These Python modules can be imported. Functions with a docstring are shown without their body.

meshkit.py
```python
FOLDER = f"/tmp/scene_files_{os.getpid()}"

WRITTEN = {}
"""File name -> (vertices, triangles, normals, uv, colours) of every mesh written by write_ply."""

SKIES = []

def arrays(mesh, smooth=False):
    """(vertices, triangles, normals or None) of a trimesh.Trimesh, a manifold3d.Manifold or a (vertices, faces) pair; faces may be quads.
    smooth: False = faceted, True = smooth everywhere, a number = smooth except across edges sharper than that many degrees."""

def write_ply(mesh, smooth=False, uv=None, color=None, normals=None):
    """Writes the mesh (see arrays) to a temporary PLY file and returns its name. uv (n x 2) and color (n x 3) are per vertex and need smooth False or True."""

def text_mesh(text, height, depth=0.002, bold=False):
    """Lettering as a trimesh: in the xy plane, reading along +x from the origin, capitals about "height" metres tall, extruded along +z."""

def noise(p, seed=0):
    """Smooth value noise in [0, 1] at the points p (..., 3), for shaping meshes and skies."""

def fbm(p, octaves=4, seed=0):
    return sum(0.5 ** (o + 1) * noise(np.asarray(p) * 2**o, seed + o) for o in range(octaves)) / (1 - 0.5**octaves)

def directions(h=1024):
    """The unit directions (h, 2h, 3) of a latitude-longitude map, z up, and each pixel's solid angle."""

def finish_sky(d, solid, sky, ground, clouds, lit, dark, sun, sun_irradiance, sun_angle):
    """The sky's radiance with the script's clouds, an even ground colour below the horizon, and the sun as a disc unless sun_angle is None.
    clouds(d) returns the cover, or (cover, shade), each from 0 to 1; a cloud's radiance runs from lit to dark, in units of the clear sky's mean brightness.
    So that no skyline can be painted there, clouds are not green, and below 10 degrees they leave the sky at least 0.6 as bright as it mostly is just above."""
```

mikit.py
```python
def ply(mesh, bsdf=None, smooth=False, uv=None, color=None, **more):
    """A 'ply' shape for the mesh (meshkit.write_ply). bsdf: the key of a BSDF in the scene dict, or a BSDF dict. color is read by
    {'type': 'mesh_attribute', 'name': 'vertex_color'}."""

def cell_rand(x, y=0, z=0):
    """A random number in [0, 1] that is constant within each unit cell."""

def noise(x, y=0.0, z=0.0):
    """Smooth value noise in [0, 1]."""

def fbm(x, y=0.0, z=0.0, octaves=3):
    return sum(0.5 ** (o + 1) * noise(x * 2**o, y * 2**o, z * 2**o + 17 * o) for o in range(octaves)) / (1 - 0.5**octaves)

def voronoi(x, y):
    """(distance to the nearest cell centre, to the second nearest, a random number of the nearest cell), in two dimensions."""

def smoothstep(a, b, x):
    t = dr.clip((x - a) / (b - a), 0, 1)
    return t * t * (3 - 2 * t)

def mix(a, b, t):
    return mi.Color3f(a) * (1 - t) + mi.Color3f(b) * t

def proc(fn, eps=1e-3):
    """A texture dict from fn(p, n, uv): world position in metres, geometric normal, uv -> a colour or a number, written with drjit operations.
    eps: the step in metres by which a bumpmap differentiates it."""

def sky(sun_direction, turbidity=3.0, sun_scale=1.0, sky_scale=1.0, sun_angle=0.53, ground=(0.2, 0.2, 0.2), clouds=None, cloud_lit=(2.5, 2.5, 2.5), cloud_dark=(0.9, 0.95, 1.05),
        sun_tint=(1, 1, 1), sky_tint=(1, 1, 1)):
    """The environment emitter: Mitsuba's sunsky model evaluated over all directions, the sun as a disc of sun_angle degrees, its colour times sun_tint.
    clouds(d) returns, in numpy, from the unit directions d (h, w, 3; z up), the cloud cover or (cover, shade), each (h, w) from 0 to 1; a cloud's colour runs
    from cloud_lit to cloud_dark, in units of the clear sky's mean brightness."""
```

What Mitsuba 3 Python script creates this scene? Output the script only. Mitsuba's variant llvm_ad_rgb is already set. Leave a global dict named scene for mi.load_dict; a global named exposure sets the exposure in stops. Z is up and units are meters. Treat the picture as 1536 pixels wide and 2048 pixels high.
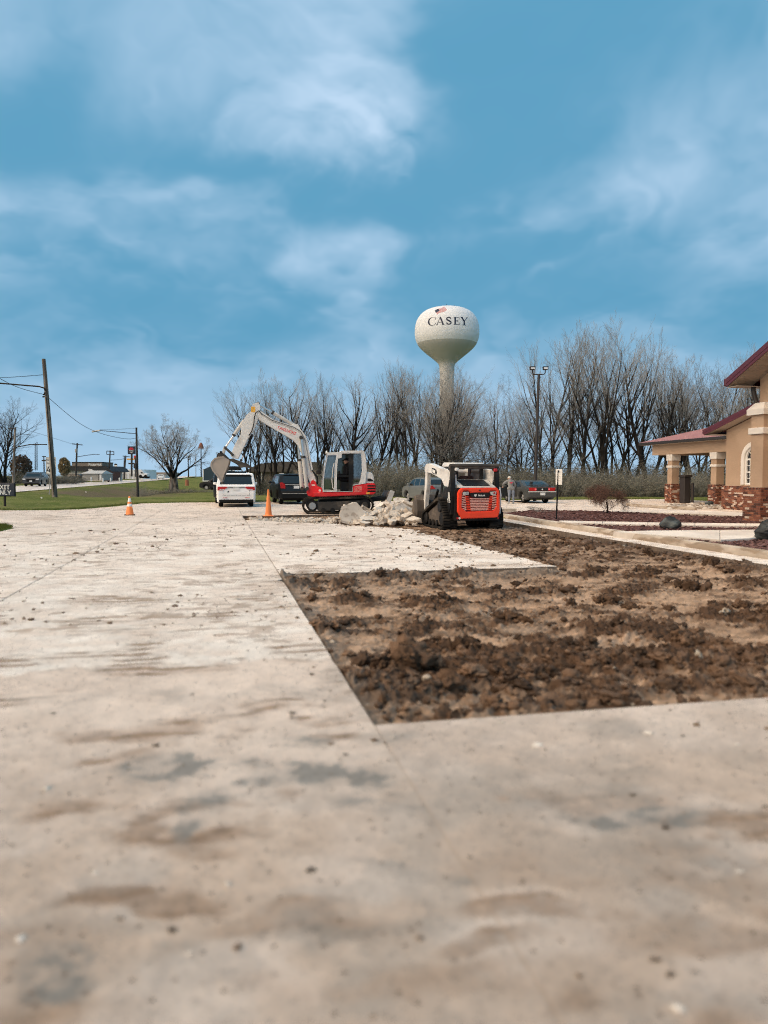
import math, random, numpy as np, trimesh, shapely, drjit as dr, mitsuba as mi, mikit, meshkit
import manifold3d as m3
from shapely.geometry import Polygon, LineString, Point, box as sbox
from mikit import noise, fbm, voronoi, cell_rand, smoothstep, mix
T = mi.ScalarTransform4f
scene, labels = {}, {}

# ------------------------------------------------------------------ camera, sky, exposure
EYE, PITCH, FPX = np.array([0, 0, 1.5]), math.atan(68 / 1520), 1520.0
cp, sp_ = math.cos(PITCH), math.sin(PITCH)
scene['camera'] = {'type': 'thinlens', 'fov': 2 * math.degrees(math.atan(768 / FPX)), 'fov_axis': 'x', 'near_clip': 0.1, 'far_clip': 6000.0,
                   'aperture_radius': 0.0135, 'focus_distance': 34.0,
                   'to_world': T().look_at(origin=EYE.tolist(), target=[0, cp, 1.5 - sp_], up=[0, 0, 1])}
exposure = 2.6

def sky_cover(d):
    """even cloud deck; returns cover 1 and how dark each part of it is"""
    az = np.degrees(np.arctan2(d[..., 0], d[..., 1])); el = np.degrees(np.arcsin(np.clip(d[..., 2], -1, 1)))
    zz = np.maximum(d[..., 2], 0.0) + 0.30
    p = np.stack([d[..., 0] / zz, d[..., 1] / zz, np.zeros_like(zz)], -1)
    w, w2 = meshkit.fbm(p * 2.2 + 5.2, 4, 11) - .5, meshkit.fbm(p * 2.2 + 9.7, 4, 23) - .5
    v, v2 = meshkit.fbm(p * 8 + 1.2, 4, 31) - .5, meshkit.fbm(p * 8 + 7.7, 4, 43) - .5
    q = p + np.stack([w, w2, w * 0], -1) * 0.6
    n = meshkit.fbm(q * np.array([2.0, 3.0, 1]) + 3.1, 5, 4)
    wv = np.stack([w, w2, w - w2], -1) * .22 + np.stack([v, v2, v - v2], -1) * .07
    fine = meshkit.fbm((d + wv) * np.array([20, 20, 27]) + 7.3, 6, 8)
    a, e = az + w * 11 + v * 6, el + w2 * 9 + v2 * 5
    def blob(a0, e0, sa, se, amp, rot=0.0):
        c, s = math.cos(rot), math.sin(rot)
        x, y = (c * (a - a0) + s * (e - e0)) / sa, (-s * (a - a0) + c * (e - e0)) / se
        return amp * np.exp(-(x * x + y * y))
    S = lambda lo, hi, x: (lambda t: t * t * (3 - 2 * t))(np.clip((x - lo) / (hi - lo), 0, 1))
    puff = meshkit.fbm((d + wv) * np.array([7.0, 7.0, 10]) + 11.4, 5, 57)
    b = .19 + (n - .5) * .8 + (puff - .5) * 1.15
    # the deck in view: a pale head with a crisp right side, a dark gap under it, a paler band across the middle
    head = S(3.0, -1.2, a + (fine - .5) * 5) * S(-21, -5, a) * S(20, 28, e + (fine - .5) * 9) * S(75, 45, el)
    b = b + .52 * head * (.55 + .9 * puff)
    b = b - blob(7.5, 26, 7, 8, .42) - blob(-23, 22, 9, 3.5, .30) - blob(-7, 20.3, 12, 1.9, .32) - blob(-5, 10.3, 8, 1.7, .26) - blob(22, 11.5, 6, 2.2, .18) - blob(-22, 11.0, 6, 1.8, .20)
    b = b + (blob(-18, 15.5, 10, 3.0, .36) + blob(-5, 15.6, 5, 2.6, .46) + blob(8, 17.8, 8, 1.7, .44, .08) + blob(12, 14.8, 5, 1.2, .3, .5) + blob(23, 17, 7, 3, .25) + blob(-16, 18.6, 4, 1.0, .34)) * (.3 + 1.4 * puff) + blob(-22, 31, 9, 4, .2) + blob(26, 29, 6, 8, .22)
    low = S(9, 3, el)
    b = b * (1 - .70 * low) + .50 * low + .13 * S(17, 8, el)
    b = b + (fine - .5) * (.20 + .40 * np.clip(b, 0, 1)) * (.3 + .7 * S(2, 14, el))
    b = .5 * (b + np.sqrt(b * b + .02))
    return np.ones_like(b), np.clip(1 - b, 0, 1)

SUN = np.array([-.68, -.46, .74])
scene['sky'] = mikit.sky(SUN.tolist(), turbidity=3, sun_scale=.42, sky_scale=1.0, sun_angle=72, sun_tint=(1.09, .945, .79), ground=(.34, .30, .26), clouds=sky_cover,
                         cloud_lit=(.92, 1.25, 1.60), cloud_dark=(.20, .625, .975))

# ------------------------------------------------------------------ helpers
A_, B_ = np.array([-.2122, .9772]), np.array([.9772, .2122])          # along the lane, across it
def lane(s, t): return np.array([B_[0] * s + A_[0] * t, B_[1] * s + A_[1] * t])
def to_st(x, y): return B_[0] * x + B_[1] * y, A_[0] * x + A_[1] * y
def ray(u, v):
    a, b = (u - 768) / FPX, (1024 - v) / FPX
    return np.array([a, cp + b * sp_, -sp_ + b * cp])
def gp(u, v, z=0.0):                                                   # where the photograph's pixel meets a level
    d = ray(u, v); k = (z - 1.5) / d[2]
    return EYE + d * k
def at(u, v, Y):                                                       # where it meets a distance
    d = ray(u, v); return EYE + d * (Y / d[1])
def sstep(a, b, x):
    t = np.clip((np.asarray(x, float) - a) / (b - a), 0, 1); return t * t * (3 - 2 * t)
def gz(x, y):                                                          # the lie of the land: the lot is level, the road a little higher
    s, t = to_st(np.asarray(x, float), np.asarray(y, float))
    far = np.clip(t - 60, 0, 520)
    return .34 * sstep(-7.5, -16, s) + (.0031 * far + 3e-6 * far ** 2) * sstep(-8, -15, s)

class MB:
    """collects pieces into one mesh"""
    def __init__(self): self.v, self.f, self.n = [], [], 0
    def add(self, v, f):
        v, f = np.asarray(v, float).reshape(-1, 3), np.asarray(f, int)
        if f.ndim == 2 and f.shape[1] == 4: f = np.vstack([f[:, [0, 1, 2]], f[:, [0, 2, 3]]])
        self.v.append(v); self.f.append(f + self.n); self.n += len(v); return self
    def mesh(self, m, M=None):
        if hasattr(m, 'to_mesh'):
            mm = m.to_mesh(); v, f = np.array(mm.vert_properties[:, :3]), np.array(mm.tri_verts)
        else: v, f = np.array(m.vertices), np.array(m.faces)
        if M is not None: v = v @ np.asarray(M)[:3, :3].T + np.asarray(M)[:3, 3]
        return self.add(v, f)
    def box(self, x0, x1, y0, y1, z0, z1, c=0.0):
        return self.mesh(cbox(x0, x1, y0, y1, z0, z1, c))
    def bar(self, a, b, w, h=None, c=0.0):
        return self.mesh(bar(a, b, w, h if h is not None else w, c))
    def tube(self, pts, r, n=8, caps=True):
        v, f = tube(pts, r, n, caps); return self.add(v, f)
    def get(self): return trimesh.Trimesh(np.vstack(self.v), np.vstack(self.f), process=False)
    def tris(self): return sum(map(len, self.f))

def cbox(x0, x1, y0, y1, z0, z1, c=0.0):
    if c <= 0:
        b = trimesh.creation.box((x1 - x0, y1 - y0, z1 - z0)); b.apply_translation(((x0 + x1) / 2, (y0 + y1) / 2, (z0 + z1) / 2)); return b
    c = min(c, .45 * min(x1 - x0, y1 - y0, z1 - z0)); P = []
    for x in (x0, x1):
        for y in (y0, y1):
            for z in (z0, z1):
                sx, sy, sz = (c if x == x0 else -c), (c if y == y0 else -c), (c if z == z0 else -c)
                P += [(x, y + sy, z + sz), (x + sx, y, z + sz), (x + sx, y + sy, z)]
    return m3.Manifold.hull_points(np.array(P))
def frame_to(a, b, up=(0, 0, 1)):
    a, b = np.asarray(a, float), np.asarray(b, float); z = b - a; L = np.linalg.norm(z); z = z / L
    up = np.asarray(up, float)
    if abs(z @ up) > .97: up = np.array([0, 1, 0]) if abs(z[1]) < .9 else np.array([1, 0, 0])
    x = np.cross(up, z); x /= np.linalg.norm(x); y = np.cross(z, x)
    M = np.eye(4); M[:3, 0], M[:3, 1], M[:3, 2], M[:3, 3] = x, y, z, a
    return M, L
def bar(a, b, w, h, c=0.0):
    M, L = frame_to(a, b); m = cbox(-w / 2, w / 2, -h / 2, h / 2, 0, L, c)
    mb = MB(); mb.mesh(m, M); return mb.get()
def tube(pts, r, n=8, caps=True):
    P = np.asarray(pts, float); k = len(P); r = np.broadcast_to(np.asarray(r, float), k)
    tg = np.gradient(P, axis=0); tg /= np.linalg.norm(tg, axis=1, keepdims=True) + 1e-12
    x = np.cross(tg[0], [0, 0, 1.0]) if abs(tg[0][2]) < .9 else np.cross(tg[0], [1.0, 0, 0]); x /= np.linalg.norm(x)
    th = np.arange(n) * 2 * np.pi / n; V = []
    for i in range(k):
        x = x - tg[i] * (x @ tg[i]); x /= np.linalg.norm(x) + 1e-12; y = np.cross(tg[i], x)
        V.append(P[i] + r[i] * (np.cos(th)[:, None] * x + np.sin(th)[:, None] * y))
    V = np.vstack(V); F = []
    for i in range(k - 1):
        for j in range(n):
            a, b = i * n + j, i * n + (j + 1) % n; F += [(a, b, b + n), (a, b + n, a + n)]
    if caps:
        c0, c1 = len(V), len(V) + 1; V = np.vstack([V, P[0], P[-1]])
        for j in range(n): F += [(c0, (j + 1) % n, j), (c1, (k - 1) * n + j, (k - 1) * n + (j + 1) % n)]
    return V, np.array(F)
def prism(poly, y0, y1, c=0.0):
    """outline in (x, z), thickness along y from y0 to y1; c: chamfer"""
    P = poly if isinstance(poly, Polygon) else Polygon(poly)
    P = shapely.geometry.polygon.orient(P)
    c = min(c, (y1 - y0) * .3)
    if c > 0:
        Q = P.buffer(-c, join_style=2)
        if Q.is_empty or Q.geom_type != 'Polygon': c = 0
    def ext(p, a, b):
        cs = m3.CrossSection([np.array(p.exterior.coords)[:-1]] + [np.array(h.coords)[:-1] for h in p.interiors], m3.FillRule.EvenOdd)
        return cs.extrude(b - a).translate((0, 0, a))
    m = ext(P, y0 + c, y1 - c)
    if c > 0:                                                          # two thin slices round the rim give a stepped, catch-light edge
        m = m + ext(P.buffer(-c * .4, join_style=2), y0 + c * .4, y1 - c * .4) + ext(Q, y0, y1)
    return m.transform(np.array([[1, 0, 0, 0], [0, 0, -1, 0], [0, 1, 0, 0]], float)).mirror((0, 1, 0)) if False else _xz(m)
def _xz(m):
    mm = m.to_mesh(); v = np.array(mm.vert_properties[:, :3]); f = np.array(mm.tri_verts)
    return trimesh.Trimesh(v[:, [0, 2, 1]], f[:, ::-1], process=False)
def lathe(prof, n=24):
    return trimesh.creation.revolve(np.asarray(prof, float), sections=n)
def moved(m, loc=(0, 0, 0), rz=0.0, sc=1.0):
    mb = MB(); M = np.eye(4); c, s = math.cos(rz), math.sin(rz)
    M[:3, :3] = np.array([[c, -s, 0], [s, c, 0], [0, 0, 1]]) * sc; M[:3, 3] = loc
    mb.mesh(m, M); return mb.get()
def rot_m(ax, ang, loc=(0, 0, 0)):
    M = trimesh.transformations.rotation_matrix(ang, ax); M[:3, 3] = loc; return M
def text(word, h, depth=.004, bold=True):
    m = meshkit.text_mesh(word, h, depth, bold); m.apply_translation((-(m.bounds[0][0] + m.bounds[1][0]) / 2, -(m.bounds[0][1] + m.bounds[1][1]) / 2, 0)); return m
def text_on(word, h, c, right, up, depth=.004, bold=True):
    """lettering centred on c, reading along right; stands proud towards right x up"""
    m = text(word, h, depth, bold); M = np.eye(4); r, u = np.asarray(right, float), np.asarray(up, float)
    M[:3, 0], M[:3, 1], M[:3, 2], M[:3, 3] = r, u, np.cross(r, u), c
    mb = MB(); mb.mesh(m, M); return mb.get()
def pmat(name, col, rough=.6, **k):
    scene[name] = {'type': 'twosided', 'b': {'type': 'principled', 'base_color': {'type': 'rgb', 'value': list(col)} if not isinstance(col, dict) else col, 'roughness': rough, **k}}
    return name
def bumped(name, col, bump, rough=.8, scale=1.0, **k):
    scene[name] = {'type': 'twosided', 'b': {'type': 'bumpmap', 'arbitrary': bump, 'scale': scale,
                   'n': {'type': 'principled', 'base_color': col if isinstance(col, dict) else {'type': 'rgb', 'value': list(col)}, 'roughness': rough, **k}}}
    return name
_used = set()
def numbered(key):
    if key not in _used and key not in scene: _used.add(key); return key
    i = 1
    while f'{key}_{i:03d}' in _used or f'{key}_{i:03d}' in scene: i += 1
    _used.add(f'{key}_{i:03d}'); return f'{key}_{i:03d}'
def thing(name, label, cat, group=None):
    k = numbered(name); labels[k] = {'label': label, 'category': cat}
    if group: labels[k]['group'] = group
    return k
def obj(name, mesh, mat, parent=None, smooth=False, M=None, label=None, kind=None, **k):
    key = numbered(name if parent is None else parent + '__' + name)
    if isinstance(mesh, MB): mesh = mesh.get()
    _v, _f, _ = meshkit.arrays(mesh)
    if not len(_f): print('EMPTY', key); return key
    scene[key] = mikit.ply(mesh, mat, smooth=smooth, **k)
    if M is not None: scene[key]['to_world'] = T(np.asarray(M, float).tolist())
    if label or kind:
        labels[key] = {}
        if label: labels[key]['label'] = label
        if kind: labels[key]['kind'] = kind
    return key
def tagged(name, mesh, mat, label, cat, group=None, **k):
    key = obj(name, mesh, mat, **k); labels[key] = {**labels.get(key, {}), 'label': label, 'category': cat}
    if group: labels[key]['group'] = group
    return key
def place(loc, rz=0.0, sc=1.0):
    M = np.eye(4); c, s = math.cos(rz), math.sin(rz)
    M[:3, :3] = np.array([[c, -s, 0], [s, c, 0], [0, 0, 1]]) * sc; M[:3, 3] = loc; return M
# ------------------------------------------------------------------ the ground: materials
def st(p): return .9772 * p.x + .2122 * p.y, -.2122 * p.x + .9772 * p.y
def spot(x, y, cx, cy, rx, ry):
    return dr.exp(-(dr.square((x - cx) / rx) + dr.square((y - cy) / ry)))
OIL = [(-.95, 3.93, .34, .28, .9), (-.45, 3.75, .42, .16, 1.0), (-.75, 3.3, .12, .3, .6), (-.42, 4.2, .22, .12, .6), (1.22, 3.32, .24, .10, 1.1), (-.95, 2.22, .2, .10, .8), (-.60, 2.32, .13, .08, .5),
       (-.05, 2.45, .3, .07, .35), (.12, 2.8, .2, .06, .4), (.05, 4.3, .16, .14, .35), (.0, 3.4, .2, .07, .3)]
MUD = [(-.9, 2.62, .34, .09, .9), (-.72, 2.95, .22, .06, .6), (-.25, 2.5, .3, .08, .5), (.52, 2.55, .25, .10, .7), (.40, 2.35, .22, .06, .6), (1.0, 2.4, .4, .14, .45), (.95, 3.5, .5, .12, .45), (.1, 2.2, .5, .12, .4), (.6, 2.9, .5, .2, .3), (1.3, 2.9, .4, .2, .4), (-1.2, 2.3, .4, .2, .4),
       (-1.6, 9.4, .55, .25, .8), (-3.2, 9.2, .8, .35, .7), (-4.6, 8.0, .8, .4, .6), (-.65, 8.1, .22, .8, .75), (-.3, 8.0, .14, .7, .6), (-1.4, 10.6, .6, .9, .55), (-.55, 6.55, .35, .1, .9), (-2.6, 7.4, .5, .2, .4), (3.2, 19.5, 1.5, 1.2, .6), (2.2, 14.5, 1.2, .4, .45)]
def concrete_col(p, n, uv):
    x, y = p.x, p.y; s, t = st(p)
    big, mid, fine = fbm(s * .55 + 3, t * .55, 0, 3), fbm(s * 2.6, t * 2.6, 3, 4), fbm(s * 17, t * 17, 7, 3)
    streak = fbm(s * 3.0, t * 5.0, 5, 4)
    wx, wy = x + (fbm(s * 2.2, t * 2.2, 21, 4) - .5) * .55, y + (fbm(s * 2.2, t * 2.2, 27, 4) - .5) * .40
    c = mix((.60, .50, .42), (.50, .41, .34), smoothstep(.32, .68, mid * .6 + big * .4))
    slab = cell_rand(dr.floor((s - .91) / 3.55), dr.floor((t - .85) / 3.62), 5)
    c = c * (.92 + .14 * slab)
    nearby = 1 - smoothstep(2.4, 5.2, t)
    c = mix(c, mi.Color3f(.40, .305, .23) * (.7 + .6 * mid), nearby * smoothstep(.40, .62, fbm(s * 1.9 + 5, t * 2.6, 14, 4)) * .62)
    c = mix(c, mi.Color3f(.27, .255, .23), nearby * smoothstep(.56, .70, fbm(s * 2.6 + 15, t * 3.4, 24, 4)) * .32)
    # pale dried slurry beyond the second joint, with a ragged tide line
    dust = smoothstep(6.2, 6.36, t + (fine - .5) * .16 + (mid - .5) * .5) * (1 - smoothstep(13, 32, t) * .6)
    c = mix(c, mi.Color3f(.68, .615, .545), dust * (.35 + .65 * smoothstep(.36, .62, streak * .6 + mid * .4)))
    # mud carried by tyres and tracks, laid down in streaks
    m = smoothstep(.53, .70, fbm(s * 1.5 + 9, t * 1.8, 2, 4)) * smoothstep(.38, .62, streak) * .75
    for cx, cy, rx, ry, a in MUD: m = dr.maximum(m, smoothstep(.18, .75, spot(wx, wy, cx, cy, rx, ry)) * a * smoothstep(.30, .56, streak * .4 + fine * .35 + mid * .25))
    rib = .6 + .4 * dr.sin(t * 34 + mid * 9)
    c = mix(c, mi.Color3f(.235, .155, .10) * (.8 + .4 * fine), dr.clip(m * 1.5, 0, 1) * dr.maximum(rib, .75 * (1 - smoothstep(4, 6, t))) * .92)
    scuff = smoothstep(.55, .67, fbm(s * 4.5 + 33, t * 6.5, 6, 5)) * smoothstep(6, 7, t) * smoothstep(.42, .6, fbm(s * .8 + 3, t * .8, 16, 3))
    c = mix(c, mi.Color3f(.27, .19, .13), scuff * .6)
    o = mi.Float(0)
    for cx, cy, rx, ry, a in OIL: o = dr.maximum(o, smoothstep(.12, .7, spot(wx, wy, cx, cy, rx, ry)) * a)
    o = dr.clip(o * smoothstep(.34, .60, streak * .35 + mid * .35 + fine * .3) * 1.6 + .28 * smoothstep(.55, .75, fbm(s * 1.7 + 31, t * 1.7, 8, 3)) * (1 - dust), 0, .85)
    c = mix(c, mi.Color3f(.17, .165, .150), o * dr.clip(.38 + 1.1 * smoothstep(.3, .68, fbm(s * 7, t * 9, 41, 4)), 0, 1))
    c = c * (.90 + .22 * fbm(s * 5 + 50, t * 5, 1, 3))
    d1, d2, r = voronoi(s * 11, t * 11)
    c = mix(c, mi.Color3f(.17, .12, .085), (1 - smoothstep(.05, .16, d1)) * smoothstep(.72, .8, r))
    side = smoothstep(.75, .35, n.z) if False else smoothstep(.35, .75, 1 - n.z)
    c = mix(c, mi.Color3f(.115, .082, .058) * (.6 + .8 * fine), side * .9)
    g = noise(s * 260, t * 260, 3)
    pit = smoothstep(.66, .78, fbm(s * 60, t * 60, 9, 2))
    return c * (.86 + .28 * fine) * (.93 + .14 * g) * (1 - .22 * pit)
def concrete_h(p, n, uv):
    s, t = st(p)
    return (fbm(s * 3, t * 3, 1, 3) * .010 + fbm(s * 22, t * 22, 4, 3) * .0035 + noise(s * 120, t * 120, 2) * .0012)
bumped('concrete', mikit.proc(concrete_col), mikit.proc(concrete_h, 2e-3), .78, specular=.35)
def plain_conc(p, n, uv):
    a = fbm(p.x * 1.3, p.y * 1.3, p.z * 1.3, 4); b = fbm(p.x * 14, p.y * 14, p.z * 14, 3)
    c = mix((.64, .575, .50), (.50, .44, .375), smoothstep(.3, .7, a))
    c = mix(c, mi.Color3f(.22, .155, .105), smoothstep(.50, .64, fbm(p.x * 4, p.y * 4, p.z * 4 + 3, 4) * .6 + b * .4 + .10 * (.5 - n.z)) * .6)
    return c * (.88 + .24 * b)
pmat('broken_concrete', mikit.proc(plain_conc), .9, specular=.2)
def curb_col(p, n, uv):
    a = fbm(p.x * .8, p.y * .8, p.z * 2, 4); b = fbm(p.x * 9, p.y * 9, p.z * 9, 3)
    c = mix((.52, .45, .37), (.40, .33, .26), smoothstep(.3, .7, a))
    return mix(c, mi.Color3f(.24, .17, .115), smoothstep(.50, .64, fbm(p.x * 2.2, p.y * 2.2, p.z * 6 + 4, 4)) * .75) * (.85 + .3 * b)
pmat('curb_concrete', mikit.proc(curb_col), .85, specular=.25)
def grass_col(p, n, uv):
    a = fbm(p.x * .22, p.y * .22, 1, 4); b = fbm(p.x * 2.1, p.y * 2.1, 3, 3); c = fbm(p.x * 16, p.y * 16, 3, 2)
    g = mix((.080, .105, .026), (.125, .138, .042), smoothstep(.35, .65, a))
    g = mix(g, mi.Color3f(.20, .17, .085), smoothstep(.52, .72, b) * .55)
    s, t = st(p)
    brown = smoothstep(-15, -12.5, s) * (1 - smoothstep(-5, -2, s)) * smoothstep(60, 66, t) * (1 - smoothstep(96, 112, t))
    g = mix(g, mi.Color3f(.125, .10, .066), dr.clip(brown * smoothstep(.30, .55, b * .5 + a * .5) * 1.1, 0, 1))
    return g * (.62 + .76 * c)
bumped('grass_ground', mikit.proc(grass_col), mikit.proc(lambda p, n, uv: fbm(p.x * 9, p.y * 9, 2, 3) * .06, 1e-2), .95, specular=.1)
def road_col(p, n, uv):
    s, t = st(p); a = fbm(s * .8, t * .12, 1, 4); b = fbm(p.x * 7, p.y * 7, 0, 2)
    return mix((.50, .46, .425), (.42, .38, .345), smoothstep(.3, .7, a)) * (.92 + .16 * b)
pmat('road_surface', mikit.proc(road_col), .85, specular=.2)
def dirt_h(p, n, uv):
    return fbm(p.x * 26, p.y * 26, p.z * 26, 4) * .030 + noise(p.x * 150, p.y * 150, p.z * 90) * .005
scene['dirt'] = {'type': 'twosided', 'b': {'type': 'bumpmap', 'arbitrary': mikit.proc(dirt_h, 2e-3), 'scale': 1.0, 'n': {'type': 'principled', 'base_color': {'type': 'mesh_attribute', 'name': 'vertex_color'}, 'roughness': .82, 'specular': .3}}}
def mulch_col(p, n, uv):
    d1, d2, r = voronoi(p.x * 16, p.y * 16)
    b = fbm(p.x * 20, p.y * 20, 1, 3)
    return mix((.060, .030, .028), (.150, .075, .066), r) * (.6 + .8 * b)
bumped('mulch', mikit.proc(mulch_col), mikit.proc(lambda p, n, uv: fbm(p.x * 18, p.y * 18, 2, 3) * .10, 5e-3), .95, specular=.1)

# ------------------------------------------------------------------ outlines, in lane coordinates (s across, t along)
ST = lambda u, v, z=0.0: to_st(*gp(u, v, z)[:2])
_far = [ST(u, v) for u, v in ((1489, 1034), (1335, 1029.5), (1222, 1023), (1110, 1021), (1060, 1021.5), (1016, 1024.5))]
LOT = Polygon([(-6.0, -6), (-6.0, 24.6), (-6.6, 26.0), (-9, 27.2), (-16.4, 27.6), (-16.4, 36.6), (-9.4, 36.9), (-6.6, 38.6), (-5.4, 42.0), (-4.4, 47.0), (-1.2, 48.3), (33, 48.6), (33, 26)] + _far + [(11.5, 31.9), (10.98, 31.2), (10.65, 30), (10.40, 27), (10.1, 20), (9.93, 12), (9.9, -6)]).buffer(0)
PIT_NEAR, PIT_FAR = 4.47, 11.85
rnd = random.Random(5)
_slab_right = [(5.5 + rnd.uniform(-.12, .12), t) for t in np.arange(12.4, 21.5, .45)]
PIT = Polygon([(.91, PIT_NEAR), (.91, PIT_FAR)] + [(4.4, PIT_FAR + .02), (5.62, 11.98)] + _slab_right + [(5.35, 22.0), (4.4, 23.3), (3.7, 24.6), (2.9, 25.3), (2.0, 26.2), (1.5, 27.1), (.91, 27.5), (.91, 30.6), (4.0, 31.0), (7.0, 31.6), (9.7, 31.4), (9.72, 27), (9.45, 20), (9.25, 12), (9.2, PIT_NEAR)])
_g = np.random.default_rng(2); _ring = PIT.exterior; _n = int(_ring.length / .07); _P = np.array([_ring.interpolate(i * .07).coords[0] for i in range(_n)])
_amp = np.where((_P[:, 1] > 11) & (_P[:, 0] < 9), .022, .007); _w = np.stack([np.convolve(_g.normal(0, 1, _n + 8), np.hanning(9) / 2.1, 'valid') + .35 * _g.normal(0, 1, _n) for _ in (0, 1)], 1); _P = _P + _w * _amp[:, None] * np.where(_g.uniform(size=_n) < .05, 2.0, 1)[:, None]
PITC = Polygon(_P).buffer(0); SLABS = LOT.difference(PITC)
def slab_mesh(poly, thick=.19, ch=.003):
    """a cast slab: chamfered top edge, follows the lie of the land"""
    p = shapely.geometry.polygon.orient(poly.simplify(.0025)); q = p.buffer(-ch, join_style=2)
    if q.geom_type != 'Polygon' or q.is_empty or len(p.interiors): return None
    ext = np.array(p.exterior.coords)[:-1]
    vt, ft = trimesh.creation.triangulate_polygon(q, engine='earcut')
    mb = MB()
    def lift(c, z): return np.array([[*lane(a, b), gz(*lane(a, b)) + z] for a, b in c])
    v = lift(vt, 0.0); n = np.cross(v[ft[0][1]] - v[ft[0][0]], v[ft[0][2]] - v[ft[0][0]])[2]
    mb.add(v, ft if n > 0 else ft[:, ::-1])
    # chamfer: join each outer edge to its nearest point on the inner ring
    ring = q.exterior
    inner = np.array([np.array(shapely.ops.nearest_points(ring, Point(e))[0].coords[0]) for e in ext])
    k = len(ext); a, b, c = lift(inner, -.0002), lift(ext, -ch), lift(ext, -thick)
    i = np.arange(k); j = (i + 1) % k
    mb.add(np.vstack([a, b, c]), np.vstack([np.stack([i + k, j + k, j], 1), np.stack([i + k, j, i], 1), np.stack([i + 2 * k, j + 2 * k, j + k], 1), np.stack([i + 2 * k, j + k, i + k], 1)]))
    return mb.get()
import shapely.ops
lot_key = 'parking_lot'
labels[lot_key] = {'label': 'pale concrete parking lot of cast slabs, muddy and partly broken out', 'category': 'parking lot', 'kind': 'structure'}
s_cuts = [-16.5, -13.2, -9.7, -6.15, -2.62, .91, 4.46, 7.2, 9.9, 13.5, 17, 20.5, 24, 27.5, 31.2]
t_right = [-6.1, -2.75, .86, 4.47, 8.05, 11.85, 15.6, 19.3, 23.1, 27, 30.8, 34.5, 38, 41.6, 45.2, 48.8]
def fr(c, a):                                                           # sides that front onto broken ground stay clean, joints are gaps
    return c
t_left = [-6.1, .2, 8.05, 15.3, 22.6, 29.9, 34.5, 38, 41.6, 45.2, 48.8]
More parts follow.
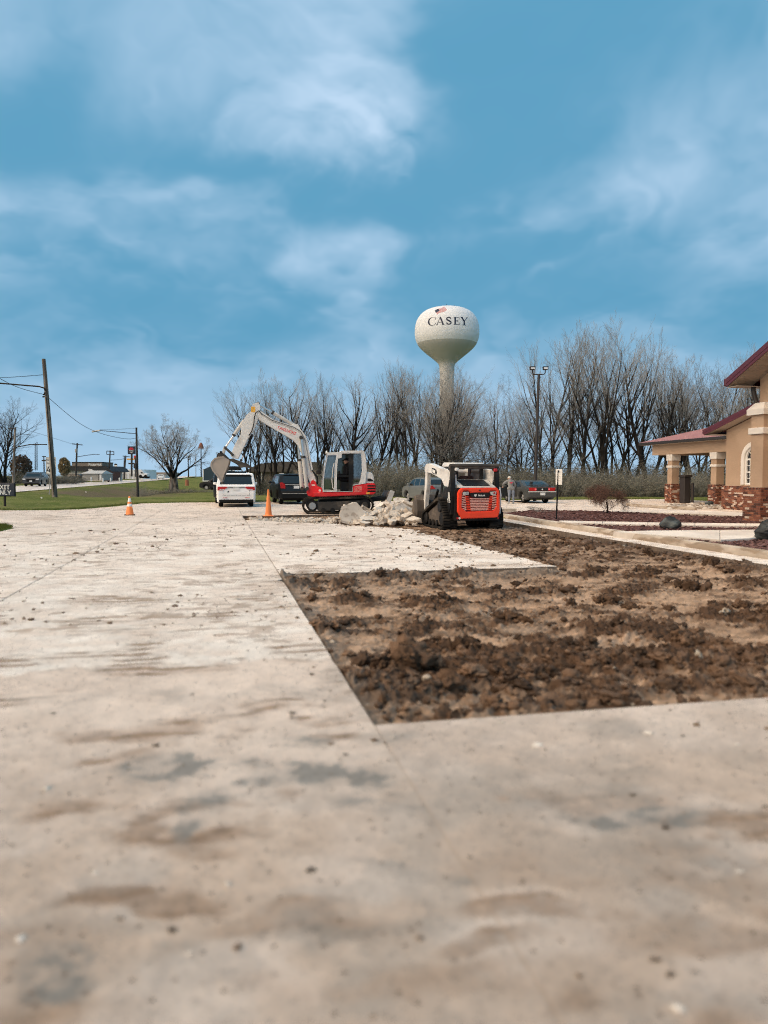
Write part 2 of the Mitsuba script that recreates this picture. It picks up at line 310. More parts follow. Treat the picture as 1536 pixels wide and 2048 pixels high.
for i in range(len(s_cuts) - 1):
    t_cuts = t_left if s_cuts[i] < .9 else t_right
    for j in range(len(t_cuts) - 1):
        g = .002 if t_cuts[j] < 4 else .006
        cell = sbox(s_cuts[i] + g, t_cuts[j] + .005, s_cuts[i + 1] - g, t_cuts[j + 1] - .005)
        for piece in getattr(SLABS.intersection(cell), 'geoms', [SLABS.intersection(cell)]):
            if piece.geom_type == 'Polygon' and piece.area > .05:
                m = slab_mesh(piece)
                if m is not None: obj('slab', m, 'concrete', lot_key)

pmat('joint_mud', (.33, .27, .215), .95); jm = MB()
for c in s_cuts[3:6]:
    for t in np.arange(-6, 47, .5):
        if not PIT.buffer(.02).intersects(sbox(c - .02, t, c + .02, t + .5)): jm.add([[*lane(a, q), -.0035 - .012 * (t > 5)] for q in (t, t + .5) for a in (c - .015, c + .015)], [[0, 1, 3, 2]])
obj('joint_filler', jm, 'joint_mud', lot_key, kind='stuff')
# ------------------------------------------------------------------ terrain: one sheet to the horizon, dipping under the lot
def axis(near, far, n0, n1): return np.concatenate([-np.geomspace(far, near, n1)[:-1], np.arange(-near, near, n0), np.geomspace(near, far, n1)])
xs, ys = np.concatenate([-np.geomspace(2600, 62, 26)[:-1], np.arange(-62, 42, .5), np.geomspace(42, 2600, 26)]), np.concatenate([-np.geomspace(600, 6, 14)[:-1], np.arange(-6, 84, .5), np.geomspace(84, 3200, 30)])
X, Y = np.meshgrid(xs, ys)
S_, T_ = to_st(X, Y)
BED = Polygon([(9.95, -6), (10.1, 20), (10.75, 31.2), (11.6, 34.2), (25, 37.2), (45, 39), (45, -6)])
inside = LOT.union(BED)
pts = shapely.points(S_.ravel(), T_.ravel()); ins = shapely.contains(inside, pts)
dist = shapely.distance(shapely.boundary(inside), pts); near = (np.abs(X) < 70) & (Y < 90) & (Y > -8)
dist = np.where(ins, dist, 0).reshape(X.shape)
Z = gz(X, Y) + .035 + .05 * (meshkit.fbm(np.stack([X * .3, Y * .3, X * 0], -1), 3, 2) - .5) * (1 - ins.reshape(X.shape)) - np.minimum(dist * 1.0, .7)
dip = np.exp(-((S_ + 8.6) / 2.6) ** 2) * sstep(60, 70, T_) * (1 - sstep(96, 112, T_))           # ditch by the spreading tree
Z -= .45 * dip
Z += .1 * sstep(66, 80, Y) * sstep(-30, -14, X)
Z -= .06 * ((S_ < -15.5) & (S_ > -25))
h, w = X.shape; I = np.arange(h * w).reshape(h, w)
F = np.vstack([np.stack([I[:-1, :-1], I[:-1, 1:], I[1:, 1:]], -1).reshape(-1, 3), np.stack([I[:-1, :-1], I[1:, 1:], I[1:, :-1]], -1).reshape(-1, 3)])
obj('ground', trimesh.Trimesh(np.stack([X, Y, Z], -1).reshape(-1, 3), F, process=False), 'grass_ground', smooth=True, kind='structure')
labels['ground']['label'] = 'mown green grass verge and fields reaching to the horizon'
# the road on the left
mb = MB(); tt = np.arange(-60, 620, 8.0)
bend = lambda t: -.004 * np.maximum(t - 160, 0)
for a, b, z in ((-24.6, -15.9, .015),):
    c0 = np.array([[*lane(a + bend(t), t), gz(*lane(-20, t)) + z + .02] for t in tt]); c1 = np.array([[*lane(b + bend(t), t), gz(*lane(-20, t)) + z + .02] for t in tt])
    k = len(tt); i = np.arange(k - 1); mb.add(np.vstack([c0, c1]), np.stack([i, i + k, i + k + 1, i + 1], 1))
rd = obj('road', mb, 'road_surface', kind='structure'); labels[rd]['label'] = 'pale grey two-lane road running off beside the lot'
def line_strip(s0, wdt, z, dash=None):
    mb = MB()
    for t in tt[:60]:
        if dash and int(t / 8) % 2: continue
        a = [[*lane(s0 + bend(t) + o, t), gz(*lane(-20, t)) + z] for o in (0, wdt)]; q = t + 8 * (dash or 1); b = [[*lane(s0 + bend(t) * (1 - (dash or 1)) + bend(t + 8) * (dash or 1) + o, q), gz(*lane(-20, t)) * (1 - (dash or 1)) + gz(*lane(-20, t + 8)) * (dash or 1) + z] for o in (wdt, 0)]
        mb.add(a + b, [[0, 1, 2, 3]])
    return mb
pmat('yellow_paint', (.62, .42, .08), .7); pmat('white_paint', (.75, .74, .70), .7)
obj('centre_line', line_strip(-20.3, .11, .039, .45), 'yellow_paint', rd); obj('edge_line', line_strip(-16.35, .11, .039), 'white_paint', rd); obj('edge_line', line_strip(-24.2, .11, .039), 'white_paint', rd)

# ------------------------------------------------------------------ dug-out dirt
def dirt_fields(s, t):
    P = np.stack([s, t, s * 0], -1)
    n1 = meshkit.fbm(P * .9 + 3, 3, 1); n2 = meshkit.fbm(P * 2.3 + 8, 3, 2)
    band = np.zeros_like(s)
    for c, wd, a, sl in ((5.55, .62, 1.0, .02), (6.35, .4, .55, .05), (7.75, .36, .75, -.04), (9.5, .42, .7, .03), (11.4, .34, .8, .01), (13.6, .5, .6, .1), (16.5, .7, .5, .0)):
        band = np.maximum(band, a * np.exp(-((t - c - sl * s + (n1 - .5) * 2.4) / wd) ** 2))
    n3 = meshkit.fbm(P * np.array([1.6, 3.4, 1]) + 70, 4, 3); rough = np.clip(band * .62 * (.3 + 1.4 * n2) + .31 - .19 * sstep(6.3, 7.2, t) + (n2 - .5) * 1.2 + (n3 - .5) * 1.5, 0, 1)
    rough = np.maximum(rough, .75 * sstep(8.55, 9.2, s + (n1 - .5)) * (t < 26) * (.4 + n2))
    rough = np.maximum(rough, .35 * (t > 13))
    lip = np.minimum(np.minimum(s - .91, t - PIT_NEAR), 9.3 - s)
    return rough, n1, n2, lip
def dirt_z(s, t):
    P = np.stack([s, t, s * 0], -1); rough, n1, n2, lip = dirt_fields(s, t)
    wob = (meshkit.fbm(P * .7 + 20, 2, 5) - .5) * 2.2
    r1 = 1 - 2 * np.abs(meshkit.fbm(P * 5.2 + 1, 3, 6) - .5); r2 = 1 - 2 * np.abs(meshkit.fbm(P * 13.0 + 4, 3, 7) - .5)
    fine = meshkit.fbm(P * 30, 2, 9) - .5
    z = -.150 + (n1 - .5) * .10 + rough * (.095 * r1 ** 2.2 + .085 * r2 ** 1.6 - .045) + (.018 + .03 * n2) * (r2 - .45) + fine * (.026 + .03 * rough) + (n2 - .5) * .03
    # cleat prints of the machines where the ground is packed flat
    pr = np.abs(((s * .28 + t + wob) / .115) % 1 - .5) * 2; lanes = sstep(.40, .52, meshkit.fbm(P * np.array([1.7, .35, 1]) + 40, 2, 12))
    z += (1 - rough) ** 2 * (.35 + .65 * lanes) * (.040 * sstep(.35, .8, pr) * (.4 + n2) )
    z = np.where(t < PIT_FAR + .5, z + (.02 + .10 * n2) * np.exp(-np.maximum(PIT_FAR - t, 0) / .22) * (s < 5.6) + .05 * np.exp(-lip / .6), z)
    z = z - .55 * sstep(0.05, -.12, lip)
    return z
def dirt_colour(s, t):
    P = np.stack([s, t, s * 0], -1); rough, n1, n2, lip = dirt_fields(s, t)
    wet = np.clip(rough * 1.25 + .12 + (meshkit.fbm(P * np.array([4, 9, 1]), 4, 31) - .5) * 1.7, 0, 1)[..., None]
    c = np.array([.43, .30, .208]) * (1 - wet) + np.array([.088, .050, .029]) * wet
    grav = (np.exp(-np.maximum(lip, 0) / .22) * (meshkit.fbm(P * 2.0 + 60, 2, 17) > .42) * .7 + .8 * np.exp(-np.maximum(PIT_FAR - t, 0) / .28) * (s < 5.6) * (t < PIT_FAR + .2))[..., None]
    c = c * (1 - np.clip(grav, 0, 1)) + np.array([.21, .175, .145]) * np.clip(grav, 0, 1)
    return c * (.75 + .5 * meshkit.fbm(P * 18, 2, 33))[..., None]
def sheet(s0, s1, t0, t1, step):
    a, b = np.meshgrid(np.arange(s0, s1 + step / 2, step), np.arange(t0, t1 + step / 2, step)); z = dirt_z(a, b)
    pit_in = shapely.contains_xy(PIT.buffer(.03), a.ravel(), b.ravel()).reshape(a.shape)
    z = np.where(pit_in, z, np.minimum(z, -.22))
    xy = np.stack([B_[0] * a + A_[0] * b, B_[1] * a + A_[1] * b, z], -1).reshape(-1, 3)
    hh, ww = a.shape; I = np.arange(hh * ww).reshape(hh, ww)
    f = np.vstack([np.stack([I[:-1, :-1], I[:-1, 1:], I[1:, 1:]], -1).reshape(-1, 3), np.stack([I[:-1, :-1], I[1:, 1:], I[1:, :-1]], -1).reshape(-1, 3)])
    keep = (z.reshape(-1)[f] > -.40).all(1) | True
    return xy, f[keep], dirt_colour(a, b).reshape(-1, 3)
v1, f1, c1 = sheet(.80, 9.45, 4.38, 13.0, .021); v2, f2, c2 = sheet(.80, 9.8, 13.0, 31.7, .055)
obj('dirt_ground', trimesh.Trimesh(np.vstack([v1, v2]), np.vstack([f1, f2 + len(v1)]), process=False), 'dirt', smooth=True, color=np.vstack([c1, c2]), kind='structure')
labels['dirt_ground']['label'] = 'churned brown mud where the concrete has been dug out, with track prints'
# clods and stones thrown up
rng = np.random.default_rng(3)
_ico = trimesh.creation.icosphere(2); _ico1 = trimesh.creation.icosphere(1)
def lump(r, seed, base=_ico, sq=.75, cut=.5):
    v = np.array(base.vertices); k = np.random.default_rng(seed)
    n = meshkit.fbm(v * 1.4 + k.uniform(0, 50, 3), 3, seed % 97) - .5; n2 = meshkit.noise(v * 3.2 + k.uniform(0, 50, 3), seed % 89) - .5
    v = v * (1 + n * 1.3 + n2 * cut)[:, None] * k.uniform(.7, 1.25, 3) * np.array([1, 1, sq]) * r
    return v @ trimesh.transformations.random_rotation_matrix(k.uniform(0, 1, 3))[:3, :3].T, np.array(base.faces)
lumps = [lump(1.0, i, cut=1.3) for i in range(24)]; lumps1 = [lump(1.0, i + 40, _ico1, cut=.8) for i in range(24)]
mb = MB(); cc = []; n = 0
cs, ct = rng.uniform(.95, 9.2, 80000), 4.55 + (rng.uniform(size=80000) ** 1.6) * 17
ok = shapely.contains_xy(PIT, cs, ct) & (rng.uniform(size=80000) < dirt_fields(cs, ct)[0] ** 1.1 * np.where(ct < 6.8, .85, .5) + .07)
cs, ct = cs[ok][:7500], ct[ok][:7500]
for s, t, zc in zip(cs, ct, dirt_z(cs, ct)):
    r = min(.007 + rng.exponential(.0105), .07) * (1 if t < 12 else 1.3); v, f = (lumps if r > .04 else lumps1)[rng.integers(24)]
    a = rng.uniform(0, 6.28); R = np.array([[math.cos(a), -math.sin(a), 0], [math.sin(a), math.cos(a), 0], [0, 0, 1]])
    mb.add(v @ R.T * r * np.array([1.25, 1.25, .8]) + np.array([*lane(s, t), zc + r * .12]), f)
    col = np.array([.105, .064, .040]) * rng.uniform(.5, 1.9) if rng.uniform() < .99 else np.array([.42, .36, .29])
    cc.append(np.tile(col, (len(v), 1)))
big = [(u, v, r) for u, v, r in ((815, 1338, .15), (838, 1345, .12), (1000, 1322, .11), (1268, 1318, .10), (1380, 1168, .13), (1410, 1172, .10), (1362, 1166, .09), (985, 1140, .13), (970, 1146, .09), (1130, 1330, .08), (1445, 1330, .10), (1500, 1320, .09), (1215, 1200, .10), (1260, 1210, .09), (1140, 1180, .09), (1170, 1290, .08), (930, 1300, .09), (1070, 1345, .09), (1310, 1320, .08), (1480, 1210, .10), (1300, 1110, .12), (1180, 1100, .10), (1420, 1130, .11), (890, 1205, .07), (1020, 1235, .09), (1230, 1255, .07), (720, 1330, .07), (760, 1345, .08))]
for i in range(230):
    s, t = rng.uniform(1.1, 9), 4.7 + rng.uniform() ** 1.4 * 14; q = lane(s, t); big.append((q, None, rng.uniform(.04, .085)))
for u, v_, r in big:
    q = gp(u, v_, -.08)[:2] if v_ is not None else u; s, t = to_st(*q)
    if not PIT.contains(Point(s, t)) or (v_ is None and rng.uniform() > dirt_fields(np.array([s]), np.array([t]))[0][0] + .1): continue
    for j in range(3 if r > .07 else 1):
        v, f = lump(1.0, int(rng.integers(400)), cut=1.7); k = 1 - .28 * j; zc = float(dirt_z(np.array([s]), np.array([t]))[0]); o = rng.normal(0, r * .6, 2) * (j > 0)
        mb.add(v * r * k * np.array([1.1, 1.0, .9]) + np.array([q[0] + o[0], q[1] + o[1], zc + r * .30]), f); cc.append(np.tile(np.array([.095, .057, .035]) * rng.uniform(.6, 1.7), (len(v), 1)))
obj('dirt_clods', mb, 'dirt', smooth=True, color=np.vstack(cc), kind='stuff')
labels['dirt_clods'].update(label='loose clods of dark mud lying over the dug-out ground', category='dirt')
# crumbs of mud and stone strewn over the slabs
mb = MB(); cc = []
cs, ct = rng.uniform(-7, 8, 26000), 1.7 + rng.uniform(size=26000) ** 1.5 * 24
ok = shapely.contains_xy(SLABS.buffer(-.03), cs, ct); cs, ct = cs[ok], ct[ok]; e = shapely.distance(PIT, shapely.points(cs, ct))
w_ = .012 + .8 * np.exp(-e / .35) + 1.1 * np.maximum(0, meshkit.fbm(np.stack([cs * .55, ct * .35, cs * 0 + 3.0], 1), 3, 9) - .52) * (1 + ((ct > 6.3) & (ct < 14)))
ok = rng.uniform(size=len(cs)) < w_ * np.where(ct < 4.6, .35, 1); cs, ct = cs[ok][:1900], ct[ok][:1900]
for s, t in zip(cs, ct):
    r = min(.002 + rng.exponential(.0033), .02) * (1 + (t > 8) * .7 + (t > 14) * .8); v, f = lumps1[rng.integers(24)]
    mb.add(v * r * np.array([1.3, 1.1, .7]) + np.array([*lane(s, t), r * .25]), f)
    col = np.array([.15, .10, .065]) * rng.uniform(.6, 1.4) if rng.uniform() < .85 else np.array([.62, .57, .5])
    cc.append(np.tile(col, (len(v), 1)))
for u, v_, r, col in tuple((a, b, c * .62, d) for a, b, c, d in ((622, 1742, .021, .10), (345, 1862, .02, .10), (1330, 1656, .018, .06), (1265, 1590, .022, .12), (1340, 1950, .022, .13), (1310, 1920, .018, .13), (840, 1878, .02, .2), (40, 1880, .024, .7), (380, 1908, .012, .7), (455, 1770, .022, .66), (190, 1747, .018, .7),
                      (312, 1492, .024, .12), (585, 1427, .022, .10), (1475, 1490, .018, .72), (1075, 1492, .03, .72), (1298, 1468, .03, .68), (1005, 1446, .026, .62), (1365, 1472, .014, .1), (1530, 1615, .016, .12), (940, 1715, .014, .14), (1480, 1745, .02, .6), (240, 1838, .016, .12), (1355, 2020, .03, .7), (692, 1510, .016, .08), (107, 1427, .015, .1))):
    q = gp(u, v_); vv, f = lumps1[rng.integers(24)]
    mb.add(vv * r * np.array([1.3, 1.0, .6]) + np.array([q[0], q[1], r * .2]), f); cc.append(np.tile(np.array([col, col * .78, col * .6] if col < .3 else [col, col * .93, col * .84]), (len(vv), 1)))
obj('debris_crumbs', mb, 'dirt', smooth=True, color=np.vstack(cc), kind='stuff')
labels['debris_crumbs'].update(label='crumbs of mud and pale stone chips strewn over the concrete', category='debris')
# ------------------------------------------------------------------ curb, planting bed and walks on the right
def band(path, prof, close=False):
    """sweeps a profile [(offset to the right, z)] along a path in lane coordinates"""
    P = np.asarray(path, float); d = np.gradient(P, axis=0); d /= np.linalg.norm(d, axis=1, keepdims=True); nrm = np.stack([d[:, 1], -d[:, 0]], 1)
    V = [[*lane(*(P[i] + nrm[i] * o)), z] for i in range(len(P)) for o, z in prof]; k = len(prof); F = []
    for i in range(len(P) - 1):
        for j in range(k - 1): a = i * k + j; F += [(a, a + 1, a + k + 1), (a, a + k + 1, a + k)]
    F += [(0, j + 1, j) for j in range(1, k - 1)] + [((len(P) - 1) * k, (len(P) - 1) * k + j, (len(P) - 1) * k + j + 1) for j in range(1, k - 1)]
    return np.array(V), np.array(F)
cpath = [(9.86, t) for t in np.arange(-6, 14, 2.0)] + [(9.88, 14), (9.93, 17), (10.02, 20), (10.18, 23), (10.36, 26), (10.55, 28.5), (10.80, 30.2), (11.1, 31.2), (11.6, 31.9), (12.2, 32.2), (13.0, 32.2)]
cpath = np.array(cpath); prof = [(0, -.05), (.0, .02), (.02, .10), (.045, .132), (.09, .142), (.24, .142), (.27, .128), (.29, -.1)]
curb_key = 'curb'; labels[curb_key] = {'label': 'muddy concrete curb running along the dug-out ground', 'kind': 'structure', 'category': 'curb'}
L = np.concatenate([[0], np.cumsum(np.linalg.norm(np.diff(cpath, axis=0), axis=1))])
for i, a in enumerate(np.arange(0, L[-1], 3.0)):                          # cast in lengths of three metres with open joints
    b = min(a + 2.985, L[-1]); q = np.linspace(a, b, 9); seg = np.stack([np.interp(q, L, cpath[:, 0]), np.interp(q, L, cpath[:, 1])], 1)
    obj('curb_stone', band(seg, prof), 'curb_concrete', curb_key, smooth=35)
def px_poly(pix, z): return Polygon([to_st(*gp(u, v, z)[:2]) for u, v in pix])
far_edge = [(1016, 1024.5), (1060, 1021.5), (1110, 1021), (1222, 1023), (1335, 1029.5), (1489, 1034), (1700, 1044)]
bed_poly = Polygon([(a + .2, b) for a, b in cpath if b < 31.5] + [to_st(*gp(u, v, .06)[:2]) for u, v in far_edge] + [(32, 20), (32, -6)]).buffer(0)
a, b = np.meshgrid(np.arange(9.9, 24, .14), np.arange(2, 34, .14)); P = np.stack([a, b, a * 0], -1)
ins = shapely.contains_xy(bed_poly, a.ravel(), b.ravel()).reshape(a.shape)
z = .075 + .07 * (meshkit.fbm(P * 1.1, 3, 3) - .5) + .05 * (meshkit.fbm(P * 5, 3, 5) - .5); z = np.where(ins, z, -.25)
I = np.arange(a.size).reshape(a.shape)
F = np.vstack([np.stack([I[:-1, :-1], I[:-1, 1:], I[1:, 1:]], -1).reshape(-1, 3), np.stack([I[:-1, :-1], I[1:, 1:], I[1:, :-1]], -1).reshape(-1, 3)])
obj('planting_bed', trimesh.Trimesh(np.stack([B_[0] * a + A_[0] * b, B_[1] * a + A_[1] * b, z], -1).reshape(-1, 3), F, process=False), 'mulch', smooth=True, kind='structure')
labels['planting_bed']['label'] = 'planting bed of dark red bark mulch between curb and building'
mb = MB(); rng = np.random.default_rng(12); n = 0                            # bark chips lying loose
while n < 3800:
    u, v = rng.uniform(1030, 1600), rng.uniform(1018, 1112); q = gp(u, v, .09); s, t = to_st(q[0], q[1])
    if not bed_poly.contains(Point(s, t)) or t < 12: continue
    zz = .085 + rng.uniform(0, .012); l = rng.uniform(.03, .085)
    box = cbox(-l, l, -l * .35, l * .35, -.006, .006); mb.mesh(box, trimesh.transformations.translation_matrix([q[0], q[1], zz]) @ trimesh.transformations.euler_matrix(*rng.uniform(-.5, .5, 2), rng.uniform(0, 6.3))); n += 1
def bark_col(p, n, uv):
    return mix((.065, .032, .030), (.20, .105, .095), cell_rand(p.x * 7, p.y * 7, 1)) * (.7 + .6 * noise(p.x * 60, p.y * 60, 2))
pmat('bark', mikit.proc(bark_col), .9)
obj('bark_chips', mb, 'bark', kind='stuff'); labels['bark_chips'].update(label='loose dark red bark chips lying over the planting bed', category='mulch')
walk_key = 'sidewalk'; labels[walk_key] = {'label': 'narrow pale concrete walk crossing the mulch bed', 'category': 'sidewalk', 'kind': 'structure'}
def walk(pix, z, cuts, key, mat='walk_concrete'):
    P = px_poly(pix, z)
    for c in cuts:
        q = P.intersection(px_poly(c, z)) if c is not None else P
        for g in getattr(q, 'geoms', [q]):
            if g.geom_type != 'Polygon' or g.area < .02: continue
            m = slab_mesh(g.buffer(-.004), .16, .012)
            if m is not None: m.apply_translation((0, 0, z)); obj('slab', m, mat, key)
def walk_col(p, n, uv):
    a = fbm(p.x * 1.1, p.y * 1.1, 2, 4); b = fbm(p.x * 30, p.y * 30, 3, 2)
    return mix((.60, .545, .485), (.49, .435, .38), smoothstep(.3, .7, a)) * (.92 + .16 * b)
pmat('walk_concrete', mikit.proc(walk_col), .85, specular=.25)
def vcut(us, v0, v1): return [[(a, v0), (b, v0), (b, v1), (a, v1)] for a, b in zip(us[:-1], us[1:])]
walk([(1118, 1041), (1200, 1042.5), (1330, 1045), (1480, 1046.5), (1600, 1047), (1600, 1052), (1480, 1051.5), (1330, 1049.5), (1200, 1047), (1130, 1045)], .135, vcut([1100, 1205, 1296, 1390, 1492, 1610], 1030, 1060), walk_key)
pan = 'walk_panel'; labels[pan] = {'label': 'wedge of pale concrete walk meeting the curb', 'category': 'sidewalk', 'kind': 'structure'}
walk([(1226, 1063), (1300, 1061), (1400, 1060), (1545, 1059), (1560, 1068), (1500, 1076), (1442, 1079)], .150, vcut([1200, 1440, 1600], 1040, 1100), pan)
ent = 'entrance_walk'; labels[ent] = {'label': 'pale concrete entrance walk in front of the brick wall', 'category': 'sidewalk', 'kind': 'structure'}
walk([(1222, 1019.5), (1320, 1019), (1400, 1021.5), (1489, 1025), (1600, 1029), (1600, 1034), (1489, 1032), (1400, 1027.5), (1330, 1025.5), (1222, 1022.5)], .10, vcut([1200, 1300, 1400, 1489, 1610], 1010, 1060), ent)
# island curb and river stones by the canopy
c0, c1, c2 = gp(1265, 1013), gp(1340, 1018), gp(1392, 1020.5)
mb = MB(); [mb.bar(np.array([*p[:2], .07]), np.array([*q[:2], .07]), .17, .16, .03) for p, q in ((c0, c1), (c1, c2), (c0, gp(1255, 1010)))]
k = obj('island_curb', mb, 'curb_concrete', kind='structure'); labels[k]['label'] = 'short low curb of the island near the canopy'
stone_cols = {'grey_stone': (.40, .36, .32), 'pale_stone': (.58, .52, .45), 'brown_stone': (.28, .22, .17)}
for nme, c in stone_cols.items(): pmat(nme, c, .85)
for j, nme in enumerate(stone_cols):
    mb = MB()
    for i in range(70):
        q = gp(rng.uniform(1335, 1446), rng.uniform(1009, 1019)); r = rng.uniform(.05, .14); v, f = lumps1[rng.integers(24)]; mb.add(v * r * [1.2, 1.2, .6] + [q[0], q[1], r * .3], f)
    if j == 0: key = obj('river_stones', mb, nme, kind='stuff'); labels[key].update(label='loose river stones spread beside the canopy columns', category='stones')
    else: obj('stone_tone', mb, nme, 'river_stones', kind='stuff')
def rock_col(p, n, uv):
    a = fbm(p.x * 5, p.y * 5, p.z * 5, 4); return mix((.018, .021, .022), (.085, .10, .098), smoothstep(.42, .72, a))
bumped('dark_rock', mikit.proc(rock_col), mikit.proc(lambda p, n, uv: fbm(p.x * 14, p.y * 14, p.z * 14, 4) * .05, 4e-3), .55)
def boulder(u, v, w, h, seed, label, z=.09, sq=.75):
    q = gp(u, v, z); k = np.random.default_rng(seed); pts = k.normal(size=(26, 3)); pts /= np.linalg.norm(pts, axis=1, keepdims=True); pts = pts * np.array([w / 2, w * .4, h * .62]) * k.uniform(.82, 1.08, (26, 1))
    m = m3.Manifold.hull_points(pts).refine_to_length(w / 12); mm = m.to_mesh(); vv = np.array(mm.vert_properties[:, :3]); nn = meshkit.fbm(vv * 6 / w + seed, 3, seed) - .5
    vv = vv * (1 + .32 * nn)[:, None]; vv[:, 2] += h * .38
    return tagged('boulder', trimesh.Trimesh(vv, np.array(mm.tri_verts), process=False), 'dark_rock', label, 'boulder', smooth=32, M=place((q[0], q[1], z)))
boulder(1339, 1057, .66, .36, 4, 'glossy black landscape boulder sitting in the red mulch behind the curb')
boulder(1541, 1079, .85, .50, 9, 'dark grey-green boulder at the right edge of the picture')
boulder(1419, 1012, .50, .30, 14, 'small dark boulder on the river stones beside the canopy column', z=.03)

# ------------------------------------------------------------------ the building on the right
def stucco_col(p, n, uv):
    a = fbm(p.x * .9, p.y * .9, p.z * .9, 3); b = fbm(p.x * 22, p.y * 22, p.z * 22, 2)
    return mix((.47, .335, .235), (.42, .295, .205), smoothstep(.35, .65, a)) * (.93 + .14 * b)
bumped('stucco', mikit.proc(stucco_col), mikit.proc(lambda p, n, uv: fbm(p.x * 45, p.y * 45, p.z * 45, 2) * .006, 3e-3), .9, specular=.15)
pmat('cream_trim', (.72, .67, .61), .7); pmat('red_metal', (.10, .020, .028), .38, specular=.5); pmat('red_roof', (.30, .080, .080), .42, specular=.5); pmat('soffit_tan', (.40, .33, .27), .7); pmat('dark_bronze', (.035, .028, .026), .5)
pmat('mortar', (.30, .25, .21), .95); pmat('window_white', (.78, .77, .74), .5); pmat('dark_glass', (.012, .015, .018), .06, specular=.8)
bricks = {'brick_red': (.21, .078, .048), 'brick_dark': (.095, .040, .028), 'brick_orange': (.31, .125, .072), 'brick_cream': (.60, .47, .38)}
for nme, c in bricks.items():
    pmat(nme, mikit.proc((lambda c: lambda p, n, uv: mi.Color3f(c) * (.6 + .8 * fbm(p.x * 30, p.y * 30, p.z * 30, 3)))(c)), .88)
brick_rng = np.random.default_rng(8)
def brick_box(parent, s0, s1, t0, t1, z0, z1, faces):
    """core of mortar with real bricks laid on the given faces ('s-': towards the lane, 't-': towards the viewer, 't+')"""
    e = .02; c = [[*lane(a, b)] for a, b in ((s0 + e, t0 + e), (s1, t0 + e), (s1, t1 - e), (s0 + e, t1 - e))]
    mb = MB(); mb.add([[x, y, zz] for zz in (z0, z1) for x, y in c], [[0, 1, 5, 4], [1, 2, 6, 5], [2, 3, 7, 6], [3, 0, 4, 7], [4, 5, 6, 7], [3, 2, 1, 0]])
    obj('mortar_core', mb, 'mortar', parent)
    sets = {k: MB() for k in bricks}; names = list(bricks); H, W, g = .064, .20, .011
    for fc in faces:
        Wd = (t1 - t0) if fc == 's-' else (s1 - s0); rows = int(round((z1 - z0) / (H + g)))
        for r in range(rows):
            zz0 = z0 + r * (z1 - z0) / rows; zz1 = zz0 + (z1 - z0) / rows - g; x = -(W + g) * (.5 if r % 2 else 0)
            top = r == rows - 1
            while x < Wd:
                a, b = max(x, 0), min(x + (W if not top else .064), Wd); x += (W if not top else .064) + g
                if b - a < .025: continue
                pr = brick_rng.uniform(-.003, .006)
                if fc == 's-': bx = (s0 - pr, s0 + .03, t0 + a, t0 + b)
                elif fc == 't-': bx = (s0 + a, s0 + b, t0 - pr, t0 + .03)
                else: bx = (s0 + a, s0 + b, t1 - .03, t1 + pr)
                m = cbox(0, bx[1] - bx[0], 0, bx[3] - bx[2], zz0, zz1)
                v = np.array(m.vertices); vv = np.array([[*lane(bx[0] + p[0], bx[2] + p[1]), p[2]] for p in v])
                k = names[brick_rng.choice(4, p=[.42, .2, .2, .18] if not top else [.4, .5, .1, 0])]; sets[k].add(vv, np.array(m.faces))
    for k, m in sets.items():
        if m.n: obj('brick', m, k, parent, kind='stuff')
def st_box(s0, s1, t0, t1, z0, z1, c=0.0):
    m = cbox(s0, s1, t0, t1, z0, z1, c); mb = MB(); M = np.eye(4); M[:2, 0], M[:2, 1] = B_, A_; mb.mesh(m, M); return mb.get()
def st_mesh(v, f):
    v = np.asarray(v, float); return trimesh.Trimesh(np.array([[*lane(p[0], p[1]), p[2]] for p in v]), np.asarray(f), process=False)
def st_prism(outline, s0, s1):                                             # outline in (t, z), from s0 to s1
    m = prism(outline if isinstance(outline, Polygon) else [(a, b) for a, b in outline], s0, s1); v = np.array(m.vertices); return st_mesh(v[:, [1, 0, 2]], np.array(m.faces)[:, ::-1])
bld = thing('bank_building', 'tan stucco building with brick base, white bands and dark red metal roof edges', 'building')
# front block: gable end towards the lane, brick pier at its far corner
S1, TC = 17.42, 21.95
slope1, ez1 = .46, 4.53
obj('wall', st_prism([(TC, 1.2), (TC, ez1 + .25), (TC - 4.2, ez1 + .25 + 4.2 * slope1), (TC - 8.4, ez1 + .25), (TC - 8.4, 1.2)], S1, S1 + 9), 'stucco', bld)
brick_box(numbered(bld + '__brick_base'), S1 + .06, S1 + 4, TC - 6, TC - .06, 0, 1.2, ['s-'])
pier = bld + '__corner_pier'
brick_box(pier, 17.05, 18.0, 21.35, 22.2, -.05, 1.2, ['s-', 't-', 't+'])
obj('shaft', st_box(17.2, 17.9, 21.47, 22.05, 1.2, 3.56), 'stucco', pier)
obj('band', st_box(17.13, 17.97, 21.40, 22.12, 2.93, 3.14, .01), 'cream_trim', pier)
mb = MB(); lo, hi = [(17.10, 21.36), (18.0, 21.36), (18.0, 22.16), (17.10, 22.16)], [(17.27, 21.53), (17.9, 21.53), (17.9, 21.99), (17.27, 21.99)]
mb.add([[*lane(*p), 3.56] for p in lo] + [[*lane(*p), 3.74] for p in lo] + [[*lane(*p), 3.96] for p in hi], [[3, 2, 1, 0]] + [[i + o, (i + 1) % 4 + o, (i + 1) % 4 + 4 + o, i + 4 + o] for o in (0, 4) for i in range(4)] + [[8, 9, 10, 11]])
obj('cap', mb, 'cream_trim', pier)
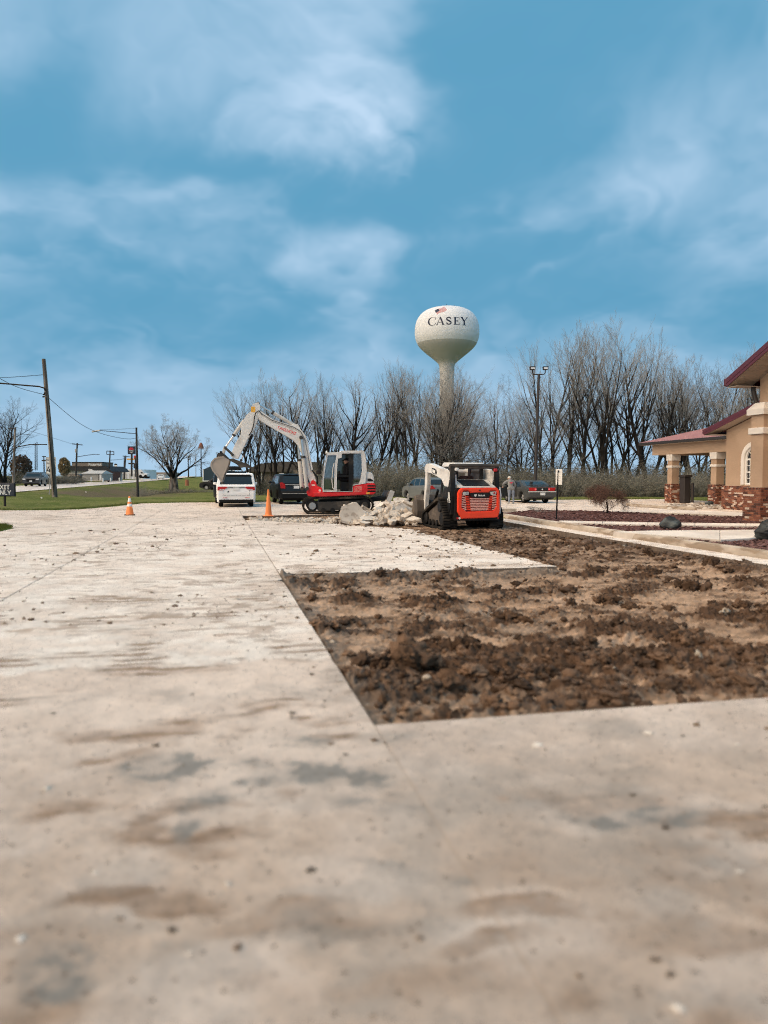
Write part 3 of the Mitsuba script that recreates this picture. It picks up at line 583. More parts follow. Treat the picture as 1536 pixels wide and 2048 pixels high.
def gable_roof(parent, s_out, s_wall, s_end, t_eave, ez, slope, half, seam, boards):
    """sloping roof sheet, fascia, and soffit boards; the gable shows towards the lane (small s)"""
    tm = t_eave - half; zt = .24
    r = obj('roof', st_prism([(t_eave, ez + zt), (tm, ez + zt + half * slope), (tm, ez + zt + half * slope - .05), (t_eave, ez + zt - .05)], s_out + .03, s_end), 'red_roof', parent)
    obj('roof_far', st_prism([(tm - half, ez + zt), (tm, ez + zt + half * slope), (tm, ez + zt + half * slope - .05), (tm - half, ez + zt - .05)], s_out + .03, s_end), 'red_roof', parent)
    for sg, nm in ((1, 'fascia'), (-1, 'fascia')):
        E = lambda d, z: (tm + sg * (half - d), z + d * slope)
        obj(nm, st_prism([E(0, ez + zt + .04), E(half, ez + zt + .04), E(half, ez + .11), E(0, ez + .11)][::sg], s_out, s_out + .03), 'red_metal', r)
        obj('trim_strip', st_prism([E(.01, ez + .108), E(half, ez + .108), E(half, ez), E(.01, ez)][::sg], s_out + .012, s_out + .045), 'red_metal', r)
    obj('gutter', st_box(s_out + .0, s_end, t_eave - .0, t_eave + .11, ez + .05, ez + zt + .05, .02), 'red_metal', r)
    n = int(half / boards)
    for i in range(n):
        d0, d1 = i * boards + .012, (i + 1) * boards
        E = lambda d, z: (t_eave - .02 - d, z + d * slope)
        obj('soffit_board', st_prism([E(d0, ez + .02), E(d1, ez + .02), E(d1, ez + .005), E(d0, ez + .005)], s_out + .05, s_wall + .02), 'soffit_tan', r)
    return r
gable_roof(bld, 16.52, S1, S1 + 9, 22.48, 4.52, slope1, 4.75, .4, .30)
obj('eave_soffit', st_box(16.56, S1 + 8.9, TC - .02, 22.46, 4.50, 4.515), 'soffit_tan', bld)
mb = MB(); p0 = np.array([*lane(17.30, 22.12), 4.50]); mb.tube([p0, p0 + [0, 0, -.10], p0 + [.04, -.02, -.32], p0 + [.10, -.06, -.55]], .075, 10); obj('downspout', mb, 'dark_bronze', bld, smooth=40)
# second block, set back, with the arched window
S2, T2, ez2, slope2 = 23.9, 32.38, 3.6, .264
W0, WH, WZ0, WZC = 30.45, .60, 1.19, 2.36                                   # window: centre, half width, sill, spring line
arch = lambda r, z0: [(W0 - r, z0)] + [(W0 + r * math.cos(a), WZC + r * math.sin(a)) for a in np.linspace(math.pi, 0, 25)] + [(W0 + r, z0)]
wall2 = Polygon([(T2, 1.13), (T2, ez2 + .2), (T2 - 8, ez2 + .2 + 8 * slope2), (T2 - 16, ez2 + .2), (T2 - 16, 1.13)]).difference(Polygon(arch(WH, WZ0)))
obj('wall', st_prism(wall2, S2, S2 + .3), 'stucco', bld)
obj('end_wall', st_box(S2 + .3, S2 + 9, T2 - .3, T2, 1.13, ez2 + .2), 'stucco', bld)
brick_box(numbered(bld + '__brick_base'), S2 - .12, S2 + 9, T2 - 6.5, T2 + .12, 0, 1.13, ['s-', 't+'])
win = bld + '__window'
ring = Polygon(arch(WH + .19, WZ0 - .0)).difference(Polygon(arch(WH - .02, WZ0 - .1)))
obj('trim', st_prism(ring, S2 - .05, S2 + .02), 'cream_trim', win)
obj('frame', st_prism(Polygon(arch(WH - .005, WZ0)).difference(Polygon([(a, b) for a, b in arch(WH - .09, WZ0 + .08)])), S2 + .03, S2 + .12), 'window_white', win)
for (a, b, c, d) in ((W0 - .028, W0 + .028, WZ0 + .08, WZC), (W0 - WH + .09, W0 + WH - .09, WZC - .04, WZC + .04), (W0 - WH + .09, W0 + WH - .09, 1.74, 1.80), (W0 - WH + .09, W0 + WH - .09, 1.47, 1.50), (W0 - WH + .09, W0 + WH - .09, 2.05, 2.08), (W0 - .29, W0 - .27, WZ0 + .08, WZC), (W0 + .27, W0 + .29, WZ0 + .08, WZC)):
    obj('muntin', st_box(S2 + .045, S2 + .085, a, b, c, d), 'window_white', win)
for ang in (45, 90, 135):
    q = math.radians(ang); m = MB(); m.bar(np.array([*lane(S2 + .065, W0 + .04 * math.cos(q)), WZC + .04 * math.sin(q)]), np.array([*lane(S2 + .065, W0 + .5 * math.cos(q)), WZC + .5 * math.sin(q)]), .03, .03); obj('muntin', m, 'window_white', win)
obj('pane', st_prism(arch(WH - .01, WZ0 + .01), S2 + .10, S2 + .115), 'dark_glass', win)
gable_roof(bld, 23.3, S2, S2 + 9, 33.3, ez2, slope2, 8.9, .4, .32)
obj('eave_soffit', st_box(23.34, S2 + 8.9, T2, 33.27, ez2 - .018, ez2 - .003), 'soffit_tan', bld)
# drive-through canopy
can = thing('drive_through_canopy', 'tan drive-through canopy on two brick-footed columns under a ribbed red roof', 'canopy')
obj('beam', st_box(26.75, 27.25, 30.5, 43.4, 2.93, 3.62), 'stucco', can)
obj('end_beam', st_box(27.25, 36, 42.9, 43.4, 2.935, 3.62), 'stucco', can); obj('ceiling', st_box(27.25, 36, 30.5, 42.9, 3.1, 3.16), 'soffit_tan', can)
for i, t in enumerate((41.2, 37.0)):
    col = numbered(can + '__column')
    brick_box(col, 26.70, 27.38, t - .0, t + .68, 0, 1.15, ['s-', 't-', 't+'])
    obj('shaft', st_box(26.80, 27.28, t + .10, t + .58, 1.15, 2.55), 'stucco', col); obj('band', st_box(26.75, 27.33, t + .05, t + .63, 2.12, 2.26, .01), 'cream_trim', col); obj('capital', st_box(26.74, 27.34, t + .04, t + .64, 2.55, 2.925, .01), 'cream_trim', col)
obj('column', st_box(35.0, 35.5, 42.4, 42.9, 0, 2.93), 'stucco', can); obj('column', st_box(35.0, 35.5, 36.8, 37.3, 0, 2.93), 'stucco', can)
rs = .21; R0, R1 = (26.35, 3.72), (33.6, 3.72 + 7.25 * rs)
rf = obj('roof', st_mesh([[s, t, z + o] for o in (0, -.05) for s, z in (R0, R1) for t in (30.2, 44.2)], np.array([[0, 2, 3], [0, 3, 1], [4, 7, 6], [4, 5, 7], [0, 1, 5], [0, 5, 4], [1, 3, 7], [1, 7, 5], [2, 0, 4], [2, 4, 6], [3, 2, 6], [3, 6, 7]])), 'red_roof', can)
obj('roof_far', st_mesh([[s, t, z] for s, z in (R1, (41.1, 3.72)) for t in (30.2, 44.2)], np.array([[0, 2, 3], [0, 3, 1]])), 'red_roof', can)
mb = MB()
for t in np.arange(30.4, 44.2, .405): mb.bar(np.array([*lane(R0[0], t), R0[1] + .018]), np.array([*lane(R1[0], t), R1[1] + .018]), .045, .04)
pmat('roof_seam', (.62, .36, .34), .4); obj('seam', mb, 'roof_seam', rf, kind='stuff')
obj('gutter', st_box(26.27, 26.37, 30.2, 44.25, 3.56, 3.74, .02), 'dark_bronze', rf); obj('end_fascia', st_mesh([[s, t, z] for t in (44.2, 44.26) for s, z in ((26.26, 3.54), (33.6, 5.06), (33.6, 5.26), (26.26, 3.74))], np.array([[0, 1, 2], [0, 2, 3], [4, 6, 5], [4, 7, 6], [3, 2, 6], [3, 6, 7], [0, 5, 1], [0, 4, 5]])), 'dark_bronze', rf)
obj('soffit_board', st_box(26.37, 26.75, 30.3, 44.2, 3.56, 3.58), 'soffit_tan', rf)
kq = gp(1374, 1006.5); ks, kt = to_st(kq[0], kq[1])
ki = thing('teller_kiosk', 'black drive-through kiosk cabinet standing behind the first canopy column', 'kiosk')
obj('cabinet', st_box(ks - .2, ks + .25, kt, kt + .5, 0, 1.55, .03), 'dark_bronze', ki); obj('hood', st_box(ks - .25, ks + .28, kt - .1, kt + .55, 1.5501, 1.68, .03), 'dark_bronze', ki)
kq = gp(1384.5, 1006.5); tagged('bollard', lathe([(0, 0), (.085, 0), (.085, 1.16), (.06, 1.22), (0, 1.24)], 16), 'dark_bronze', 'slim black steel bollard beside the drive-through kiosk', 'bollard', smooth=40, M=place(kq))
# ------------------------------------------------------------------ vehicle materials
def dusty(name, col, rough=.35, dirt=.35, **k):
    def f(p, n, uv):
        a = fbm(p.x * 2.3, p.y * 2.3, p.z * 2.3, 4); b = fbm(p.x * 11, p.y * 17, p.z * 17, 3)
        return mix(mi.Color3f(col) * (.94 + .12 * a), mi.Color3f(.30, .24, .18), smoothstep(.46, .80, a * .8 + b * .2) * dirt)
    return pmat(name, mikit.proc(f), rough, **k)
dusty('machine_white', (.72, .705, .68), .38, .45, specular=.5); dusty('machine_grey', (.55, .54, .515), .42, .5); dusty('machine_red', (.70, .018, .02), .35, .12, specular=.5)
dusty('rubber', (.014, .0135, .013), .9, .30, specular=.15); dusty('machine_black', (.010, .010, .0105), .5, .12, specular=.25); dusty('steel_dark', (.045, .042, .039), .6, .35, specular=.3); dusty('bucket_steel', (.36, .31, .265), .6, .55); dusty('muddy_steel', (.085, .068, .055), .7, .6); pmat('recess_red', (.22, .008, .006), .5)
pmat('chrome', (.75, .75, .75), .18, metallic=1.0); pmat('loader_red', (.90, .065, .02), .38, specular=.5); pmat('loader_slat', (.86, .46, .38), .4); pmat('orange_cone', (.95, .27, .075), .5); pmat('reflect_white', (.82, .80, .76), .4)
pmat('rim_alloy', (.42, .42, .41), .35, metallic=.6); pmat('tail_red', (.45, .012, .014), .2, specular=.6); pmat('plate_white', (.72, .73, .72), .5); pmat('amber', (.8, .42, .06), .35); pmat('ink', (.02, .025, .035), .6)
pmat('denim', mikit.proc(lambda p, n, uv: mi.Color3f(.22, .25, .30) * (.6 + .8 * fbm(p.x * 12, p.y * 12, p.z * 9, 4))), .9); pmat('hoodie_grey', mikit.proc(lambda p, n, uv: mi.Color3f(.24, .235, .225) * (.65 + .7 * fbm(p.x * 10, p.y * 10, p.z * 10, 3))), .95)
pmat('skin', (.46, .27, .19), .6); pmat('dark_cloth', (.012, .012, .014), .9, specular=.1); pmat('cap_cream', (.62, .58, .50), .85); pmat('shoe_grey', (.35, .34, .33), .8); pmat('red_print', (.42, .06, .08), .8); pmat('hair_dark', (.05, .035, .025), .8)
scene['glass'] = {'type': 'thindielectric', 'int_ior': 1.5}
pmat('car_glass', (.012, .015, .016), .05, specular=.7); pmat('cab_glass', (.055, .085, .08), .06, specular=.7)

def belt_outline(x0, x1, z1, r0, r1, n=10, low=.0):
    """outline of a rubber track: two end circles joined by tangents; flat run on the ground"""
    a = Point(x0 + r0, low + r0).buffer(r0, n); b = Point(x1 - r1, z1 - r1).buffer(r1, n)
    c = Point(x0 + r0 * 1.25, low + .18).buffer(.18, n); d = Point(x1 - r1 * 1.2, low + .18).buffer(.18, n)
    return a.union(b).union(c).union(d).convex_hull
def track(parent, name, outline, y0, y1, pitch=.095, lug=.035, mat='rubber'):
    t = numbered(parent + '__' + name)
    inner = outline.buffer(-.05)
    scene[t] = mikit.ply(prism(outline.difference(inner), y0, y1), mat)
    ring = outline.exterior; n = int(ring.length / pitch); mb = MB(); w = y1 - y0
    for i in range(n):
        p = np.array(ring.interpolate(i * pitch).coords[0]); q = np.array(ring.interpolate(i * pitch + .01).coords[0]); d = (q - p) / np.linalg.norm(q - p)
        M = np.eye(4); M[:3, 0] = [d[0], 0, d[1]]; M[:3, 1] = [0, 1, 0]; M[:3, 2] = np.cross(M[:3, 0], M[:3, 1]); M[:3, 3] = [p[0], 0, p[1]]
        for k in (0, 1):
            off = pitch * .28 * (k - .5) * 2
            mb.mesh(cbox(-.026 + off * .6, .026 + off * .6, y0 + k * w / 2 + (.004 if k else 0), y0 + (k + 1) * w / 2 - (.0 if k else .004), -lug, lug, .008), M)
    obj('cleat', mb, mat, t, kind='stuff')
    return t
def wheel_disc(parent, name, x, z, r, y0, y1, mat, hub=None, hubmat='rim_alloy'):
    m = MB(); m.mesh(m3.Manifold.cylinder(y1 - y0, r, r, 28).rotate((-90, 0, 0)).translate((x, y0, z)))
    k = obj(name, m, mat, parent, smooth=40)
    if hub: m = MB(); m.mesh(m3.Manifold.cylinder(.05, hub, hub * .9, 24).rotate((90, 0, 0)).translate((x, y0 + .002, z))); obj('hub', m, hubmat, k, smooth=40)
    return k

# ------------------------------------------------------------------ excavator, built in its own frame: x to the right along the machine, y away, z up
ex = thing('excavator', 'white and red excavator with raised boom and muddy bucket, working behind the rubble', 'excavator')
_ex0 = len(scene); _exk = set(scene)
def E(u, v): return ((u - 674) / 46.5, 1.5 - (v - 956) * 32.7 / 1520)
def Z5(x, y): return E(500 + x / 9.6, 800 + y / 9.6)
def Z1(x, y): return E(400 + x / 4.042, 780 + y / 4.042)
def Z3(x, y): return E(410 + x / 12.8, 890 + y / 12.8)
def Z4(x, y): return E(640 + x / 12.8, 880 + y / 12.8)
out = belt_outline(-1.47, 1.47, .70, .33, .35)
for y0, y1 in ((-1.12, -.67), (.67, 1.12)):
    tk = track(ex, 'track', out, y0, y1)
    yf = y0 - .0 if y0 < 0 else y0
    obj('track_frame', prism(Polygon([(-.95, .22), (-.9, .50), (1.0, .56), (1.12, .34), (1.0, .2), (-.8, .12)]), y0 + .07, y1 - .07, .02), 'steel_dark', tk)
    wheel_disc(tk, 'idler', -1.09, .34, .235, y0 + .05, y1 - .05, 'machine_black', .155, 'rim_alloy'); wheel_disc(tk, 'sprocket', 1.10, .37, .25, y0 + .05, y1 - .05, 'machine_black', .13, 'steel_dark')
    for x in (-.65, -.25, .15, .55): wheel_disc(tk, 'roller', x, .155, .10, y0 + .04, y1 - .04, 'machine_black')
obj('undercarriage', prism([(-.9, .35), (-.7, .72), (.8, .74), (1.0, .4), (.5, .3), (-.5, .28)], -.66, .66, .03), 'machine_black', ex)
bl = ex + '__dozer_blade'
obj('plate', prism([(2.08, .30), (2.17, .29), (2.11, .5), (2.13, .72), (2.24, .95), (2.16, .96), (2.05, .74), (2.02, .5)], -1.12, 1.12, .01), 'steel_dark', bl)
for y in (-.55, .55): m = MB(); m.bar((.9, y, .48), (2.08, y, .66), .12, .16, .02); obj('arm', m, 'machine_black', bl)
m = MB(); m.bar((2.0, -1.125, .28), (2.26, -1.125, .97), .02, .2, 0); obj('end_plate', m, 'machine_grey', bl)
wheel_disc(ex, 'slew_ring', 0, 0, .1, 0, .1, 'machine_black') if False else obj('slew_ring', trimesh.creation.cylinder(.6, .12, sections=32, transform=trimesh.transformations.translation_matrix([0.1, 0, .78])), 'machine_black', ex, smooth=40)
hs = obj('deck', prism([Z4(-190, 1330), Z4(785, 1325), Z4(785, 1180), Z4(940, 1140), Z4(1120, 1115), Z4(1335, 1115), Z4(1362, 1150), Z4(1358, 1350), Z4(1290, 1385), Z4(0, 1440), Z4(-150, 1420)], -1.05, 1.05, .03), 'machine_red', ex)
for i in range(5):
    a, b = Z4(830, 1200 + i * 27), Z4(1015, 1175 + i * 27 + i * 3); m = MB(); m.bar((a[0], -1.056, a[1]), (b[0], -1.056, b[1]), .012, .014); obj('louvre', m, 'loader_slat', hs)
for i in range(3):
    a, b = Z4(1150, 1165 + i * 66), Z4(1345, 1160 + i * 66); m = MB(); m.box(a[0], b[0] + .008, -1.058, -.2, a[1] - .042, a[1] + .028, .01); obj('vent', m, 'machine_black', hs)
a = Z4(1125, 1328); m = MB(); m.box(a[0], a[0] + .15, -1.056, -1.03, a[1] - .08, a[1], .005); obj('warning_label', m, 'amber', hs)
hood = obj('engine_hood', prism(Polygon([Z4(1115, 1112), Z4(1115, 825), Z4(1220, 822), Z4(1290, 860), Z4(1318, 950), Z4(1330, 1112)]), -1.0, .95, .05), 'machine_white', ex, smooth=40)
obj('vent', prism([Z4(1155, 1060), Z4(1155, 985), Z4(1230, 985), Z4(1290, 1020), Z4(1312, 1062)], -1.006, -.95), 'machine_black', hood)
obj('counterweight', prism([Z4(1120, 1100), Z4(1330, 1100), Z4(1345, 1200), Z4(1120, 1200)], -.98, .98, .02), 'machine_red', ex)
# right-hand body beside the cab
obj('tank_body', prism([Z4(60, 1320), Z4(60, 1050), Z4(200, 980), Z4(1110, 960), Z4(1110, 1320)], .08, 1.02, .04), 'machine_white', ex)
cab = ex + '__cab'
C = Polygon([Z4(46, 1318), Z4(40, 1050), Z4(88, 690), Z4(160, 352), Z4(480, 338), Z4(500, 312), Z4(1040, 306), Z4(1082, 330), Z4(1112, 430), Z4(1140, 800), Z4(1108, 1112), Z4(950, 1132), Z4(790, 1160), Z4(785, 1318)])
Wa = Polygon([Z4(70, 1285), Z4(64, 1010), Z4(108, 640), Z4(150, 408), Z4(384, 396), Z4(372, 500), Z4(340, 700), Z4(318, 1285)])
Wb = Polygon([Z4(392, 1306), Z4(400, 700), Z4(425, 490), Z4(512, 472), Z4(520, 365), Z4(1005, 356), Z4(1022, 800), Z4(985, 1000), Z4(942, 1118), Z4(792, 1142), Z4(775, 1306)])
near = C.difference(Wa).difference(Wb)
obj('door_frame', prism(near, -1.05, -.985), 'machine_white', cab); 
far = C.difference(C.buffer(-.085)); obj('far_frame', prism(far, -.02, .045), 'machine_white', cab)
obj('pane', prism(Wa.buffer(.01), -1.02, -1.014), 'glass', cab); obj('pane', prism(C.buffer(-.07), .01, .016), 'cab_glass', cab)
m = MB(); a, b = Z4(690, 350), Z4(812, 1310); m.box(a[0], b[0], -1.035, -.975, b[1], a[1], .005); obj('door_post', m, 'machine_black', cab)
obj('rear_quarter_pane', prism([Z4(812, 370), Z4(1005, 362), Z4(1020, 800), Z4(940, 1110), Z4(812, 1140)], -1.016, -1.010), 'glass', cab)
m = MB(); m.tube([(*Z4(330, 600)[:1], -1.07, Z4(330, 600)[1]), (Z4(298, 720)[0], -1.085, Z4(298, 720)[1]), (Z4(272, 1000)[0], -1.085, Z4(272, 1000)[1]), (Z4(285, 1210)[0], -1.085, Z4(285, 1210)[1]), (Z4(330, 1262)[0], -1.07, Z4(330, 1262)[1])], .016, 8); obj('grab_rail', m, 'machine_white', cab, smooth=50)
a, b = Z4(165, 350), Z4(1075, 310); obj('roof', prism([Z4(158, 362), Z4(162, 340), Z4(480, 326), Z4(500, 298), Z4(1040, 292), Z4(1085, 322), Z4(1085, 342), Z4(500, 352)], -1.06, .06, .015), 'machine_white', cab, smooth=40)
obj('floor', prism([Z4(60, 1318), Z4(60, 1295), Z4(1000, 1295), Z4(1000, 1318)], -.98, 0), 'machine_black', cab)
obj('front_pane', prism([Z4(48, 1200), Z4(44, 1050), Z4(92, 690), Z4(162, 370), Z4(166, 372), Z4(97, 690), Z4(50, 1050), Z4(54, 1200)], -.98, -.03), 'glass', cab)
obj('rear_panel', prism([Z4(1000, 1110), Z4(1060, 800), Z4(1100, 800), Z4(1090, 1110)], -.98, .0), 'machine_white', cab)
a = Z4(470, 1180)[0]; seat = cab + '__seat'
m = MB(); m.box(Z4(480, 0)[0], Z4(720, 0)[0], -.76, -.26, Z4(0, 1060)[1], Z4(0, 960)[1], .05); m.box(Z4(680, 0)[0], Z4(800, 0)[0], -.76, -.26, Z4(0, 960)[1], Z4(0, 560)[1], .05); obj('seat', m, 'dark_cloth', cab, smooth=40)
m = MB(); m.box(Z4(500, 0)[0], Z4(720, 0)[0], -.7, -.32, Z4(0, 1295)[1], Z4(0, 1062)[1], .02); obj('seat_base', m, 'machine_black', cab)
for y in (-.82, -.2): m = MB(); m.box(Z4(440, 0)[0], Z4(700, 0)[0], y - .07, y + .07, Z4(0, 960)[1], Z4(0, 900)[1], .02); m.tube([(Z4(490, 0)[0], y, Z4(0, 905)[1]), (Z4(470, 0)[0], y, Z4(0, 800)[1])], .02, 8); obj('control_lever', m, 'machine_black', cab)
# boom, arm, bucket
boom_o = Polygon([Z5(150, 300), Z5(178, 250), Z5(240, 245), Z5(300, 280), Z5(460, 395), Z5(850, 515), Z5(985, 580), Z5(1070, 690), Z5(1110, 800), Z5(1160, 1080), Z5(1215, 1380), Z5(1270, 1560), Z5(1260, 1650), Z5(1190, 1660), Z5(1120, 1500), Z5(1040, 1230), Z5(985, 1010), Z5(925, 880), Z5(830, 775), Z5(600, 640), Z5(330, 485), Z5(205, 405)])
bm = obj('boom', prism(boom_o, -.17, .17, .02), 'machine_white', ex, smooth=30)
mid = [Z5(230, 300), Z5(440, 430), Z5(850, 560), Z5(980, 640), Z5(1060, 800), Z5(1110, 1080), Z5(1170, 1400)]
for o in (0, .05): m = MB(); m.tube([(x, -.19, z + o) for x, z in mid], .013, 6); obj('hydraulic_pipe', m, 'steel_dark' if o else 'machine_grey', bm, smooth=60)
d = np.array(Z5(830, 640)) - np.array(Z5(600, 560)); d = d / np.linalg.norm(d); c = (np.array(Z5(830, 640)) + np.array(Z5(600, 560))) / 2
m = text_on('TAKEUCHI', .115, (c[0], -.172, c[1]), (d[0], 0, d[1]), (-d[1], 0, d[0])); obj('lettering', m, 'machine_red', bm)
def ram(parent, name, a, b, f, r, y, mat='machine_white'):
    a, b = np.array([a[0], y, a[1]]), np.array([b[0], y, b[1]]); k = a + (b - a) * f
    m = MB(); m.tube([a, k], r, 14); kk = obj(name, m, mat, parent, smooth=50)
    m = MB(); m.tube([k, b], r * .55, 12); obj('rod', m, 'chrome', kk, smooth=50)
    m = MB()
    for p in (a, b): m.mesh(m3.Manifold.cylinder(r * 2.2, r * .95, r * .95, 16, True).rotate((90, 0, 0)).translate(tuple(p)))
    m.mesh(m3.Manifold.cylinder(.09, r * 1.18, r * 1.18, 16, True).transform(np.array(frame_to(k, b)[0])[:3, :4])); obj('end_eye', m, 'steel_dark', kk, smooth=50)
ram(bm, 'boom_cylinder', Z5(1090, 1700), Z5(985, 735), .62, .085, -.26, 'machine_grey'); ram(bm, 'boom_cylinder', Z5(1000, 1700), Z5(925, 820), .62, .085, .26, 'machine_grey')
ram(bm, 'arm_cylinder', Z5(870, 500), Z5(180, 98), .60, .075, 0, 'machine_grey')
obj('cylinder_bracket', prism([Z5(800, 505), Z5(840, 470), Z5(930, 475), Z5(985, 590), Z5(900, 560)], -.1, .1, .01), 'machine_white', bm)
stick = obj('dipper_arm', prism(Polygon([Z1(440, 125), Z1(485, 112), Z1(500, 140), Z1(492, 200), Z1(470, 270), Z1(446, 330), Z1(400, 400), Z1(322, 560), Z1(282, 556), Z1(262, 535), Z1(300, 440), Z1(345, 365), Z1(352, 268), Z1(395, 210), Z1(430, 180)]), -.14, .14, .015), 'machine_white', ex, smooth=30)
m = MB(); a = Z1(445, 165); m.box(a[0] - .1, a[0] + .08, -.146, -.138, a[1] - .14, a[1] + .1, 0); obj('warning_label', m, 'amber', stick)
ram(stick, 'bucket_cylinder', Z1(372, 250), Z1(220, 472), .55, .07, 0, 'machine_grey'); ram(stick, 'thumb_cylinder', Z1(432, 372), Z1(345, 570), .78, .055, 0, 'machine_black')
for y in (-.19, .19):
    m = MB(); a, b = Z1(218, 470), Z1(288, 535); m.bar((a[0], y, a[1]), (b[0], y, b[1]), .035, .09, .01); obj('link', m, 'steel_dark', stick)
    m = MB(); b = Z3(510, 260); m.bar((a[0], y * .7, a[1]), (b[0], y * .7, b[1]), .035, .10, .01); obj('link', m, 'machine_grey', stick)
m = MB()
for o in (-.05, .02): m.tube([(x, -.16 + o, z) for x, z in (Z5(250, 300), Z5(200, 235), Z5(140, 270), Z5(115, 350), Z5(100, 500), Z5(60, 620), Z5(10, 700))], .018, 6)
obj('hose', m, 'machine_black', ex, smooth=60, kind='stuff')
for y, q in ((-.10, (Z5(1215, 1380), Z5(1300, 1480), Z5(1290, 1600), Z5(1240, 1680))), (-.2, (Z5(1190, 1350), Z5(1290, 1500), Z5(1270, 1640)))): m = MB(); m.tube([(x, y, z) for x, z in q], .03, 8); obj('hose', m, 'machine_black', ex, smooth=60)
bk = ex + '__bucket'
side = Polygon([Z3(500, 940), Z3(400, 800), Z3(290, 660), Z3(240, 540), Z3(255, 460), Z3(330, 370), Z3(430, 335), Z3(560, 320), Z3(690, 400), Z3(650, 560), Z3(560, 760)])
for y in (-.40, .36): obj('side_plate', prism(side, y, y + .035, .004), 'bucket_steel', bk)
back = [Z3(500, 940), Z3(400, 800), Z3(290, 660), Z3(240, 540), Z3(255, 460), Z3(330, 370), Z3(430, 335), Z3(560, 320)]
ls = LineString(back); obj('shell', prism(ls.buffer(.03, cap_style=2).intersection(ls.buffer(.06)), -.43, .43), 'bucket_steel', bk, smooth=40)
obj('ears', prism([Z3(360, 340), Z3(370, 220), Z3(520, 215), Z3(690, 380), Z3(600, 420), Z3(430, 345)], -.16, .16, .01), 'steel_dark', bk)
m = MB()
for y in (-.36, -.18, 0, .18, .36):
    a, b = Z3(490, 925), Z3(515, 1000); m.bar((a[0], y, a[1]), (b[0], y, b[1]), .07, .05, .01)
obj('teeth', m, 'steel_dark', bk)
for x, z in (Z3(372, 225), Z3(470, 200)): m = MB(); m.mesh(m3.Manifold.cylinder(.36, .05, .05, 18, True).rotate((90, 0, 0)).translate((x, 0, z))); obj('pin', m, 'chrome' if x < Z3(400, 0)[0] else 'machine_black', bk, smooth=40)
th = Polygon([Z3(620, 380), Z3(760, 355), Z3(960, 430), Z3(1140, 500), Z3(1260, 590), Z3(1310, 650), Z3(1180, 600), Z3(1040, 570), Z3(960, 590), Z3(850, 500), Z3(740, 440)])
for y in (-.16, .10): obj('thumb', prism(th, y, y + .06, .006), 'steel_dark', stick)
sw = obj('swing_post', prism(Polygon([Z5(1090, 1790), Z5(1100, 1700), Z5(1160, 1660), Z5(1170, 1560), Z5(1210, 1530), Z5(1262, 1575), Z5(1290, 1650), Z5(1372, 1685), Z5(1400, 1760), Z5(1400, 1850), Z5(1210, 1860), Z5(1120, 1840)]), -.24, .24, .02), 'machine_red', ex)
m = MB(); a = Z5(1335, 1735); m.mesh(m3.Manifold.cylinder(.5, .05, .05, 16, True).rotate((90, 0, 0)).translate((a[0], 0, a[1]))); obj('pin', m, 'machine_white', sw, smooth=40)
m = MB(); a = Z5(1215, 1635); m.box(a[0] - .07, a[0] + .07, -.246, -.238, a[1] - .02, a[1] + .03); obj('label', m, 'reflect_white', sw)
m = MB(); a, b = Z5(1380, 1500), Z5(1300, 1400); m.tube([(a[0], -.7, a[1]), (b[0], -.75, b[1])], .012, 6); obj('mirror_arm', m, 'machine_black', cab)
m = MB(); m.box(b[0] - .1, b[0] + .12, -.80, -.72, b[1] - .05, b[1] + .09, .02); obj('mirror', m, 'machine_black', cab)
m = MB()
for y in (-.35, .35): m.tube([(Z4(160, 0)[0] - .0, y - .5, Z4(0, 330)[1]), (Z4(140, 0)[0], y - .5, Z4(0, 330)[1])], .06, 12)
obj('work_light', m, 'reflect_white', cab, smooth=40)

# ------------------------------------------------------------------ figures: one hull of bones per body
def body(bones, detail=.03, rounds=8):
    parts = []
    for a, b, ra, rb in bones:
        sa, sb = m3.Manifold.sphere(ra, 20).translate(tuple(a)), m3.Manifold.sphere(rb, 20).translate(tuple(b)); parts.append(m3.Manifold.batch_hull([sa, sb]))
    m = m3.Manifold.batch_boolean(parts, m3.OpType.Add).refine_to_length(detail).to_mesh()
    t = trimesh.Trimesh(np.array(m.vert_properties[:, :3]), np.array(m.tri_verts)); trimesh.smoothing.filter_taubin(t, iterations=rounds); return t
EXM = place((-2.02, 32.75, 0), .12)
ex_keys = [k for k in scene if k.startswith(ex + '__')]
for k in ex_keys: scene[k]['to_world'] = T(EXM.tolist())
# the operator, seated and looking forward over the boom
op = thing('person', 'seated machine operator in dark clothes and cap inside the excavator cab', 'person')
hx, hz = Z4(650, 1000); y = -.51
bones = [((hx, y, hz), (hx + .04, y, hz + .46), .15, .17), ((hx + .04, y, hz + .5), (hx + .02, y, hz + .62), .07, .065)]
for s in (-1, 1):
    bones += [((hx - .02, y + s * .1, hz), (hx - .42, y + s * .14, hz + .06), .095, .07), ((hx - .42, y + s * .14, hz + .06), (hx - .50, y + s * .14, hz - .36), .065, .045), ((hx - .48, y + s * .14, hz - .40), (hx - .64, y + s * .14, hz - .42), .045, .035),
              ((hx + .04, y + s * .2, hz + .47), (hx + .0, y + s * .27, hz + .20), .065, .05), ((hx, y + s * .27, hz + .2), (hx - .26, y + s * .28, hz + .2), .048, .035), ((hx - .26, y + s * .28, hz + .2), (hx - .35, y + s * .28, hz + .18), .036, .03)]
obj('body', body(bones), 'dark_cloth', op, smooth=True, M=EXM)
hd = body([((hx + .0, y, hz + .78), (hx + .01, y, hz + .73), .095, .085), ((hx - .03, y, hz + .70), (hx - .02, y, hz + .68), .06, .055), ((hx - .095, y, hz + .735), (hx - .10, y, hz + .725), .016, .018), ((hx + .0, y - .09, hz + .75), (hx, y - .09, hz + .73), .018, .014), ((hx + .0, y + .09, hz + .75), (hx, y + .09, hz + .73), .018, .014)], .015, 4)
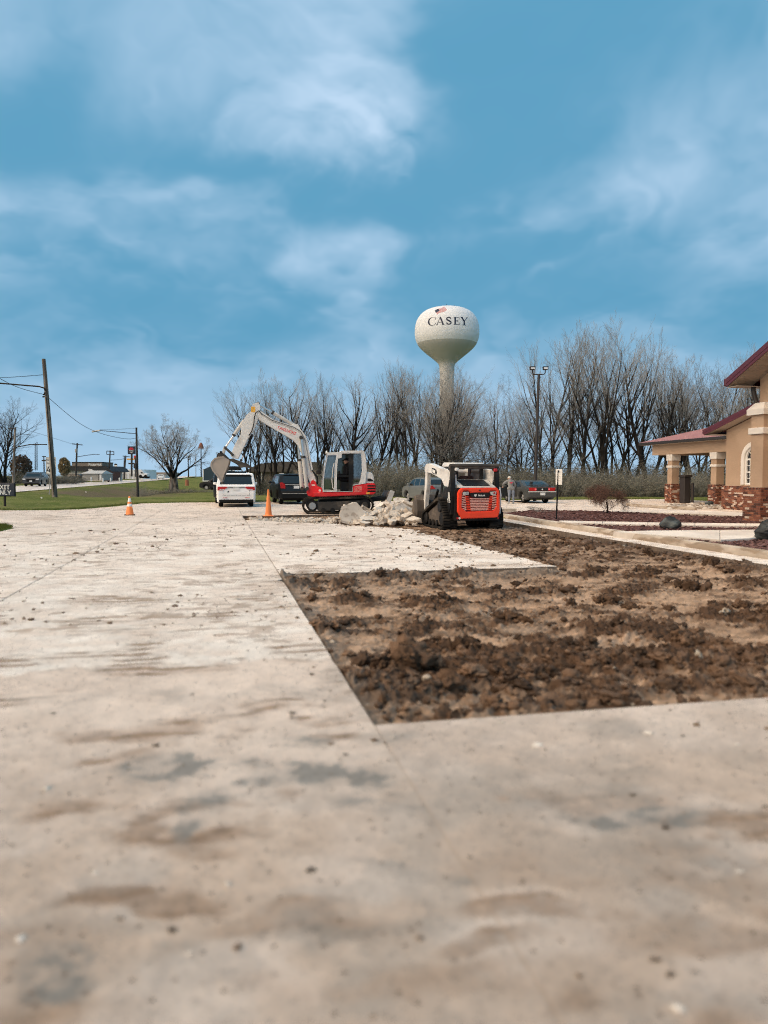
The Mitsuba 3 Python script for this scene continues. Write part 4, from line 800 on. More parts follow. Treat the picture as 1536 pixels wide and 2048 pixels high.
obj('head', hd, 'skin', op, smooth=True, M=EXM)
m = MB(); m.mesh(m3.Manifold.batch_hull([m3.Manifold.sphere(.102, 20).translate((hx + .01, y, hz + .79))]).trim_by_plane((0, 0, 1), hz + .78)); m.mesh(m3.Manifold.cylinder(.015, .085, .085, 20).scale((1.2, .9, 1)).translate((hx - .09, y, hz + .78))); obj('cap', m, 'dark_cloth', op, smooth=40, M=EXM)
# ------------------------------------------------------------------ compact track loader, own frame: x to its right, y forward, z up
ld = thing('track_loader', 'white compact track loader with bright red tailgate standing on the dug-out mud', 'loader')
def lo(name, mesh, mat, parent=None, **k): return obj(name, mesh, mat, parent or ld, **k)
lt = belt_outline(-.95, 1.05, .78, .30, .32)
def yz(poly, x0, x1, c=0.0):                                              # outline in (y, z), thickness along x
    m = prism(poly, x0, x1, c); v = np.array(m.vertices); return trimesh.Trimesh(np.stack([v[:, 1], v[:, 0], v[:, 2]], 1), np.array(m.faces)[:, ::-1], process=False)
tri = Polygon([(-.98, .10), (-.90, .02), (.95, .02), (1.10, .16), (1.08, .36), (.60, .56), (-.35, .86), (-.66, .84), (-.96, .42)]).buffer(.04).buffer(-.0)
for sx, (x0, x1) in ((-1, (-.99, -.54)), (1, (.54, .99))):
    t = numbered(ld + '__track'); scene[t] = mikit.ply(yz(tri.difference(tri.buffer(-.055)), x0, x1), 'rubber')
    ring = tri.exterior; mb = MB(); pitch = .088
    for i in range(int(ring.length / pitch)):
        p, q = np.array(ring.interpolate(i * pitch).coords[0]), np.array(ring.interpolate(i * pitch + .012).coords[0]); d = (q - p) / np.linalg.norm(q - p)
        M = np.eye(4); M[:3, 1] = [0, d[0], d[1]]; M[:3, 0] = [1, 0, 0]; M[:3, 2] = np.cross(M[:3, 0], M[:3, 1]); M[:3, 3] = [0, p[0], p[1]]
        w = (x1 - x0) / 2
        for k in (0, 1): mb.mesh(cbox(x0 + k * w + .006, x0 + (k + 1) * w - .006, -.024 + k * .03 - .015, .024 + k * .03 - .015, -.034, .034, .008), M)
    obj('cleat', mb, 'rubber', t, kind='stuff')
    obj('track_frame', yz(tri.buffer(-.12), x0 + .10, x1 - .10), 'muddy_steel', t)
    for (yy, zz, r) in ((-.68, .28, .20), (.86, .26, .19), (-.48, .66, .17), (-.2, .13, .10), (.15, .13, .10), (.5, .13, .10)):
        m = MB(); m.mesh(m3.Manifold.cylinder(x1 - x0 - .10, r, r, 24).rotate((0, 90, 0)).translate((x0 + .05, yy, zz))); obj('roller', m, 'machine_black', t, smooth=40)
lo('chassis', yz([(-1.10, .30), (-1.05, 1.0), (-.4, 1.15), (.9, 1.0), (1.05, .5), (.8, .26), (-.8, .26)], -.53, .53, .03), 'machine_black')
# tail: black surround, red tailgate with slats
lo('rear_bumper', prism([(-.70, .26), (.70, .26), (.72, .42), (-.72, .42)], -1.38, -1.0, .02), 'machine_black')
lo('rear_body', prism(Polygon([(-.72, .38), (.72, .38), (.74, 1.15), (.64, 1.26), (-.64, 1.26), (-.74, 1.15)]), -1.33, -.75, .02), 'machine_black')
G = lambda x, y: ((x - 962) / 880 * 1.33, 1.26 - (y - 690) / 610 * .90)        # tailgate drawing: close-up coordinates to metres
outline = Polygon([G(600, 698), G(1340, 690), G(1390, 750), G(1405, 830), G(1408, 1180), G(1370, 1290), G(1320, 1310), G(600, 1322), G(540, 1230), G(514, 1180), G(514, 810), G(545, 740)])
recess = Polygon([G(600, 800), G(640, 745), G(740, 752), G(780, 800), G(960, 790), G(1170, 790), G(1210, 750), G(1320, 755), G(1345, 800), G(1345, 1060), G(1270, 1165), G(690, 1182), G(590, 1090)])
tg = lo('tailgate', prism(outline.difference(recess), -1.47, -1.335, .025), 'loader_red', smooth=30)
obj('recess', prism(recess.buffer(.01), -1.40, -1.36), 'recess_red', tg)
obj('badge_band', prism([G(745, 810), G(790, 800), G(960, 795), G(1150, 795), G(1200, 808), G(1160, 890), G(960, 898), G(800, 885)], -1.478, -1.40, .006), 'machine_black', tg)
c = G(1010, 848); obj('lettering', text_on('Bobcat', .050, (c[0], -1.479, c[1]), (1, 0, 0), (0, 0, 1), .004), 'reflect_white', tg)
c = G(875, 848); hx_, hz_ = c
obj('emblem', prism(Polygon([(hx_ - .038, hz_ + .045), (hx_ - .018, hz_ + .025), (hx_ + .012, hz_ + .028), (hx_ + .036, hz_ + .046), (hx_ + .036, hz_ - .01), (hx_ + .015, hz_ - .028), (hx_ + .004, hz_ - .05), (hx_ - .012, hz_ - .03), (hx_ - .036, hz_ - .02)]), -1.482, -1.479), 'reflect_white', tg)
for i in range(8):
    zc = G(0, 915 + i * 33)[1]; m = MB(); m.box(G(768, 0)[0] + .012 * i * .35, G(1180, 0)[0] - .012 * i * .4, -1.455, -1.398, zc - .013, zc + .013, .005); obj('slat', m, 'loader_slat', tg)
for sx in (-1, 1):
    for i in range(9):
        zc = G(0, 862 + i * 36)[1]; m = MB(); a, b = (G(590 + 6 * max(0, i - 6) * 4, 0)[0], G(672 + i * 3, 0)[0]) if sx < 0 else (G(1245 - i * 0, 0)[0], G(1338 - 6 * max(0, i - 6) * 4, 0)[0])
        q = sx * .02; m.bar((a, -1.43, zc - (0 if sx < 0 else -q)), (b, -1.43, zc - (q if sx < 0 else 0) * 1.0), .05, .022, .004); obj('side_slat', m, 'loader_slat', tg)
    m = MB(); xx = (G(668, 0)[0], G(735, 0)[0], G(715, 0)[0], G(790, 0)[0]) if sx < 0 else (G(1195, 0)[0], G(1262, 0)[0], G(1140, 0)[0], G(1215, 0)[0])
    for i in range(9):
        zc = G(0, 870 + i * 33)[1]; f = i / 8; a, b = xx[0] * (1 - f) + xx[2] * f, xx[1] * (1 - f) + xx[3] * f; m.box(a, b, -1.452, -1.398, zc - .016, zc + .010, .004)
    obj('grille_rib', m, 'loader_red', tg, kind='stuff')
    a = G(610 if sx < 0 else 1195, 785); lamp = obj('tail_lamp', prism([(a[0], a[1] + .01), (a[0] + .20 - .0, a[1] + (.02 if sx > 0 else .015)), (a[0] + .185, a[1] - .075), (a[0] + .02, a[1] - .08)], -1.474, -1.40, .006), 'machine_grey', tg); m = MB(); m.box(a[0] + .10, a[0] + .165, -1.479, -1.47, a[1] - .05, a[1] + .0); obj('lens', m, 'tail_red' if sx > 0 else 'rim_alloy', lamp)
obj('latch', prism([G(945, 755), G(972, 728), G(1000, 755)], -1.476, -1.46), 'machine_black', tg)
for x, mt in ((-.66, 'tail_red'), (-.60, 'reflect_white'), (.645, 'tail_red')): m = MB(); m.mesh(m3.Manifold.cylinder(.05, .035, .035, 16).rotate((90, 0, 0)).translate((x, -1.34, .34))); lo('reflector', m, mt, smooth=40)
# engine deck and rear frame
lo('engine_deck', yz([(-1.33, 1.26), (-1.30, 1.285), (-.62, 1.50), (-.55, 1.46), (-.55, 1.2), (-1.3, 1.2)], -.60, .60, .01), 'machine_grey')
lo('deck_screen', yz([(-1.24, 1.316), (-1.24, 1.326), (-.70, 1.495), (-.70, 1.48)], -.44, .44), 'machine_black')
tail_z = 1.95
for sx in (-1, 1):
    lo('upright', yz([(-1.22, .95), (-1.10, 1.93), (-.92, 1.95), (-.82, 1.75), (-.88, 1.3), (-.80, .95)], sx * .72 - .07, sx * .72 + .07, .02), 'machine_black')
    lo('rear_fender', yz([(-1.20, .45), (-1.26, 1.0), (-1.16, 1.28), (-.60, 1.26), (-.3, 1.0), (-.5, .86), (-.95, .80), (-1.05, .40)], sx * .77 - .04, sx * .77 + .05, .015), 'machine_black' if sx < 0 else 'machine_white')
m = MB(); m.tube([(-.80, -1.06, 1.93), (.80, -1.06, 1.93)], .055, 14); m.box(-.80, .80, -1.09, -.95, 1.83, 1.905, .02); lo('cross_tube', m, 'steel_dark', smooth=40)
m = MB(); m.box(.60, .72, -1.17, -1.10, 1.74, 1.84, .02); lo('beacon', m, 'tail_red')
m = MB(); m.box(-.66, -.53, -1.13, -1.06, 1.76, 1.86, .02); lo('work_light', m, 'reflect_white')
m = MB(); m.tube([(-.60, -1.02, 1.25), (-.62, -1.0, 1.65)], .05, 12); lo('filter_canister', m, 'machine_white', smooth=40)
# cab
lo('cab_shell', yz(Polygon([(-.55, 1.0), (-.62, 1.88), (-.5, 1.99), (.42, 2.0), (.56, 1.9), (.78, 1.02), (.75, .72), (-.3, .78)]).difference(Polygon([(-.45, 1.18), (-.5, 1.84), (.35, 1.86), (.60, 1.10), (.3, .95)])), -.47, -.42, .004), 'machine_black')
lo('cab_shell', yz(Polygon([(-.55, 1.0), (-.62, 1.88), (-.5, 1.99), (.42, 2.0), (.56, 1.9), (.78, 1.02), (.75, .72), (-.3, .78)]).difference(Polygon([(-.45, 1.18), (-.5, 1.84), (.35, 1.86), (.60, 1.10), (.3, .95)])), .42, .47, .004), 'machine_black')
for x in (-.45, .44): lo('side_pane', yz([(-.46, 1.16), (-.51, 1.85), (.36, 1.87), (.62, 1.1), (.3, .94)], x, x + .006), 'cab_glass')
lo('roof', yz([(-.64, 1.93), (-.55, 2.03), (.42, 2.05), (.56, 1.96), (.5, 1.9), (-.6, 1.88)], -.50, .50, .03), 'machine_white', smooth=40)
lo('rear_pane', yz([(-.585, 1.50), (-.575, 1.50), (-.60, 1.84), (-.61, 1.84)], -.36, .36), 'glass'); lo('front_pane', yz([(.56, 1.86), (.57, 1.86), (.80, 1.05), (.79, 1.05)], -.42, .42), 'glass')
for sx in (-1, 1): m = MB(); m.box(sx * .40 - .04, sx * .40 + .04, -.62, -.54, 1.2, 1.9, .01); lo('cab_post', m, 'machine_black')
m = MB(); m.box(-.25, .25, -.40, -.27, 1.0, 1.62, .05); m.box(-.25, .25, -.35, .15, .95, 1.08, .05); lo('seat', m, 'dark_cloth', smooth=40)
# lift arms, raised a little, and the bucket
for sx in (-1, 1):
    x0, x1 = sx * .66 - .09, sx * .66 + .09
    x0, x1 = x0 + sx * .05, x1 + sx * .05
    arm = lo('lift_arm', yz(Polygon([(-1.02, 1.50), (-1.06, 1.72), (-.95, 1.80), (-.3, 1.84), (.9, 2.03), (1.28, 2.02), (1.42, 1.92), (1.42, 1.80), (1.30, 1.74), (.7, 1.70), (-.25, 1.52), (-.55, 1.30), (-.9, 1.28)]), x0, x1, .015), 'machine_white', smooth=30)
    obj('lower_link', yz(Polygon([(1.18, 1.80), (1.42, 1.82), (1.46, 1.30), (1.60, .82), (1.64, .48), (1.48, .42), (1.40, .80), (1.24, 1.32)]), x0 + .02, x1 - .02, .015), 'machine_white', arm)
    xs_ = x0 - .004 if sx < 0 else x1 + .004
    obj('badge', yz([(.28, 1.66), (.28, 1.84), (.62, 1.88), (.62, 1.72)], min(xs_, xs_ + sx * .004), max(xs_, xs_ + sx * .004)), 'machine_black', arm)
    obj('badge_text_plate', yz([(.32, 1.69), (.32, 1.80), (.58, 1.84), (.58, 1.74)], min(xs_ + sx * .004, xs_ + sx * .007), max(xs_ + sx * .004, xs_ + sx * .007)), 'reflect_white', arm)
    obj('emblem', yz(Polygon([(.16, 1.66), (.15, 1.76), (.24, 1.83), (.25, 1.68)]), min(xs_, xs_ + sx * .004), max(xs_, xs_ + sx * .004)), 'machine_black', arm)
    m = MB(); m.tube([(sx * .60, -.75, 1.02), (sx * .62, -.15, 1.50)], .05, 12); m.tube([(sx * .62, -.15, 1.50), (sx * .63, .1, 1.68)], .028, 10); obj('lift_cylinder', m, 'machine_grey', arm, smooth=50)
    m = MB(); m.tube([(sx * .40, 1.20, 1.15), (sx * .38, 1.58, .75)], .045, 12); obj('tilt_cylinder', m, 'machine_black', arm, smooth=50)
m = MB(); m.tube([(-.78, 1.32, 1.78), (.78, 1.32, 1.78)], .06, 14); lo('arm_cross_tube', m, 'machine_white', smooth=40)
bkt = ld + '__bucket'
sideb = Polygon([(1.60, .12), (1.52, .40), (1.56, .82), (1.70, .97), (1.95, .92), (2.36, .10), (2.30, .06)])
for x in (-1.02, 1.0): obj('side_plate', yz(sideb, x, x + .025, .004), 'muddy_steel', bkt)
bl_ = LineString([(2.36, .075), (1.75, .09), (1.60, .16), (1.53, .42), (1.57, .80), (1.74, .975)]); obj('shell', yz(bl_.buffer(.018, cap_style=2), -1.0, 1.0), 'muddy_steel', bkt)
for x in (-.45, .45): obj('mount_ear', yz([(1.40, .35), (1.40, .75), (1.54, .80), (1.52, .32)], x - .1, x + .1, .01), 'machine_black', bkt)
lo('side_badge_panel', yz(Polygon([(-1.16, .62), (-1.2, 1.02), (-1.10, 1.15), (-.95, 1.12), (-.92, .72), (-1.02, .48)]), -.832, -.822), 'machine_black')
lo('side_badge_top', yz(Polygon([(-1.17, .86), (-1.18, 1.02), (-1.10, 1.13), (-1.0, 1.11), (-1.0, .95)]), -.836, -.832), 'machine_grey')
m = text_on('T76', .11, (-.833, -1.06, .86), (0, -1, 0), (0, 0, 1), .003); lo('model_number', m, 'reflect_white')
LDM = place((2.50, 24.35, -.05), .26)
for k in [k for k in scene if k.startswith(ld + '__')]: scene[k]['to_world'] = T(LDM.tolist())
# ------------------------------------------------------------------ road vehicles: own frame x right, y forward, z up
def paint(name, col, rough=.3): return pmat(name, col, rough, specular=.35, clearcoat=.5, clearcoat_gloss=.9)
paint('paint_white', (.84, .835, .82)); paint('paint_black', (.006, .0065, .0075), .38); paint('paint_charcoal', (.065, .068, .066)); paint('paint_sage', (.14, .15, .148)); paint('paint_slate', (.05, .052, .055)); paint('paint_silver', (.45, .46, .47)); paint('paint_maroon', (.16, .03, .03))
pmat('trim_black', (.009, .009, .009), .7, specular=.2); pmat('lamp_clear', (.70, .72, .74), .15, specular=.7); pmat('tyre', (.010, .010, .0095), .9, specular=.15); pmat('interior_dark', (.02, .02, .02), .9)
scene['tail_lit'] = {'type': 'twosided', 'b': {'type': 'principled', 'base_color': {'type': 'rgb', 'value': [.9, .18, .2]}, 'roughness': .3}}
def vehicle(name, label, cat, mat, loc, rz, L, W, prof, zb, th, wheels, wr, side, rear, front, lamps, plate=None, group=None, rails=None, hook=None, door_open=False, badge=None, bumper=None):
    k = thing(name, label, cat, group); M = place(loc, rz); hw = W / 2
    def warp(v, extra=0.0):
        v = np.array(v, float); z, y = v[:, 2], v[:, 1]
        f = 1 - th * np.maximum(z - zb, 0) - .06 * np.clip((zb - z) / zb, 0, 1) ** 2
        e = np.maximum(np.abs(y) - (L / 2 - .75), 0) / .75; f = f * (1 - .085 * e ** 2)
        v[:, 0] = v[:, 0] * f; return v
    def part(nm, m, mt, parent=k, smooth=28, warped=True):
        v, f = (np.array(m.vertices), np.array(m.faces)) if hasattr(m, 'vertices') else (lambda mm: (np.array(mm.vert_properties[:, :3]), np.array(mm.tri_verts)))(m.to_mesh())
        return obj(nm, trimesh.Trimesh(warp(v) if warped else v, f, process=False), mt, parent, smooth=smooth, M=M)
    def yzx(poly, x0, x1, c=0.0, fine=.16):
        m = yz(poly, x0, x1, c); mm = m3.Manifold(m3.Mesh(np.array(m.vertices, np.float32), np.array(m.faces, np.uint32)))
        return mm.refine_to_length(fine) if mm.status() == m3.Error.NoError and fine else m
    P = Polygon(prof)
    for wy in wheels: P = P.difference(Point(wy, wr).buffer(wr * 1.16, 10))
    P = P.buffer(.05, 4).buffer(-.09, 4).buffer(.04, 4)
    part('body', yzx(P, -hw, hw, .045), mat)
    m = cbox(-hw * .82, hw * .82, -L / 2 + .25, L / 2 - .3, .22, zb * .7); part('underbody', m, 'trim_black')
    for wy in wheels:
        for sx in (-1, 1):
            x0 = sx * (hw - .21) - .105 - (.02 if sx > 0 else -.02)
            prf = [(wr * .62, -.10), (wr * .93, -.105), (wr, -.07), (wr, .07), (wr * .93, .105), (wr * .62, .10)]
            t = lathe(prf + [prf[0]], 26); t.apply_transform(trimesh.transformations.rotation_matrix(math.pi / 2, [0, 1, 0])); t.apply_translation((x0 + .105, wy, wr))
            w = obj('wheel', t, 'tyre', k, smooth=40, M=M)
            mb = MB(); mb.mesh(m3.Manifold.cylinder(.16, wr * .64, wr * .64, 24).rotate((0, 90, 0)).translate((x0 + .025, wy, wr)))
            for i in range(5):
                a = i * 2 * math.pi / 5; mb.bar((x0 + (.0 if sx < 0 else .21), wy, wr), (x0 + (.0 if sx < 0 else .21), wy + wr * .55 * math.cos(a), wr + wr * .55 * math.sin(a)), .03, .07, .01)
            obj('rim', mb, 'rim_alloy', w, smooth=30, M=M)
    for q in side:
        for sx in (-1, 1):
            a, b = (hw - .004, hw + .006); part('side_window', yzx(Polygon(q), a, b) if sx > 0 else yzx(Polygon(q), -b, -a), 'car_glass')
    def glasspatch(nm, p0, p1, w0, w1, mt='car_glass', off=.012):
        p0, p1 = np.array(p0), np.array(p1); d = p1 - p0; n = np.array([-d[1], d[0]]); n = n / np.linalg.norm(n)
        c = (p0 + p1) / 2; n = n if n @ np.array([np.sign(c[0]), .4]) > 0 else -n
        A, B = p0 + n * off, p1 + n * off; A2, B2 = p0 - n * .01, p1 - n * .01
        m = m3.Manifold.hull_points(np.array([(s * w, p[0], p[1]) for w, pp in ((w0, (A, A2)), (w1, (B, B2))) for p in pp for s in (-1, 1)])); return part(nm, m, mt, warped=False, smooth=False)
    glasspatch('rear_window', *rear); glasspatch('windscreen', *front)
    for nm, pts, y0, y1, mt, both in lamps:
        for sx in ((-1, 1) if both else (1,)):
            poly = [(sx * a, b) for a, b in pts]; m = prism(Polygon(poly), y0, y1, .008)
            part(nm, m, mt, smooth=False, warped=False)
    if plate: x, z, y = plate; part('licence_plate', cbox(x - .155, x + .155, y - .012, y, z - .078, z + .078, .004), 'plate_white', smooth=False, warped=False)
    for sx in (-1, 1):
        my = front[1][0] * .45 + front[0][0] * .55 - .15
        part('mirror', cbox(sx * (hw + .10) - .10, sx * (hw + .10) + .10, my - .08, my + .08, zb + .02, zb + .17, .04), mat, smooth=40, warped=False)
    if rails:
        for sx in (-1, 1): m = MB(); m.tube([(sx * hw * rails[3], rails[0], rails[2] - .02), (sx * hw * rails[3], rails[0] + .1, rails[2] + .03), (sx * hw * rails[3], rails[1] - .1, rails[2] + .03), (sx * hw * rails[3], rails[1], rails[2] - .02)], .02, 8); obj('roof_rail', m, 'machine_grey', k, smooth=50, M=M)
    if bumper: part('bumper', yzx(Polygon(bumper), -hw + .0, hw - .0, .02), mat if badge is None else badge)
    if hook: hook(k, M, part)
    return k
# white minivan, seen square from behind
mvp = [(-2.55, .32), (-2.58, .75), (-2.52, 1.08), (-2.38, 1.20), (-2.12, 1.70), (-1.9, 1.76), (.4, 1.75), (1.0, 1.60), (1.75, 1.16), (2.45, .98), (2.57, .75), (2.55, .30), (2.3, .24), (-2.3, .24)]
def mv_extra(k, M, part):
    part('rear_spoiler', cbox(-.70, .70, -2.22, -1.95, 1.665, 1.70, .012), 'paint_white', warped=False)
    part('window_band', prism(Polygon([(-.80, 1.575), (.80, 1.575), (.77, 1.64), (-.77, 1.64)]), -2.235, -2.14), 'trim_black', smooth=False, warped=False)
    part('trim_bar', cbox(-.43, .43, -2.585, -2.50, 1.005, 1.03, .006), 'trim_black', warped=False)
    part('lower_bumper', cbox(-.86, .86, -2.60, -2.3, .25, .40, .03), 'trim_black', warped=False)
    part('tailgate_seam', cbox(-.66, .66, -2.588, -2.55, .592, .600), 'trim_black', smooth=False, warped=False)
    for sx in (-1, 1):
        part('reflector', cbox(sx * .55 - .12, sx * .55 + .12, -2.592, -2.55, .478, .498), 'tail_red', smooth=False, warped=False)
        part('tailgate_seam', cbox(sx * .665 - .004, sx * .665 + .004, -2.588, -2.55, .6, .9), 'trim_black', smooth=False, warped=False)
    m = MB(); m.bar((-.05, -2.40, 1.215), (.28, -2.37, 1.245), .012, .02); obj('wiper', m, 'trim_black', k, M=M)
    part('badge', prism(Point(-.40, .80).buffer(.04), -2.592, -2.58), 'trim_black', smooth=False, warped=False)
vehicle('minivan', 'white minivan parked with its back to the camera under the raised excavator bucket', 'minivan', 'paint_white', (-8.08, 41.4, 0), .205, 5.15, 2.02, mvp, 1.1, .20, (-1.5, 1.5), .35,
        [[(-1.95, 1.17), (-1.85, 1.62), (-.9, 1.64), (-.85, 1.15)], [(-.75, 1.15), (-.8, 1.64), (.2, 1.64), (.25, 1.13)], [(.33, 1.13), (.28, 1.63), (.65, 1.58), (1.35, 1.16)]],
        ((-2.41, 1.17), (-2.17, 1.655), .82, .74), ((1.75, 1.16), (1.0, 1.6), .8, .66),
        [('tail_lamp', [(.44, 1.02), (.50, 1.06), (.93, 1.05), (.945, .88), (.70, .885), (.58, .92)], -2.60, -2.40, 'tail_red', True), ('lamp_lens', [(.60, .905), (.83, .895), (.83, .925), (.64, .93)], -2.606, -2.59, 'lamp_clear', True)], plate=(0, .93, -2.585), rails=(-1.9, .2, 1.76, .66), hook=mv_extra)
# black full-size vehicle in front of it, with a roof basket
svp = [(-2.6, .45), (-2.62, .8), (-2.58, 1.25), (-2.45, 1.80), (-2.3, 1.90), (.3, 1.90), (.75, 1.80), (1.3, 1.32), (2.4, 1.22), (2.62, 1.0), (2.62, .45), (2.3, .35), (-2.3, .35)]
def sv_extra(k, M, part):
    b = numbered(k + '__roof_basket'); m = MB(); m.mesh(prism(Polygon([(-.68, 1.98), (.68, 1.98), (.56, 2.20), (-.5, 2.20)]), -2.2, -.4, .03)); scene[b] = mikit.ply(m.get(), 'machine_black'); scene[b]['to_world'] = T(M.tolist())
    for i in range(5): part_k = obj('slot', cbox(-.56 + i * .23, -.42 + i * .23, -2.22, -2.19, 1.925, 1.975, .01), 'lamp_clear', b, M=M)
    for sx in (-1, 1): m = MB(); m.bar((sx * .7, -2.2, 1.94), (sx * .7, -.4, 1.94), .05, .08, .01); obj('side_bar', m, 'machine_grey', b, M=M)
vehicle('roof_rack_suv', 'large black vehicle with a roof basket, half hidden in front of the white minivan', 'suv', 'paint_black', (-9.55, 47.3, 0), .20, 5.25, 2.05, svp, 1.25, .16, (-1.55, 1.6), .40,
        [[(-2.3, 1.3), (-2.2, 1.78), (-1.1, 1.78), (-1.05, 1.28)], [(-.95, 1.28), (-1.0, 1.78), (0, 1.78), (.05, 1.28)], [(.15, 1.28), (.1, 1.78), (.6, 1.75), (1.05, 1.3)]], ((-2.56, 1.3), (-2.46, 1.78), .84, .78), ((1.3, 1.33), (.76, 1.79), .84, .74),
        [('tail_lamp', [(.90, 1.02), (.98, 1.02), (.97, 1.2), (.90, 1.2)], -2.64, -2.5, 'trim_black', True)], plate=(0, 1.0, -2.63), hook=sv_extra)
# black crossover behind the excavator's boom
cvp = [(-2.4, .40), (-2.45, .75), (-2.40, 1.10), (-2.28, 1.22), (-2.02, 1.68), (-1.8, 1.74), (.3, 1.72), (.8, 1.60), (1.4, 1.18), (2.2, 1.06), (2.42, .85), (2.42, .40), (2.1, .30), (-2.1, .30)]
def cv_extra(k, M, part):
    part('chrome_strip', cbox(-.78, .78, -2.475, -2.40, 1.10, 1.13, .006), 'machine_grey', warped=False); part('lower_bumper', cbox(-.84, .84, -2.49, -2.2, .34, .62, .03), 'trim_black', warped=False)
    part('bumper_strip', cbox(-.80, .80, -2.495, -2.45, .62, .645, .005), 'machine_grey', smooth=False, warped=False)
    part('spoiler', cbox(-.68, .68, -2.12, -1.85, 1.67, 1.71, .012), 'paint_black', warped=False)
vehicle('black_suv', 'black sport utility vehicle parked behind the excavator boom and the plain orange cone', 'suv', 'paint_black', (-5.62, 45.5, 0), .27, 4.9, 1.95, cvp, 1.15, .20, (-1.42, 1.45), .38,
        [[(-1.98, 1.2), (-1.85, 1.6), (-1.1, 1.62), (-1.05, 1.18)], [(-.95, 1.18), (-1.0, 1.62), (0, 1.62), (.05, 1.17)], [(.14, 1.17), (.1, 1.62), (.55, 1.56), (1.05, 1.17)]], ((-2.31, 1.2), (-2.06, 1.63), .76, .68), ((1.4, 1.19), (.8, 1.58), .78, .66),
        [('tail_lamp', [(.62, .90), (.90, .92), (.91, 1.24), (.80, 1.26), (.66, 1.16)], -2.48, -2.2, 'tail_red', True)], plate=(0, .98, -2.47), rails=(-1.7, .2, 1.74, .64), hook=cv_extra)
# grey-green crossover behind the loader bucket
gvp = [(-2.2, .38), (-2.26, .7), (-2.2, 1.0), (-2.0, 1.12), (-1.75, 1.40), (-1.3, 1.52), (-.1, 1.53), (.5, 1.42), (1.15, 1.06), (2.05, .92), (2.25, .7), (2.24, .36), (1.9, .26), (-1.9, .26)]
vehicle('grey_hatchback', 'grey-green hatchback with dark windows, partly behind the loader bucket', 'car', 'paint_sage', (2.72, 47.0, 0), .36, 4.5, 1.84, gvp, 1.02, .22, (-1.32, 1.36), .34,
        [[(-1.55, 1.08), (-1.35, 1.42), (-.85, 1.45), (-.8, 1.05)], [(-.7, 1.05), (-.75, 1.45), (-.05, 1.45), (.0, 1.03)], [(.08, 1.03), (.03, 1.45), (.42, 1.38), (.95, 1.03)]], ((-2.03, 1.13), (-1.75, 1.40), .70, .64), ((1.15, 1.07), (.5, 1.41), .74, .62),
        [('tail_lamp', [(.52, .86), (.86, .84), (.88, 1.02), (.7, 1.06)], -2.27, -2.0, 'tail_red', True)], plate=(0, .8, -2.26))
# dark coupe-like sedan with its driver's door open
sdp = [(-2.42, .35), (-2.48, .62), (-2.44, .92), (-2.30, 1.0), (-1.72, 1.04), (-1.0, 1.30), (-.6, 1.35), (.1, 1.34), (.45, 1.26), (1.15, .96), (2.1, .82), (2.42, .62), (2.42, .32), (2.1, .22), (-2.1, .22)]
def sd_extra(k, M, part):
    part('lamp_panel', prism(Polygon([(-.80, .74), (.80, .74), (.83, .93), (-.83, .93)]), -2.49, -2.4, .01), 'tail_red', smooth=False, warped=False)
    part('lamp_centre', prism(Polygon([(-.38, .745), (.38, .745), (.38, .925), (-.38, .925)]), -2.494, -2.48), 'interior_dark', smooth=False, warped=False)
    for x in (-.42, .42): part('lit_lamp', prism(Polygon([(x - .05, .785), (x + .05, .785), (x + .05, .885), (x - .05, .885)]), -2.50, -2.48), 'tail_lit', smooth=False, warped=False)
    part('badge', prism(Point(0, .83).buffer(.045), -2.50, -2.48), 'plate_white', smooth=False, warped=False)
    part('bumper_top', cbox(-.86, .86, -2.56, -2.40, .655, .72, .02), 'machine_grey', warped=False); part('bumper', cbox(-.86, .86, -2.55, -2.3, .36, .655, .05), 'paint_charcoal', warped=False)
    sp = part('spoiler', cbox(-.68, .68, -2.36, -2.14, 1.085, 1.11, .01), 'paint_charcoal', warped=False)
    for x in (-.55, .55): obj('spoiler_foot', cbox(x - .04, x + .04, -2.3, -2.2, 1.0, 1.09), 'paint_charcoal', sp, M=M)
    # driver's door, hinged at its front edge and swung wide
    H = M @ place((-.90, .62, 0), math.radians(-58))
    d = numbered(k + '__open_door')
    scene[d] = mikit.ply(yz(Polygon([(-1.22, .34), (-1.26, .95), (0, .95), (.0, .34)]), -.05, .05, .02), 'paint_charcoal'); scene[d]['to_world'] = T(H.tolist())
    obj('window_frame', yz(Polygon([(-1.25, .95), (-1.0, 1.28), (-.62, 1.28), (0, .95)]).difference(Polygon([(-1.17, .97), (-.98, 1.24), (-.64, 1.24), (-.1, .97)])), -.03, .03), 'trim_black', d, M=H)
    obj('pane', yz(Polygon([(-1.19, .96), (-.99, 1.25), (-.63, 1.25), (-.08, .96)]), -.004, .004), 'glass', d, M=H)
    part('door_opening', yz(Polygon([(-.65, .36), (-.7, .96), (-.35, 1.26), (.1, 1.26), (.6, .96), (.6, .36)]), -.905, -.895), 'interior_dark', smooth=False, warped=False)
vehicle('sedan', 'dark grey sedan with red tail lamps lit and driver door open beside the standing person', 'car', 'paint_charcoal', (8.85, 47.3, 0), .20, 4.95, 1.80, sdp, .93, .34, (-1.35, 1.42), .325,
        [[(-1.35, .98), (-.92, 1.25), (-.55, 1.28), (-.5, .96)], [(-.42, .96), (-.47, 1.28), (.08, 1.27), (.40, 1.19), (.85, .95)]], ((-1.70, 1.055), (-1.0, 1.285), .66, .55), ((1.15, .97), (.45, 1.25), .70, .56), [], plate=(0, .56, -2.555), hook=sd_extra)
